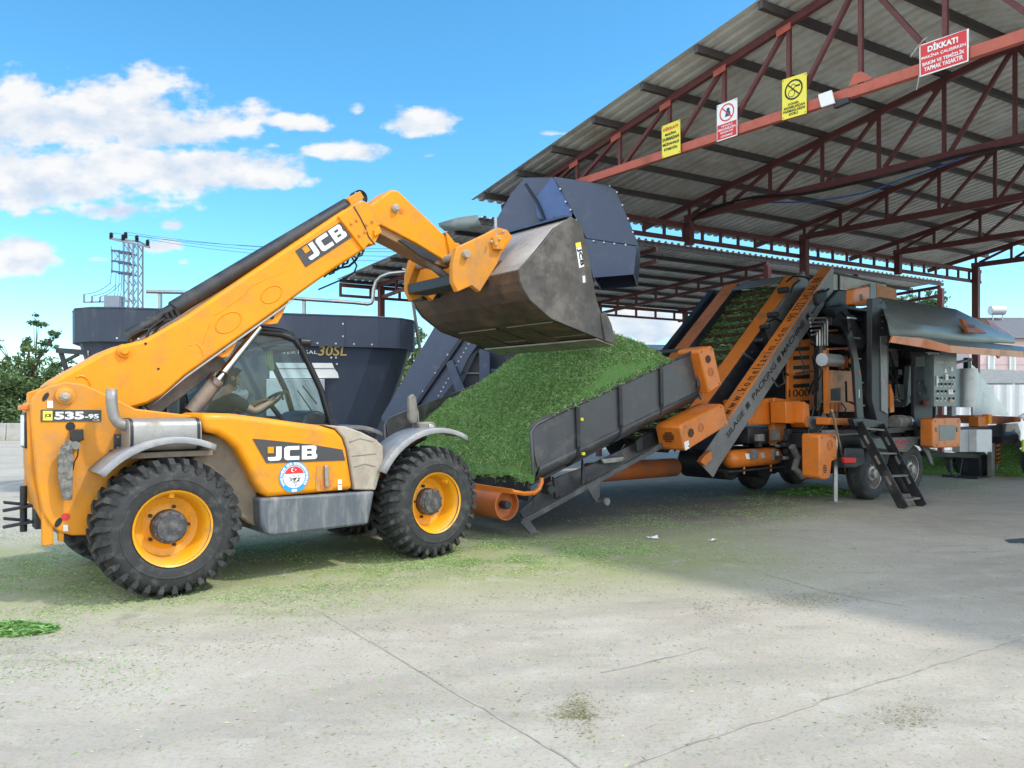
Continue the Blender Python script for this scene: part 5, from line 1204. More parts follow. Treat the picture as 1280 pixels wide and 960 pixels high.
for k in range(14):
    p = T.W(rq.uniform(9.2, 10.4), rq.uniform(.2, .5), rq.uniform(.7, 1.2)); b = MB(); b.obox(p, T.su*rq.uniform(.03,.12), T.lu*.04, ZU*rq.uniform(.02,.1)); b.build('machine_block', rq.choice([M_dk, M_gry]), PK, bevel=.008)
# open bay with rotor, pump and guards
b = MB(); c0 = fpt(1128,465,.5); b.lathe([(.001,0),(.2,-.02),(.5,-.06),(.62,.0),(.66,.1),(.6,.2)], c0, T.lu, 28); b.build('rotor', M_dk, PK, smooth=40)
for k in range(6):
    t = k*math.pi/3+.2; c = c0+(T.su*math.cos(t)+ZU*math.sin(t))*.45-T.lu*.1; b = MB(); b.obox(c, (T.su*math.cos(t)+ZU*math.sin(t))*.14, T.lu*.05, (ZU*math.cos(t)-T.su*math.sin(t))*.04); b.build('rotor_paddle', M_gry, PK, bevel=.008)
pk('bay_strut', [(1137,458),(1142,455),(1141,500),(1133,508)], -.1, .0, M_plate); pk('bay_plate', [(1113,480),(1117,492),(1118,515),(1113,516)], -.3, -.25, M_ora)
b = MB(); c0 = fpt(1117,528,-.4); b.cyl(c0, c0+T.su*.35, .14, n=18); b.cyl(c0+T.su*.35, c0+T.su*.55, .09, n=16); b.build('hydraulic_pump', M_gry, PK, bevel=.012)
b = MB(); b.cyl(c0+T.su*.55, c0+T.su*.62, .12, n=18); b.build('pump_flange', M_steel, PK, bevel=.01)
cp = pbox('column_panel', 1143, 441, 1166, 545, -.45, -.38, M_dk)
pk('gauge_window', [(1145,446),(1156,445.5),(1156,458),(1145,458.5)], -.46, -.45, M_hood, parent=cp, bevel=.004); pk('stop_box', [(1156,501),(1162,500.5),(1162,506),(1156,506)], -.49, -.45, M_red, parent=cp, bevel=.004)
for x, y in ((1149,479),(1155,478),(1150,492)):
    q = fpt(x, y, -.46); b = MB(); b.cyl(q, q+T.lu*.02, .04, n=14); b.build('gauge', M_gry, cp, bevel=.004)
# control panel
CPL = -.78
cpn = pbox('control_panel', 1167.5, 444, 1196, 508, CPL, CPL+.06, M_hood, bevel=.008)
def cpt(x, y): return fpt(x, y, CPL-.004)
q = [cpt(1171,454), cpt(1193,454.5), cpt(1171,451)]; txt('KOMEL MAKİNA', *q, bold=.0, depth=.001).build('lettering', M_white, cpn, fix=False)
r3 = random.Random(11)
for j, y in enumerate((472,480,489,498)):
    for i in range(5):
        x = 1171.5+i*5.0+(0 if j % 2 else .6)
        c = cpt(x, y); b = MB(); b.cyl(c-T.lu*.025, c+T.lu*.003, .022, n=10); b.build('push_button', M_black if r3.random() < .75 else M_silv, cpn)
        b = MB(); b.obox(cpt(x, y+3), T.su*.03, T.lu*.001, ZU*.008); b.build('button_label', M_white, cpn)
for x0, y0, x1, y1, m_ in ((1170,470,1172,482,M_white),(1181,468,1184,475,M_white),(1184.5,487,1190,493,M_white),(1186,498,1189,502,M_ora)):
    b = MB(); b.prism([cpt(x0,y1), cpt(x1,y1), cpt(x1,y0), cpt(x0,y0)], -T.lu*.02); b.build('panel_switch', m_, cpn)
for x, y in ((1182,464),(1190,462)):
    b = MB(); b.prism([cpt(x-1.6,y+2), cpt(x+1.6,y+2), cpt(x+1,y-3), cpt(x-1,y-3)], -T.lu*.002); b.build('tower_symbol', M_white, cpn)
pk('panel_foot', [(1190,508),(1195,508),(1195,520),(1190,520)], -.6, -.5, M_plate)
pk('light_bracket', [(1163,440),(1175,441),(1175,444),(1163,443.5)], -.5, -.4, M_white); pk('light_bracket', [(1175,437),(1196,440),(1196,446),(1176,444)], -.4, -.2, M_dk)
# orange cabinet with window, grey box
oc2 = pk('window_cabinet', [(1166,524.5),(1168,522.5),(1200,522.5),(1201.5,525),(1200.5,557),(1198,559),(1169,560),(1166,558)], -.95, -.72, M_ora, bevel=.02)
pk('cabinet_window', [(1174.5,531.5),(1194.5,531),(1194.5,550),(1174.5,551)], -.957, -.95, M_hood, parent=oc2, bevel=.003)
cover_bolts(oc2, T, [(1169,526),(1198,525.5),(1198,556),(1170,557)], -.953, M_gry, .97)
for x in (1171.5, 1197.3): pk('window_latch', [(x-1,534),(x+1,534),(x+1,540),(x-1,540)], -.965, -.95, M_plate, parent=oc2)
gb2 = pk('grey_box', [(1200,537),(1220,537),(1220,565),(1200,565)], -.70, -.55, mat('box_light_grey', (.42,.44,.46), .4, var=.05, dirt=(.35,.34,.32), damt=.15), bevel=.008)
pk('grey_box', [(1221,537),(1240,537),(1240,565),(1221,565)], -.85, -.70, mat('box_pale', (.62,.64,.66), .4), bevel=.008)
# silver drum and slanted sheet
b = MB(); c0 = fpt(1207,509,.0); c1 = fpt(1207,461,.0); b.cyl(Vector((c0.x,c0.y,c0.z)), Vector((c0.x,c0.y,c1.z)), .24, n=24); b.build('silver_drum', M_silv, PK, smooth=35)
pk('steel_rack', [(1196,452),(1216,448),(1216,451),(1196,455)], -.1, .0, M_dk); pk('steel_rack', [(1210,447),(1214,447),(1214,462),(1210,462)], -.1, .0, M_dk)
pk('slanted_sheet', [(1214,455),(1219,459),(1262,519),(1216,519)], .3, .34, M_silv)
pk('rear_plate', [(1238,538),(1252,530),(1272,529),(1276,540),(1275,560),(1262,567),(1240,566)], .0, .1, mat('rusty_grey_plate', (.30,.29,.28), .6, var=.2, dirt=(.2,.13,.09), damt=.3, dscale=6))
pk('rear_table', [(1218,519),(1276,521),(1276,527),(1250,530),(1218,528)], -.3, .8, M_orao); pk('rear_bracket', [(1223,521),(1235,520),(1235,533),(1223,533)], -.4, -.2, M_ora); pk('rear_bracket', [(1236,518),(1240,518),(1240,530),(1236,530)], -.45, -.3, M_yel)
b = MB(); b.cyl(fpt(1244,549,-.1), fpt(1266,546,-.1), .14, n=18); b.build('winch_drum', M_dk, PK, bevel=.02)
b = MB(); b.cyl(fpt(1268,552,-.15), fpt(1272,556,-.15), .12, n=14); b.build('valve_block', M_gry, PK, bevel=.02)
jk = pk('jack_leg', [(1240,554),(1244,554),(1244,597),(1240,597)], -.3, -.2, M_steel)
b = MB()
for k in range(9):
    b.tprism(T, [(1247.5,556+k*2.6),(1250.5,554.5+k*2.6),(1250.5,557.1+k*2.6),(1247.5,558.6+k*2.6)], -.3, -.26, mi=k % 2)
b.build('striped_post', [M_ora, M_black], PK); pk('striped_post_foot', [(1247,580),(1250,580),(1250,597),(1247,597)], -.3, -.2, M_steel)
pk('front_support', [(1224,570),(1240,570),(1240,598),(1226,598)], -.1, .4, M_dk, bevel=.01); pk('front_foot', [(1222,596),(1250,596),(1250,599),(1222,599)], -.35, .4, M_dk)
pk('under_beam', [(1160,564),(1240,569),(1240,574),(1160,570)], -.1, .1, M_dk)
b = MB(); b.tube([fpt(1187,574,-.2), fpt(1188,590,-.2)], .05, n=8); b.build('coil_hose', M_dk, PK); b = MB(); b.tube([fpt(1182,572,-.2), fpt(1184,585,-.2), fpt(1192,597,-.2), fpt(1200,592,-.2), fpt(1203,572,-.2)], .012, n=5); b.build('hanging_cable', M_hose, PK)
# raised doors: upper grey hood, orange-edged lower flap
def q3(x, y, l): return fpt(x, y, l)
r0 = [q3(1098,372,-.35), q3(1150,380,-.35), q3(1194,387,-.35), q3(1268,423,-.35)]
r1 = [q3(1110,402,-.95), q3(1155,407,-.95), q3(1200,412,-.95), q3(1268,426,-.95)]
r2_ = [q3(1113,419,-1.05), q3(1155,423,-1.05), q3(1205,428,-1.05), q3(1268,429,-1.05)]
b = MB(); b.sheet([r0, r1, r2_]); hood = b.build('hood', M_hood, PK, smooth=20, thick=.03)
d_ = .006
def hoodpt(x, y): return q3(x, y, -.98)
b = MB(); b.prism([q3(1198,399,-.80), q3(1206,416,-1.08), q3(1230,417,-1.08)], Vector((0,0,.01))-T.lu*.06); b.build('hood_flash', M_ora, hood)
qq = [q3(1200.5,410,-1.02), q3(1212.5,411,-1.02), q3(1200.5,405.5,-.98)]; txt('1000', *[v-T.lu*.09 for v in qq], bold=.02, depth=.004).build('lettering', M_black, hood, fix=False)
fl0 = [q3(1112,419,-1.0), q3(1155,421,-1.0), q3(1225,428,-1.0), q3(1300,436,-1.0)]
fl1 = [q3(1114,420,-1.25), q3(1155,423,-1.30), q3(1188,432,-1.45), q3(1300,441,-1.45)]
b = MB(); b.sheet([fl0, fl1]); b.build('flap_top', M_hood, PK, thick=.02)
fe = [q3(1115,420,-1.25), q3(1155,423.5,-1.30), q3(1187,432,-1.45), q3(1300,441,-1.45)]; fe2 = [q3(1112,428,-1.25), q3(1150,434,-1.30), q3(1187,441,-1.45), q3(1300,448,-1.45)]
b = MB(); b.sheet([fe, fe2]); b.build('flap_edge', M_ora, PK, thick=.03)
b = MB(); b.prism([q3(1246,444,-1.46), q3(1252,444,-1.46), q3(1249,448,-1.46)], T.lu*.03); b.build('flap_catch', M_orao, PK)
b = MB(); b.tube([q3(1108,432,-.6), q3(1116,424,-1.0)], .02, n=6); b.build('gas_strut', M_blk, PK)
dr = MB(); dr.sheet([[q3(1219,397,.2), q3(1236,400,.2), q3(1262,416,.2)], [q3(1232,399,-.15), q3(1243,415,-.15), q3(1266,421,-.15)]]); dr.build('far_flap', M_ora, PK, thick=.02)
# twin wheels
def lorry_wheel():
    rm = MB(); rm.lathe([(.25,.03),(.265,.02),(.26,.05),(.235,.09),(.225,.16),(.17,.14),(.14,.10),(.13,.06),(.08,.05),(.075,.0),(.001,-.005)], (0,0,0), (0,1,0), 32); ro = rm.build('wheel', M_muf, None, smooth=32)
    b = MB(); b.lathe([(.25,.04),(.27,.015),(.33,.0),(.40,.005),(.44,.025),(.462,.055),(.468,.075),(.464,.08),(.464,.085),(.468,.09),(.468,.135),(.463,.138),(.463,.146),(.468,.15),(.468,.20),(.463,.203),(.463,.21),(.468,.213),(.465,.26),(.44,.285),(.33,.30),(.25,.28)], (0,0,0), (0,1,0), 48); b.build('tyre', M_tyre, ro, smooth=40)
    for k in range(8):
        t = 2*math.pi*k/8; b = MB(); b.cyl((.155*math.cos(t), .07, .155*math.sin(t)), (.155*math.cos(t), .12, .155*math.sin(t)), .014, n=6); b.build('wheel_nut', M_steel, ro)
    return ro
LW = lorry_wheel(); fw = True
for s_ in (11.52, 13.02):
    for l_, flip in ((ML, False), (1.95, True)):
        o = LW if fw else copy_tree(LW); fw = False
        o.parent = PK; o.location = T.W(s_, l_, .465)-OFF[PK.name]; o.rotation_euler = (0, s_, math.atan2(T.uy, T.ux)+(math.pi if flip else 0)); o.rotation_mode = 'XYZ'
    b = MB(); b.cyl(T.W(s_, ML+.2, .465), T.W(s_, 1.8, .465), .06, n=12); b.build('axle', M_dk, PK)
# fender over the wheels
fp = [(1074,548),(1110,547),(1140,546),(1150,549),(1158,557),(1164,572),(1166,581),(1162,580),(1157,567),(1150,558),(1142,556),(1132,565),(1118,565),(1110,562),(1092,560),(1078,560)]
fe_ = pk('wheel_fender', fp, ML-.02, ML+.02, mat('fender_green_grey', (.075,.09,.09), .45, dirt=(.16,.15,.13), damt=.25), lref=ML, bevel=.006)
ttxt('KOMEL', (1111,555.5), (1135,554.5), (1111,550), ML-.026, M_red, fe_, bold=.0)
pk('fender_stripe', [(1112,557.5),(1133,556.8),(1133,558),(1112,558.7)], ML-.027, ML-.02, M_red, parent=fe_); pk('fender_stripe', [(1112,560),(1130,559.5),(1130,560.7),(1112,561.2)], ML-.027, ML-.02, M_orao, parent=fe_)
pk('mudflap', [(1057,560),(1080,560),(1082,580),(1070,585),(1056,584)], ML, ML+.04, M_dk, bevel=.02); tl = pk('tail_lamp', [(1055,571.5),(1071,572),(1070,579),(1057,579)], ML-.06, ML, M_red, bevel=.012)
pk('lamp_mount', [(1054,570),(1073,570),(1075,571.5),(1056,572)], ML-.06, ML, M_dk)
# ladders
def ladder(parts, name):
    b = MB()
    return b
for x in ((1060,1067),(1083,1091)):
    pass
LDR = pk('upper_ladder', [(1060,420),(1064,412),(1070,430),(1077,470),(1079.5,520),(1082,530),(1072,529),(1070,500),(1067,450)], ML-.02, ML+.02, M_blk, bevel=.004)
pk('ladder_rail', [(1079,395),(1086,392),(1090,450),(1095,505),(1100,530),(1090,528),(1086,490),(1083,440)], ML+.25, ML+.29, M_blk, parent=LDR, lref=ML)
for y0, x0, x1 in ((397,1062,1083),(422,1066,1088),(448,1072,1089),(478,1076,1092),(507,1078,1094)):
    b = MB(); p0, p1 = fpt(x0, y0, ML), fpt(x1, y0, ML); b.bar(p0+T.lu*.02, p1+T.lu*.2, .05, .025); b.build('ladder_rung', M_steel, LDR)
for x, y in ((1073.7,466),(1074,492)):
    q = fpt(x, y, ML-.022); b = MB(); b.obox(q, T.su*.012, T.lu*.002, ZU*(.07 if y > 480 else .035)); b.build('rail_slot', M_silv if y > 480 else M_red, LDR)
# lower folding ladder leaning out to the ground
lt0, lt1 = fpt(1073,529,ML-.05), G(1130,636); lr0, lr1 = fpt(1100,532,ML-.05), G(1153,633)
LDL = None
for i, (p0, p1) in enumerate(((lt0, lt1), (lr0, lr1))):
    dn = (p1-p0).normalized(); out = Vector((dn.x, dn.y, 0)).normalized(); up_ = (out.cross(dn)).cross(dn).normalized()
    wv_ = (lr1-lt1).normalized(); hgt = wv_.cross(dn).normalized()
    b = MB(); b.obox((p0+p1)/2, dn*(p1-p0).length/2, wv_*.012, hgt*.085)
    o = b.build('lower_ladder' if i == 0 else 'ladder_rail', M_blk, PK if i == 0 else LDL, bevel=.003)
    if i == 0: LDL = o
    for f in (.2, .44, .68):
        b = MB(); b.obox(p0+(p1-p0)*f-wv_*.014*(1), dn*.08, wv_*.002, hgt*.02); b.build('rail_slot', M_gry, LDL)
for f in (.06, .36, .63, .90):
    b = MB(); a, c = lt0+(lt1-lt0)*f, lr0+(lr1-lr0)*f; b.bar(a, c, .10, .03, up=ZU); b.build('ladder_rung', M_gry, LDL)
pk('ladder_hinge', [(1066,524),(1074,522),(1103,526),(1104,533),(1080,536),(1069,533)], ML-.08, ML+.02, M_blk, bevel=.01)
# shovel leaning on the machine
sh0, sh1 = fpt(1040,513,ML-.35), G(1062,618)+Vector((0,0,.12))
SHV = thing('shovel', G(1066,632), 'wooden-handled shovel leaning against the rear of the packing machine', 'shovel')
b = MB(); b.tube([sh0, sh1], .019, n=8); b.build('handle', mat('worn_wood', (.36,.27,.17), .7, var=.2, scale=10), SHV, smooth=60)
dn = (sh1-sh0).normalized(); sd = dn.cross(Vector((0,1,0))).normalized(); b = MB()
c = sh1+dn*.0; b.sheet([[c+sd*x*w+dn*y+Vector((0, .05*abs(x)-.0, 0)) for x in (-1,-.5,0,.5,1)] for y, w in ((0,.09),(.06,.14),(.24,.145),(.3,.13))]); b.build('blade', mat('shovel_steel', (.10,.09,.08), .5, metal=.5, var=.3, dirt=(.2,.15,.1), damt=.3), SHV, thick=.006, smooth=60)
# ================================================================== feed mixer behind the loader
MX = Frame((-8.15, 13.9), (5.9, 2.0))
MIX = thing('feed_mixer', MX.W(3.1, 1.3, 0), 'large blue-grey twin-auger feed mixer tub standing behind the loader', 'feed mixer')
LT = 6.65
def plan(ins_e, ins_s, z, ch=.75):
    a0, a1, b0, b1 = ins_e, LT-ins_e, ins_s, 2.6-ins_s
    pts = []; r = min(.95, (b1-b0)/2-.01)
    for cx_, cy_, t0 in ((a1-r, b0+r, -90), (a1-r, b1-r, 0), (a0+r, b1-r, 90), (a0+r, b0+r, 180)):
        for k in range(4): t = math.radians(t0+90*k/3); pts.append((cx_+r*math.cos(t), cy_+r*math.sin(t)))
    return [MX.W(s, l, z) for s, l in pts]
def loopsheet(rows):
    b = MB(); n = len(rows[0]); vs = [p for r in rows for p in r]
    b.add(vs, [(i*n+k, i*n+(k+1)%n, (i+1)*n+(k+1)%n, (i+1)*n+k) for i in range(len(rows)-1) for k in range(n)]); return b
tub = loopsheet([plan(.10,.08,2.86), plan(.22,.16,2.4), plan(.50,.28,1.6), plan(.85,.42,.75)]).build('tub', M_mix, MIX, thick=.03)
band = loopsheet([plan(0,0,2.84), plan(0,0,3.46)]).build('top_band', M_mix, MIX, thick=.03)
rim = MB(); q = plan(0,0,3.46); rim.tube(q, .025, n=6, closed=True); rim.build('rim', M_mix, band)
flr = MB(); flr.add(plan(.85,.42,.78), [tuple(range(16))]); flr.build('tub_floor', M_navyd, MIX, thick=.03)
for k in range(14):
    s = .9+k*.36; b = MB(); b.cyl(MX.W(s, -.015, 2.90), MX.W(s, .05, 2.90), .018, n=8); b.build('rim_bolt', M_silv, band)
for s, z in ((5.0,3.3),(5.0,3.05),(1.8,3.3),(1.8,3.05)):
    b = MB(); b.cyl(MX.W(s, -.022, z), MX.W(s, .02, z), .018, n=8); b.build('rim_bolt', M_silv, band)
b = MB(); b.bar(MX.W(5.05,-.018,2.86), MX.W(5.05,-.018,3.45), .012, .012); b.build('band_seam', M_mix, band)
b = MB(); b.fbox(MX, .8, 5.9, .7, 1.0, .55, .74); b.fbox(MX, .8, 5.9, 1.6, 1.9, .55, .74); b.build('chassis', M_navyd, MIX)
for s in (2.6, 3.9):
    for l in (.3, 2.0):
        b = MB(); b.lathe([(.24,.03),(.27,0),(.40,.0),(.45,.04),(.46,.1),(.46,.2),(.44,.26),(.25,.28)], MX.W(s, l, .46), MX.lu, 32); w_ = b.build('wheel', M_tyre, MIX, smooth=40)
        b = MB(); b.lathe([(.25,.04),(.2,.12),(.001,.1)], MX.W(s, l, .46), MX.lu, 24); b.build('wheel_rim', M_muf, w_, smooth=40)
def mpt(x, y, l): a, z = MX.U(x, y, l); return MX.W(a, l, z)
TL = .055
def sidept(x, y, l0=TL):      # on the sloping tub side: l grows as z falls
    l = l0
    for _ in range(6):
        a, z = MX.U(x, y, l); l = .08+(2.86-z)*.17-.034 if z < 2.86 else .05
    return MX.W(a, l, z)
def stxt(s, x0, x1, yb, yt, m, bold, name='lettering', ital=.0, dep=.002, sl=.0): return txt(s, sidept(x0, yb), sidept(x1, yb+sl), sidept(x0, yt), bold=bold, depth=dep, ital=ital).build(name, m, tub, fix=False)
M_gold = mat('gold_print', (.55,.40,.12), .5)
M_brno = mat('brown_print', (.12,.08,.03), .5)
stxt('30SL', 397.5, 433.5, 444.5, 432, M_gold, .012, ital=.15, sl=.3); stxt('VERTİSAL', 352, 397, 442.3, 436.3, M_white, .0, sl=.2)
for x, y in ((397,428.5),(413,429),(430,429.5),(447,430),(414,447),(420,447),(421,455)):
    c = sidept(x, y); b = MB(); b.cyl(c-MX.lu*.015, c+MX.lu*.03, .02, n=8); b.build('tub_bolt', M_silv, tub)
b = MB(); b.prism([sidept(337,473), sidept(423.5,472.5), sidept(422,466), sidept(418,461), sidept(415,453.8), sidept(337,453.5)], -MX.lu*.012); wpn = b.build('white_panel', M_white, tub)
b = MB(); b.prism([sidept(337,461.2), sidept(419,461.0), sidept(419,460), sidept(337,460.2)], -MX.lu*.018); b.build('panel_groove', M_plate, wpn)
b = MB(); q = [sidept(333,520), sidept(405,520), sidept(405,474), sidept(333,474)]; b.prism(q, -MX.lu*.14); b.build('control_box', mat('box_grey_blue', (.40,.43,.47), .45), tub, bevel=.01)
# ladder and discharge arm on the ends
for dx in (0, 10):
    b = MB(); b.tube([mpt(496-dx,448,.9), mpt(484-dx,485,.9), mpt(471-dx,528,.9)], .025, n=6); b.build('end_ladder', M_steel if dx == 0 else M_hose, MIX)
b = MB(); b.bar(mpt(72,438,.9), mpt(112,441,.6), .10); b.build('door_arm', M_dk, MIX); b = MB(); b.bar(mpt(76,440,.9), mpt(86,472,.9), .08); b.build('door_arm', M_dk, MIX); b = MB(); b.bar(mpt(80,452,.9), mpt(98,443,.7), .05); b.build('door_ram', M_dk, MIX)
b = MB(); b.cyl(mpt(110,441,.55), mpt(112,441,.55), .07, n=10); b.build('arm_joint', M_steel, MIX)
# ================================================================== blue discharge elevator
CH = Frame((-2.17, 13.9), (4.27, -.9))
CHT = thing('discharge_elevator', CH.W(.6, .5, 0), 'dark blue enclosed elevator with a faceted hood rising behind the loader bucket', 'elevator')
chp = lambda name, pts, l0, l1, m, lref=None, parent=None, bevel=.004: (lambda b: b.tprism(CH, pts, l0, l1, lref).build(name, m, parent or CHT, bevel=bevel))(MB())
cc = chp('casing', [(476,522),(490,546),(566,438),(640,330),(702,240),(694,222),(655,222),(640,240),(545,405)], 0, 1.0, M_navy, bevel=.008)
# second flange plate, offset below the slot
cf = chp('lower_channel', [(492,548),(506,558),(545,505),(575,468),(584,448),(640,368),(690,300),(702,248),(697,245),(567,437)], .05, .95, M_navy, lref=0, bevel=.006)
chp('channel_lip', [(490,546.5),(493,549),(569,439),(700,246),(698,243)], -.03, .02, M_navyd, lref=0, parent=cf)
for k in range(26):
    f = k/25; x, y = 497+(690-497)*f, 536+(250-536)*f
    if k % 2 == 0:
        c = CH.W(*(lambda q: (q[0], -.012, q[1]))(CH.U(x+1, y-1, 0))); b = MB(); b.cyl(c, c+CH.lu*.02, .018, n=6); b.build('rivet', M_silv, cc)
for k in range(14):
    f = k/13; x, y = 545+(586-545)*f, 500+(430-500)*f
    c = CH.W(*(lambda q: (q[0], .036, q[1]))(CH.U(x, y, 0.05))); b = MB(); b.cyl(c, c+CH.lu*.02, .014, n=6); b.build('rivet', M_silv, cf)
chp('brace', [(557,452),(566,450),(574,470),(591,508),(580,512),(566,480)], -.02, .02, M_navy, lref=.0)
chp('end_gusset', [(477,523),(491,547),(492,570),(474,572),(470,540)], .02, .98, M_navyd)
# hood: left inner cheeks and the big faceted cover
def cpt2(x, y, l): a, z = CH.U(x, y, l); return CH.W(a, l, z)
hq = MB()
A = cpt2(692,220.5,-.25); B_ = cpt2(757,230.5,-.30); C_ = cpt2(770,237,-.30); D_ = cpt2(796,300,-.30); E_ = cpt2(795.5,307,-.30); F_ = cpt2(733,298,-.25); G_ = cpt2(714,262,-.25)
dep = CH.lu*1.35
pts = [A, B_, C_, D_, E_, F_, G_]
hq.prism(pts, dep); ho = hq.build('hood', M_navy, CHT, bevel=.006)
skirt = MB()
H0, H1, H2, H3 = cpt2(730,298,-.25), cpt2(795.5,308,-.30), cpt2(792,343,-.30), cpt2(742,347,-.25)
skirt.add([H0, H1, H2, H3, H0+dep, H1+dep, H2+dep, H3+dep], [(0,1,2,3), (5,4,7,6), (1,5,6,2), (4,0,3,7)]); skirt.build('hood_skirt', M_navy, ho, thick=.012)
for x, y in ((700,236),(707,252),(713,262),(720,275),(762,232),(771,240),(778,256),(785,273),(791,290),(742,301),(755,303),(768,304.5),(782,306)):
    c = cpt2(x, y, -.31); b = MB(); b.cyl(c, c+CH.lu*.08, .016, n=6); b.build('rivet', M_silv, ho)
b = MB(); b.prism([cpt2(690,221,-.22), cpt2(716,262,-.22), cpt2(712,287,-.22), cpt2(672,272,-.22), cpt2(668,250,-.22)], CH.lu*.05); b.build('inner_cheek', mat('bright_blue_cheek', (.045,.10,.27), .35), ho)
b = MB(); b.prism([cpt2(655,222,.35), cpt2(692,221,.35), cpt2(672,272,.35), cpt2(630,300,.35), cpt2(640,255,.35)], CH.lu*.04); b.build('inner_cheek', M_navy, ho)
b = MB(); b.tube([cpt2(x, y, -.27) for x, y in ((657,230),(664,241),(672,253),(678,267),(684,285))], .03, n=6); b.build('edge_trim', M_navyd, ho, smooth=60)
b = MB(); b.tube([cpt2(x, y, -.28) for x, y in ((676,285),(682,276),(688,280),(694,272))], .03, n=6); b.build('hydraulic_hose', M_hose, ho)
b = MB(); b.prism([cpt2(655,223,.90), cpt2(694,222,.90), cpt2(716,262,.90), cpt2(735,300,.90), cpt2(742,340,.90), cpt2(715,330,.90), cpt2(690,300,.90), cpt2(640,290,.90)], CH.lu*.04); b.build('back_plate', M_navyd, ho)
# support frame and dark backing panel with ribs
chp('frame_post', [(600,436),(613,441),(613,478),(600,484)], -.05, .1, M_navy, lref=0)
chp('frame_rail', [(612,461),(628,461),(628,465),(612,465)], .0, .08, M_navy, lref=0)
chp('backing_panel', [(560,508),(596,430),(660,430),(690,440),(690,520),(560,560)], .25, .30, M_navyd, lref=0)
for y0, x0, x1 in ((439,577,602),(466,556,600),(491,537,553)): chp('panel_rib', [(x0,y0-1),(x1,y0-1),(x1,y0+1),(x0,y0+1)], .2, .25, M_plate, lref=0)
for s_ in (.5,):
    b = MB(); b.fbox(CH, s_, s_+.15, .1, .25, 0, 1.6 if s_ < 1 else 2.4); b.build('support_leg', M_navy, CHT)
# ================================================================== pipes behind the mixer
PP = thing('handrail_pipe', P(380, 373, 17.4), 'weathered steel pipe rail with a bent end running above the mixer tub', 'pipe rail')
b = MB(); pts = [(183,364.5),(250,366),(330,370),(380,374),(440,378),(460,380),(464,379),(466,375),(467,362),(470,352),(476,346),(486,342),(505,340),(525,336),(540,330)]
b.tube([P(x, y, 17.0+(x-183)*.002) for x, y in pts], .042, n=8); b.build('rail', M_steel, PP, smooth=60)
for x, y in ((200,365),(380,374)):
    b = MB(); p = P(x, y, 17.05+(x-183)*.002); b.bar(Vector((p.x, p.y, 0)), p, .11, .06); b.build('post', M_steel, PP)
PO = thing('thin_pole', Vector((P(530,440,16.6).x, 16.6, 0)), 'thin leaning grey pole left of the bucket in front of the far canopy', 'pole')
b = MB(); p0, p1 = P(510,338,16.3), P(524,430,16.6); d = (p1-p0); b.tube([p0-Vector((.12,0,-.02)), p0, p1, p1+d*((p1.z)/(-d.z))], .035, n=8); b.build('pole', M_steel, PO)
# ================================================================== transformer pylon and its wires
PYY = 62.
PY = thing('transformer_pylon', Vector((P(167,380,PYY).x, PYY, 0)), 'steel lattice transformer pylon with black insulators standing beyond the mixer', 'pylon')
def yp(x, y, dy=0): return P(x, y, PYY)+Vector((0, dy, 0))
def post_frame(x0, x1, name):
    topy, = (303,)
    for dy in (0, .8):
        b = MB()
        for x in (x0, x1):
            t = yp(x, topy, dy); b.bar(Vector((t.x, t.y, 0)), t, .11)
        b.build('pylon_legs', M_pylon, PY)
    for dy in (0, .8):
        b = MB(); y = topy; k = 0
        while y < 520:
            b.bar(yp(x0 if k % 2 == 0 else x1, y, dy), yp(x1 if k % 2 == 0 else x0, y+11, dy), .06); y += 11; k += 1
        b.build('pylon_lattice', M_pylon, PY)
post_frame(154.5, 160.5, 'a'); post_frame(166.5, 172.5, 'b')
b = MB()
for k in range(18): b.bar(yp(160.5 if k % 2 else 166.5, 305+k*12, .4), yp(166.5 if k % 2 else 160.5, 317+k*12, .4), .05)
b.build('pylon_lattice', M_pylon, PY)
b = MB(); b.bar(yp(137,298), yp(187,309), .16); b.build('cross_arm', M_pylon, PY); b = MB(); b.bar(yp(137,298), yp(165,298, 1.2), .12); b.bar(yp(187,309), yp(165,298,1.2), .12); b.build('cross_arm', M_pylon, PY)
for x, y in ((139,297),(157,296.5),(154,299.5),(171,300.5),(184.5,306)):
    c = yp(x, y); b = MB(); b.lathe([(.12,-.1),(.16,0),(.10,.03),(.17,.1),(.11,.14),(.17,.2),(.11,.26),(.16,.32),(.05,.42),(.001,.42)], c, ZU, 12); b.build('insulator', M_black, PY, smooth=40)
for y in (313, 326, 339):
    b = MB(); b.bar(yp(140,y), yp(163,y+3), .22, .14); b.bar(yp(140,y,1), yp(163,y+3,1), .18, .12); b.build_each('platform', mat('platform_blue', (.05,.08,.16), .5), PY)
b = MB()
for x in (140, 149): b.bar(yp(x,312), yp(x,341), .07)
b.build('platform_post', M_pylon, PY)
b = MB(); b.bar(yp(142,314), yp(152,326), .05); b.bar(yp(152,314), yp(143,326), .05); b.build('switch_arm', M_pylon, PY)
b = MB(); b.bar(yp(105,378), yp(165,376), .12); b.bar(yp(105,378), yp(105,368), .12); b.bar(yp(115,378), yp(115,370), .12); b.bar(yp(125,378), yp(125,371), .12); b.build('lower_arm', M_pylon, PY)
b = MB(); b.obox(yp(143,381), Vector((.6,0,0)), Vector((0,.5,0)), Vector((0,0,.7))); b.build('transformer_box', mat('transformer_grey', (.2,.24,.3), .5), PY, bevel=.04)
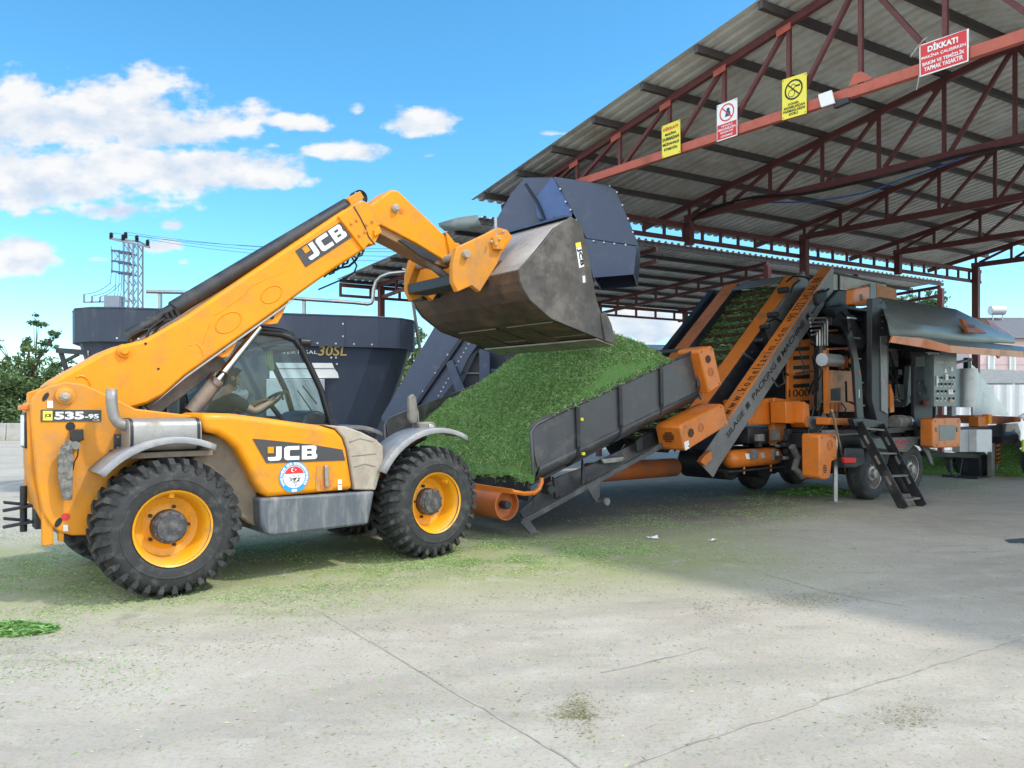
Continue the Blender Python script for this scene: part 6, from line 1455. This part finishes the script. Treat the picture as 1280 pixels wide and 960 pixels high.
for i, (a, c, sag) in enumerate((((139,308),(138,355),2),((145,341),(141,376),3),((149,341),(145,376),3),((152,341),(149,376),3),((138,354),(105,368),3),((145,356),(115,370),3),((151,354),(125,371),3))):
    b = MB(); b.tube([yp(a[0]+(c[0]-a[0])*t+sag*math.sin(t*3.14)*.4, a[1]+(c[1]-a[1])*t+sag*math.sin(t*3.14)) for t in (0,.25,.5,.75,1)], .022, n=4); b.build('drop_wire', M_hose, PY)
for i, (x, y) in enumerate(((139,291),(157,290),(171,294),(184.5,299))):
    b = MB(); p0 = yp(x, y); p1 = P(700, 304+i*7, 40)
    b.tube([p0+(p1-p0)*t-ZU*(4*t*(1-t))*.7 for t in [k/14 for k in range(15)]], .012, n=4); tag(b.build('power_line', M_hose, None), 'thin overhead power line leaving the lattice pylon towards the canopy', 'power line', 'overhead power lines')
# ================================================================== setting
def noise_nodes(nt, vec, scale, det=6, rough=.6):
    n = nt.nodes.new('ShaderNodeTexNoise'); n.inputs['Scale'].default_value = scale; n.inputs['Detail'].default_value = det; n.inputs['Roughness'].default_value = rough
    nt.links.new(vec, n.inputs['Vector']); return n.outputs['Fac']
def ground_mat():
    m = bpy.data.materials.new('yard_concrete'); m.use_nodes = True; nt = m.node_tree; N = nt.nodes; L = nt.links; b = N['Principled BSDF']
    tc = N.new('ShaderNodeTexCoord'); v = tc.outputs['Object']
    def mr(x, a, b_, c=0, d=1, sm=True):
        n = N.new('ShaderNodeMapRange'); n.interpolation_type = 'SMOOTHSTEP' if sm else 'LINEAR'; L.new(x, n.inputs[0]); n.inputs[1].default_value = a; n.inputs[2].default_value = b_; n.inputs[3].default_value = c; n.inputs[4].default_value = d; return n.outputs[0]
    def mix(f, a, c, bl='MIX'):
        n = N.new('ShaderNodeMix'); n.data_type = 'RGBA'; n.blend_type = bl
        if hasattr(f, 'node'): L.new(f, n.inputs[0])
        else: n.inputs[0].default_value = f
        for i, x in ((6, a), (7, c)):
            if hasattr(x, 'node'): L.new(x, n.inputs[i])
            else: n.inputs[i].default_value = (*x, 1)
        return n.outputs[2]
    def mth(op, a, c):
        n = N.new('ShaderNodeMath'); n.operation = op
        for i, x in enumerate((a, c)):
            if hasattr(x, 'node'): L.new(x, n.inputs[i])
            else: n.inputs[i].default_value = x
        return n.outputs[0]
    rot = N.new('ShaderNodeMapping'); L.new(v, rot.inputs[0]); rot.inputs['Rotation'].default_value = (0, 0, -.55); rot.inputs['Scale'].default_value = (.35, 1.6, 1)
    n1 = noise_nodes(nt, v, .5, 7); n2 = noise_nodes(nt, v, 3.2, 8, .7); n3 = noise_nodes(nt, v, 38, 5); n4 = noise_nodes(nt, rot.outputs[0], 2.2, 7, .65)
    c = mix(mr(n1, .3, .7), (.375, .335, .28), (.465, .425, .36))
    c = mix(mth('MULTIPLY', mr(n2, .45, .75), .6), c, (.53, .50, .45))
    c = mix(mth('MULTIPLY', mr(n4, .50, .78), .55), c, (.255, .24, .218))
    c = mix(mth('MULTIPLY', mr(n3, .50, .68), .45), c, (.24, .225, .195))
    n5 = noise_nodes(nt, v, 140, 3); c = mix(mth('MULTIPLY', mr(n5, .56, .66), .55), c, (.20, .185, .155))
    # chaff and crushed silage film along the loader's path
    sp = N.new('ShaderNodeSeparateXYZ'); L.new(v, sp.inputs[0])
    # distance from the line through (-6,7.4) and (3,9.3)
    dx, dy = 9., 1.9; ln = math.hypot(dx, dy)
    dist = mth('ABSOLUTE', mth('ADD', mth('MULTIPLY', sp.outputs[0], -dy/ln), mth('ADD', mth('MULTIPLY', sp.outputs[1], dx/ln), (6*-dy/ln*1.0)*1.0+(-7.4*dx/ln))), 0)
    band = mr(dist, 2.9, .5); xr = mth('MULTIPLY', mr(sp.outputs[0], 4.5, 1.5), 1)
    g = mth('MULTIPLY', mth('MULTIPLY', band, xr), mr(mth('ADD', n2, mth('MULTIPLY', n3, .45)), .44, .80))
    c = mix(mth('MULTIPLY', g, .85), c, (.25, .285, .10))
    # faint wheel tracks along the loader's way and across the yard
    def track(ax_, ay_, ux_, uy_, w):
        dn = mth('ABSOLUTE', mth('ADD', mth('MULTIPLY', mth('SUBTRACT', sp.outputs[0], ax_), -uy_), mth('ADD', mth('MULTIPLY', mth('SUBTRACT', sp.outputs[1], ay_), ux_), mth('MULTIPLY', n1, .5))), 0)
        return mr(dn, w, w*.35)
    tk = track(-2.95, 6.2, .774, .631, .26)
    for q in ((-1.2, 4.6, .85, .52), (.6, 3.6, .85, .52), (2.0, 5.2, .97, .22), (2.2, 6.9, .97, .22)): tk = mth('MAXIMUM', tk, track(*q, .24))
    c = mix(mth('MULTIPLY', mth('MULTIPLY', tk, mr(n2, .38, .6)), .34), c, (.24, .225, .195))
    n6 = noise_nodes(nt, v, 1.4, 4, .5); c = mix(mth('MULTIPLY', mr(n6, .66, .74), .5), c, (.20, .185, .16))
    # brown stain plus painted-in shade under the hopper and the machine
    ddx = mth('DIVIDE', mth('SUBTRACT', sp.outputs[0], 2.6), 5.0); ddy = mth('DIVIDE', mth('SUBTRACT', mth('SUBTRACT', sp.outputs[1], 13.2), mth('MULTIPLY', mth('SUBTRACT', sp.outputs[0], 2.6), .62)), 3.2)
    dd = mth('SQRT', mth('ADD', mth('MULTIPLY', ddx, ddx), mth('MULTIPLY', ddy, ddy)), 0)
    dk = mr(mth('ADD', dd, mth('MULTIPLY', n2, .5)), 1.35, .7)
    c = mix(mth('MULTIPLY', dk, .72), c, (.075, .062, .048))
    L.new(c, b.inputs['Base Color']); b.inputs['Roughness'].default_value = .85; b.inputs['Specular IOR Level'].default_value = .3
    bp = N.new('ShaderNodeBump'); bp.inputs['Strength'].default_value = .35; bp.inputs['Distance'].default_value = .012
    L.new(mth('ADD', mth('MULTIPLY', n3, .5), n2), bp.inputs['Height']); L.new(bp.outputs[0], b.inputs['Normal'])
    return m
gb = MB(); gb.add([(-900,-80,0),(900,-80,0),(900,1500,0),(-900,1500,0)], [(0,1,2,3)]); gb.build('ground', ground_mat(), kind='structure')
M_joint = mat('joint_dirt', (.35,.325,.285), .95, var=.4)
def joint(pts, w):
    gp_ = [G(*p) for p in pts]; r = random.Random(int(pts[0][0])); b = MB(); out = []
    for i in range(len(gp_)-1):
        n = max(2, int((gp_[i+1]-gp_[i]).length/.12))
        for k in range(n): out.append(gp_[i]+(gp_[i+1]-gp_[i])*k/n)
    rows = [[], []]
    for i, p in enumerate(out):
        d = (out[min(i+1, len(out)-1)]-out[max(i-1, 0)]).normalized(); nn = Vector((-d.y, d.x, 0)); j = nn*r.gauss(0, .006); ww = w*r.uniform(.5, 1.3)
        rows[0].append(p+j+nn*ww+ZU*.003); rows[1].append(p+j-nn*ww+ZU*.003)
    b.sheet(rows); b.build('ground', M_joint, kind='structure')
joint([(385,757),(425,780),(560,861),(640,907),(729,960),(760,980)], .006)
joint([(770,966),(850,935),(980,893),(1094,855),(1200,822),(1290,796)], .006)
joint([(953,717),(1040,742),(1156,762)], .007); joint([(1066,653),(1180,664),(1290,676)], .007); joint([(751,841),(830,824),(900,805)], .005)
wt = MB()
for pts_ in ([(1255,675),(1290,672),(1290,680),(1262,679)],): wt.add([G(*p)+ZU*.005 for p in pts_], [(0,1,2,3)])
wt.build('ground', mat('drain_dark', (.03,.03,.03)), kind='structure')
# ---- trees
def tree(name, loc, h, blobs, nleaf, label, size=(.10,.24), wts=(.4,.42,.18), trunk_r=.16, group=None, cat='tree', lmats=None):
    t = thing(name, loc, label, cat, group); loc = Vector(loc); r = random.Random(int(loc.x*31+loc.y*7))
    b = MB(); top = loc+Vector((0,0,h*.72)); b.tube([loc, loc+Vector((.1,0,h*.25)), loc+Vector((-.05,.1,h*.5)), top], [trunk_r, trunk_r*.8, trunk_r*.5, trunk_r*.15], n=8); tr = b.build('trunk', M_bark, t, smooth=60)
    b = MB()
    for (cx, cy, cz, rx, rz) in blobs:
        st = loc+Vector((0,0,h*r.uniform(.22,.5))); en = loc+Vector((cx, cy, cz)); mid = (st+en)/2+Vector((r.uniform(-.2,.2), 0, r.uniform(0,.3)))
        b.tube([st, mid, en], [trunk_r*.42, trunk_r*.25, trunk_r*.08], n=5)
        for q in range(3):
            e2 = en+Vector((r.gauss(0,rx*.6), r.gauss(0,rx*.6), r.gauss(0,rz*.6))); b.tube([mid, (mid+e2)/2+Vector((0,0,.1)), e2], [trunk_r*.16, trunk_r*.1, .01], n=4)
    b.build('branches', M_bark, tr, smooth=60)
    pts = []
    tot = sum(bl[3]**2*bl[4] for bl in blobs)**1.0
    for (cx, cy, cz, rx, rz) in blobs:
        n = int(nleaf*(rx*rx*rz)/tot)
        ncl = max(6, n//45)
        d = npr.normal(size=(ncl, 3)); d /= np.linalg.norm(d, axis=1, keepdims=True); rad = npr.random(ncl)**.38
        cl = d*rad[:, None]*np.array([rx, rx, rz])+np.array([loc.x+cx, loc.y+cy, loc.z+cz])
        p = np.repeat(cl, 45, axis=0)+npr.normal(size=(ncl*45, 3))*np.array([.20, .20, .14])*max(rx, .5)*.75
        pts.append(p)
    pts = np.concatenate(pts)
    blade_obj('crown', blades(pts, size, None, None, flat=.7, width=.42), lmats or M_lf, t, weights=list(wts))
    return t
def at(px, Y): return Vector(((px-640)/960*Y, Y, 0))
tree('broadleaf_tree', at(36, 37), 6.6, [(0,0,3.0,1.3,.9),(.2,.3,1.3,1.6,.9),(-1.4,.2,1.2,1.3,.9),(1.3,.2,1.3,1.2,.9),(-1.0,.3,2.4,1.1,.9),(1.0,.2,2.7,1.0,.8),(.3,-.2,3.9,.8,.6),(-1.1,0,3.6,.5,.5),(.9,.3,4.4,.45,.45),(1.3,0,5.0,.3,.25),(1.6,.2,3.6,.5,.4),(-.2,0,4.6,.3,.35),(.4,0,5.6,.35,.4),(-1.6,0,4.6,.4,.35)], 17000, 'broadleaf tree with an open uneven crown left of the mixer, above the concrete wall')
tree('broadleaf_tree', at(-30, 38), 5.2, [(0,0,2.6,1.5,1.1),(-1,.3,2.2,1.3,1.0),(1.2,.2,2.3,1.1,1.0),(.2,0,3.6,.8,.6)], 8000, 'bushy tree cut by the left edge of the picture')
tree('broadleaf_tree', at(112, 39), 4.6, [(0,0,2.2,1.4,1.0),(.6,.3,2.9,1.0,.8),(-.8,0,2.6,.9,.8)], 6000, 'low dense tree just behind the left end of the mixer')
tree('broadleaf_tree', at(516, 33), 6.0, [(0,0,4.3,.55,.75),(-.5,.2,3.4,.8,.8),(.5,0,3.3,.75,.9),(.1,0,2.4,1.1,.9)], 8000, 'pale green tree seen in the gap between the mixer and the blue elevator', wts=(.2,.45,.35))
tree('broadleaf_tree', at(1150, 58), 11.0, [(-.9,0,9.2,.8,.9),(1.0,0,9.3,1.0,1.0),(.1,0,8.6,.8,.7),(.2,.2,7.2,1.6,1.2),(1.5,.2,7.6,1.1,1.0),(-1.2,.2,7.3,1.0,1.0),(0,0,5.5,2,1.5)], 14000, 'distant tree showing its top above the grey hood of the packing machine', size=(.16,.32))
tree('broadleaf_tree', at(1210, 46), 5.0, [(0,0,3.6,1.2,1.0),(-.8,0,2.8,1.1,1.0),(.6,.2,2.6,1.1,1.0)], 5000, 'light green tree seen beneath the raised door beside the control panel', wts=(.1,.4,.5))
for i, (x, Y, h, lb) in enumerate(((700,70,5.5,'far tree mostly hidden behind the silage heap'),(850,75,5.0,'far tree hidden behind the belt elevator'),(330,60,4.5,'far tree hidden behind the mixer tub'),(960,70,6.0,'far tree behind the packing machine'))):
    tree('broadleaf_tree', at(x, Y), h, [(0,0,h*.6,2.0,1.4),(1.5,0,h*.5,1.6,1.3),(-1.6,0,h*.5,1.6,1.3)], 3500, lb, size=(.2,.4))
# ---- low concrete wall at the left
r = random.Random(2)
for i in range(7):
    x0 = -28+i*2.45; b = MB(); b.hexa([(x0,35.0+.02*i,0),(x0+2.42,35.0+.02*i,0),(x0+2.42,35.6,0),(x0,35.6,0),(x0,35.1,.78),(x0+2.42,35.1,.78),(x0+2.42,35.5,.78),(x0,35.5,.78)])
    tag(b.build('concrete_barrier', M_conc, None, bevel=.02), 'pale concrete barrier block in the row beyond the left rear of the loader', 'barrier', 'concrete barrier blocks in a row')
# ---- houses, fence and other far things on the right
M_pink = mat('house_pink', (.62,.47,.46), .8, var=.05); M_rf = mat('roof_grey_tile', (.13,.13,.14), .7, var=.2, scale=3)
HS = thing('house', at(1262, 44), 'pink rendered house with a grey roof and rooftop water tank at the right edge', 'house')
def hp(x, y, Y): return P(x, y, Y)
b = MB(); p0, p1 = at(1212, 44), at(1400, 44); b.hexa([p0, p1, p1+Vector((0,7,0)), p0+Vector((0,7,0)), p0+ZU*5.4, p1+ZU*5.4, p1+Vector((0,7,5.4)), p0+Vector((0,7,5.4))]); wl_ = b.build('wall', M_pink, HS)
for z in (1.2, 2.1, 3.0, 3.9, 4.8):
    b = MB(); b.bar(p0+Vector((0,-.01,z)), p1+Vector((0,-.01,z)), .02, .03); b.build('wall_groove', mat('groove_pink', (.40,.30,.30)), wl_)
for x0, x1, y0, y1 in ((1235,1242,444,466),(1262,1268,440,476)):
    b = MB(); a, c = hp(x0,y1,43.95), hp(x1,y0,43.95); b.hexa([(a.x,43.9,a.z),(c.x,43.9,a.z),(c.x,43.99,a.z),(a.x,43.99,a.z),(a.x,43.9,c.z),(c.x,43.9,c.z),(c.x,43.99,c.z),(a.x,43.99,c.z)]); w_ = b.build('window', mat('window_pale', (.45,.5,.52), .15), wl_)
    b = MB(); q = [Vector((a.x,43.88,a.z)), Vector((c.x,43.88,a.z)), Vector((c.x,43.88,c.z)), Vector((a.x,43.88,c.z))]; b.tube(q, .05, n=4, closed=True); b.build('window_frame', M_white, w_)
b = MB(); b.add([p0+Vector((2.2,-.5,5.4)), p1+Vector((.5,-.5,5.4)), p1+Vector((.5,7.5,5.4)), p0+Vector((2.2,7.5,5.4)), p0+Vector((2.6,3.5,7.0)), p1+Vector((-2,3.5,7.0))], [(0,1,5,4),(1,2,5),(2,3,4,5),(3,0,4),(3,2,1,0)]); rf_ = b.build('roof', M_rf, HS)
b = MB(); c = hp(1249,388,47); b.cyl(c-Vector((.55,0,0)), c+Vector((.3,0,0)), .28, n=16); b.build('water_tank', M_silv, rf_, smooth=40)
b = MB(); c2 = hp(1247,396,47); b.bar(Vector((c2.x-.3,47,c2.z-.6)), Vector((c2.x-.3,47,c2.z+.3)), .06); b.bar(Vector((c2.x+.3,47,c2.z-.6)), Vector((c2.x+.3,47,c2.z+.3)), .06); b.build('tank_stand', M_steel, rf_)
SHD = thing('shed', at(1268, 31), 'low outbuilding with a grey gabled roof in front of the pink house', 'shed')
b = MB(); a, c, d = hp(1219,462,31), hp(1400,485,31), hp(1231,480,29); b.add([a, hp(1231,480,29), hp(1420,480,29), hp(1300,470,31)+Vector((4,0,0)), a+Vector((0,5,-1.2)), hp(1300,470,31)+Vector((4,5,-1.2))], [(0,1,2,3),(0,3,5,4)]); b.build('roof', mat('shed_roof', (.22,.22,.20), .7, var=.2), SHD, thick=.08)
b = MB(); q = at(1233, 29.6); b.hexa([q, q+Vector((9,0,0)), q+Vector((9,4,0)), q+Vector((0,4,0)), q+ZU*2.3, q+Vector((9,0,2.3)), q+Vector((9,4,1.8)), q+Vector((0,4,1.8))]); b.build('wall', M_conc, SHD)
FNC = thing('sheet_fence', at(1262, 27), 'white corrugated metal fence behind the right end of the packing machine', 'fence')
b = MB(); x0 = at(1180, 27).x; rows = [[], []]
for k in range(70):
    x = x0+k*.11; dy = (.05 if (k//2) % 2 else 0); rows[0].append(Vector((x, 27+dy, .05))); rows[1].append(Vector((x, 27+dy, 2.35)))
b.sheet(rows); b.build('panel', mat('fence_white', (.60,.63,.66), .5, var=.06, dirt=(.4,.4,.38), damt=.15), FNC, thick=.01)
for k in range(4): b = MB(); b.bar(Vector((x0+.1+k*2.4, 27.1, 0)), Vector((x0+.1+k*2.4, 27.1, 2.4)), .08); b.build('post', M_steel, FNC)
BRN = thing('far_barn', at(830, 55), 'dark low barn far beyond the hopper, under the far canopy', 'barn')
b = MB(); q0, q1 = at(720, 55), at(1000, 55); b.hexa([q0, q1, q1+Vector((0,8,0)), q0+Vector((0,8,0)), q0+ZU*5, q1+ZU*5, q1+Vector((0,8,5)), q0+Vector((0,8,5))]); b.build('wall', M_hop, BRN)
b = MB(); b.add([q0+Vector((-.5,-.5,5)), q1+Vector((.5,-.5,5)), q1+Vector((.5,8.5,5)), q0+Vector((-.5,8.5,5)), q0+Vector((2,4,6.2)), q1+Vector((-2,4,6.2))], [(0,1,5,4),(1,2,5),(2,3,4,5),(3,0,4)]); b.build('roof', M_hop, BRN)
b = MB(); c = hp(785,431,54.3); b.obox(c, Vector((.7,0,0)), Vector((0,.02,0)), ZU*.22); b.build('roof_light', M_white, BRN)
# small piece of a white trailer cut by the frame at the far right
TRL = thing('white_trailer', at(1300, 17.5), 'white rounded vehicle body cut off by the right edge of the picture', 'trailer')
b = MB(); pr = [(1271,521),(1276,522),(1282,530),(1290,560),(1300,575),(1380,575),(1380,500),(1300,505)]
b.prism([P(x, y, 17.5) for x, y in pr], Vector((1.5,2.0,0))); b.build('body', M_white, TRL, bevel=.04)
b = MB(); c = P(1296, 588, 17.2); b.lathe([(.18,.0),(.33,.0),(.37,.05),(.37,.2),(.33,.24)], Vector((c.x, 17.0, .37)), Vector((0,1,0)), 28); b.build('wheel', M_tyre, TRL, smooth=40)
b = MB(); c = P(1279,557,16.9); b.obox(c, Vector((.025,0,0)), Vector((0,.02,0)), ZU*.13); b.build('marker', mat('lime_marker', (.45,.7,.05)), TRL)
# ---- small silage heaps on the ground
def mound(px, py, rx, ry, h, n, label):
    g0 = G(px, py); t = thing('silage_pile', g0, label, 'silage pile'); gv = []; gf = []; m = 20
    def zz(a, b_): d = math.hypot(a, b_); return max(0, h*(1-d)**.9 if d < 1 else 0)+.02*vn(a*2+px, b_*2, 2)*(1-d if d < 1 else 0)
    for i in range(m+1):
        for j in range(m+1):
            a, b_ = -1+2*i/m, -1+2*j/m; gv.append((g0.x+a*rx, g0.y+b_*ry, zz(a, b_)-.006))
    for i in range(m):
        for j in range(m): gf.append((i*(m+1)+j, (i+1)*(m+1)+j, (i+1)*(m+1)+j+1, i*(m+1)+j+1))
    r_ = np.sqrt(npr.random(n)); th = npr.random(n)*6.283; a = r_*np.cos(th); b_ = r_*np.sin(th)
    pts = np.array([(g0.x+x*rx, g0.y+y*ry, zz(x, y)+.012) for x, y in zip(a, b_)])
    blade_obj('chopped_silage', blades(pts, (.05,.12), None, None, .5, .16), M_gr[:3]+[M_pile], t, weights=[.5,.4,.1], extra=(np.array(gv), gf))
mound(1022, 617, .75, .5, .16, 1800, 'small heap of silage on the ground beside the shovel')
mound(1262, 592, 1.0, .9, .72, 2600, 'green silage heap on the ground behind the striped jack post')
mound(1160, 590, 1.3, .8, .60, 2000, 'dark silage heap between the trailer wheels and the grey box'); mound(1212, 590, 1.1, .8, .65, 2000, 'dark silage heap under the pale grey box')
mound(12, 789, .36, .16, .05, 900, 'little clump of fresh silage at the left edge of the yard')
# ---- loose chopped silage scattered over the ground (stuff)
def scatter(n, fn): 
    out = []
    while len(out) < n:
        q = fn()
        if q is not None: out.append(q)
    return out
sp_ = []
def gauss_px(cx, cy, sx, sy, n, rot=0):
    r = random.Random(int(cx*7+cy)); c, s = math.cos(rot), math.sin(rot)
    for _ in range(int(n*2.6)):
        a, b_ = r.gauss(0, sx), r.gauss(0, sy); x, y = cx+a*c-b_*s, cy+a*s+b_*c
        if y > 560:
            g_ = G(x, y)
            if vn(g_.x, g_.y, 1.7)+.6*vn(g_.y, g_.x, 4.1)+r.gauss(0, .45) > -.1: sp_.append(g_)
gauss_px(40, 690, 80, 30, 5200); gauss_px(60, 740, 90, 30, 3000); gauss_px(250, 755, 160, 14, 3000); gauss_px(450, 715, 110, 14, 6500, -.1); gauss_px(650, 690, 60, 11, 8500); gauss_px(600, 700, 45, 9, 3500); gauss_px(760, 690, 70, 9, 3000)
gauss_px(370, 680, 110, 18, 5500); gauss_px(850, 650, 70, 9, 4500); gauss_px(1000, 640, 60, 8, 3500); gauss_px(1170, 608, 50, 6, 3500); gauss_px(940, 620, 60, 10, 4000)
gauss_px(80, 830, 70, 25, 900); gauss_px(400, 850, 330, 70, 900); gauss_px(900, 850, 260, 60, 500)
wet = sp_; sp_ = []
gauss_px(725,888,16,13,520); gauss_px(735,900,26,8,300); gauss_px(1000,752,45,7,700); gauss_px(880,765,40,10,500); gauss_px(1135,900,30,12,420); gauss_px(475,787,14,2,120); gauss_px(810,832,22,3,200); gauss_px(640,740,120,8,900); gauss_px(300,800,150,12,700); gauss_px(900,705,120,6,900)
dp = np.array([tuple(p) for p in sp_]); dp[:, 2] = .003+np.abs(npr.normal(0, .003, len(dp)))
blade_obj('dry_chaff', blades(dp, (.008,.030), None, None, .10, .15), [leafmat('chaff_olive', (.22, .24, .10), .1), leafmat('chaff_straw', (.36, .33, .18), .1), leafmat('chaff_brown', (.24, .20, .11), .1)], None, kind='stuff')
sp_ = wet; ru = random.Random(99)
for _ in range(9000):
    Y = 2.4+7.5*ru.random()**.8; sp_.append(Vector(((ru.random()*2-1)*.7*Y, Y, 0)))
pts = np.array([tuple(p) for p in sp_]); pts = pts[pts[:, 1] > 2.2]; pts[:, 2] = .004+np.abs(npr.normal(0, .006, len(pts)))
blade_obj('scattered_silage', blades(pts, (.010,.038), None, None, .15, .17), M_gr, None, weights=[.24,.26,.26,.24], kind='stuff')
# small litter
for (x, y, lb) in ((815, 674, 'crumpled white scrap of paper on the yard in front of the hopper'),(891, 677, 'thin white scrap of plastic on the yard right of the paper scrap')):
    c = G(x, y); b = MB(); r = random.Random(x)
    b.sheet([[c+Vector((r.gauss(0,.012)+i*.04-.06, r.gauss(0,.012)+j*.03-.03, .01+abs(r.gauss(0,.022)))) for i in range(4)] for j in range(3)]); tag(b.build('paper_scrap', M_white, None, thick=.002), lb, 'litter')
# ================================================================== driver
def skinned(name, nodes, edges, mats, parent=None, sub=2, root=0):
    me = bpy.data.meshes.new(name); off = OFF[parent.name] if parent else Vector()
    me.from_pydata([tuple(Vector(n[0])-off) for n in nodes], edges, []); o = bpy.data.objects.new(name, me); COL.objects.link(o)
    md = o.modifiers.new('skin', 'SKIN'); md.use_smooth_shade = True
    lay = me.skin_vertices[0].data
    for i, n in enumerate(nodes):
        rr = n[1] if isinstance(n[1], tuple) else (n[1], n[1]); lay[i].radius = rr; lay[i].use_root = (i == root)
    s = o.modifiers.new('sub', 'SUBSURF'); s.levels = sub; s.render_levels = sub
    dg = bpy.context.evaluated_depsgraph_get(); m2 = bpy.data.meshes.new_from_object(o.evaluated_get(dg)); o.modifiers.clear(); o.data = m2; bpy.data.meshes.remove(me)
    for p in m2.polygons: p.use_smooth = True
    m2.materials.clear()
    for m in mats: m2.materials.append(m)
    if parent: o.parent = parent
    OFF[o.name] = off; return o
HZ = fpt(289, 474, 1.72)
PB = T.W(SX-.02, 1.72, 1.16)
DRV = thing('person', PB, 'dark-haired man in a navy T-shirt sitting at the wheel in the loader cab', 'person')
hip = PB+ZU*.10; chest = hip+(HZ-hip)*.52; neck = hip+(HZ-hip)*.80; head = HZ
def off3(p, s, l, z): return p+T.su*s+T.lu*l+ZU*z
shz = neck-ZU*.09
nodes = [(hip, (.15,.13)), (hip+(chest-hip)*.6, (.14,.12)), (chest, (.165,.125)), (shz, (.12,.10)), (neck, .055), (off3(head,.0,0,-.06), (.075,.085)), (off3(head,.015,0,.05), (.085,.095)), (off3(head,.0,0,.12), (.06,.07))]
edges = [(0,1),(1,2),(2,3),(3,4),(4,5),(5,6),(6,7)]
def chain(start, pts):
    last = start
    for p, r in pts: nodes.append((p, r)); edges.append((last, len(nodes)-1)); last = len(nodes)-1
    return last
arms = []
for sd in (-1, 1):
    sh_ = off3(shz, .0, .19*sd, .0); hand = SWC+T.lu*(.17*sd)+T.su*-.02+ZU*.02; elb = (sh_+hand)/2+T.lu*.05*sd-ZU*.13-T.su*.0
    w = hand-(hand-elb).normalized()*.09
    last = chain(3, [(sh_, .065), ((sh_+elb)/2, .052), (elb, .045), ((elb+w)/2, .042), (w, .03), (hand, (.042,.022))]); arms.append((sh_, elb, w, hand))
    for k in range(4):
        o = (k-1.5)*.019; d = (hand-w).normalized(); base = hand+d*.035+T.lu*o; L_ = (.062,.07,.066,.05)[k]
        chain(last, [(base, .010), (base+d*L_*.5+ZU*-.004, .009), (base+d*L_*.7-ZU*.03, .008)])
    d = (hand-w).normalized(); chain(last, [(hand+d*.005-T.lu*.04*sd, .011), (hand+d*.04-T.lu*.052*sd-ZU*.01, .009)])
    hp_ = off3(hip, .03, .10*sd, -.02); kn = off3(hip, .46, .14*sd, .02); an = off3(hip, .56, .14*sd, -.40)
    an.z = max(an.z, .80); chain(0, [(hp_, .09), ((hp_+kn)/2, .08), (kn, .062), ((kn+an)/2, .055), (an, .042), (off3(an, .16, 0, -.03), (.045,.03))])
body = skinned('body', nodes, edges, [M_skin], DRV, 2, 0)
nz = MB(); f0 = off3(head, .10, 0, .0)
nz.add([off3(f0,.0,-.016,-.012), off3(f0,.0,.016,-.012), off3(f0,.032,0,-.012), off3(f0,-.002,0,.045)], [(0,1,2),(0,2,3),(1,3,2),(0,3,1)]); nz.build('nose', M_skin, DRV, smooth=80)
for sd in (-1, 1):
    b = MB(); b.lathe([(.001,-.012),(.028,-.006),(.030,.006),(.001,.012)], off3(head, -.01, .083*sd, .01), T.lu, 12); b.build('ear', M_skin, DRV, smooth=70)
    b = MB(); b.lathe([(.001,-.006),(.012,0),(.001,.006)], off3(head, .088, .034*sd, .035), T.su, 10); b.build('eye', M_black, DRV, smooth=70)
b = MB(); b.obox(off3(head, .088, 0, -.055), T.su*.012, T.lu*.028, ZU*.006); b.build('mouth', mat('lip', (.25,.10,.09)), DRV, bevel=.004)
hn = [(off3(head,-.03,0,.04), (.095,.10)), (off3(head,-.005,0,.115), (.085,.09)), (off3(head,-.055,0,-.03), (.065,.07))]
skinned('hair', hn, [(0,1),(0,2)], [M_hair], DRV, 2, 0)
sn = [(hip+ZU*.0, (.165,.15)), (hip+(chest-hip)*.6, (.16,.14)), (chest, (.18,.145)), (shz-ZU*.01, (.135,.115)), (neck-ZU*.055, .075)]
se_ = [(0,1),(1,2),(2,3),(3,4)]
for (sh_, elb, w, hand) in arms:
    sn += [(sh_, .085), (sh_+(elb-sh_)*.45, .075), (sh_+(elb-sh_)*.72, .07)]; k = len(sn); se_ += [(3,k-3),(k-3,k-2),(k-2,k-1)]
skinned('t_shirt', sn, se_, [M_shirt], DRV, 2, 0)
tn = [(hip, (.16,.14))]; te = []
for sd in (-1, 1):
    hp_ = off3(hip, .03, .10*sd, -.02); kn = off3(hip, .46, .14*sd, .02); an = off3(hip, .55, .14*sd, -.36); an.z = max(an.z, .82)
    tn += [(hp_, .105), ((hp_+kn)/2, .092), (kn, .075), ((kn+an)/2, .066), (an, .06)]; k = len(tn); te += [(0,k-5),(k-5,k-4),(k-4,k-3),(k-3,k-2),(k-2,k-1)]
skinned('trousers', tn, te, [M_trou], DRV, 2, 0)
CLT = thing('white_cloth', fpt(300, 496, 2.0), 'crumpled white cloth hanging in the cab beyond the driver', 'cloth')
b = MB(); r = random.Random(4); c = fpt(300, 496, 2.1); b.lathe([(.001,-.09),(.06,-.08),(.09,-.03),(.10,.02),(.07,.07),(.001,.09)], c, ZU, 14)
b.v = [v+Vector((r.gauss(0,.014), r.gauss(0,.014), r.gauss(0,.014))) for v in b.v]; b.build('cloth', M_white, CLT, smooth=60)
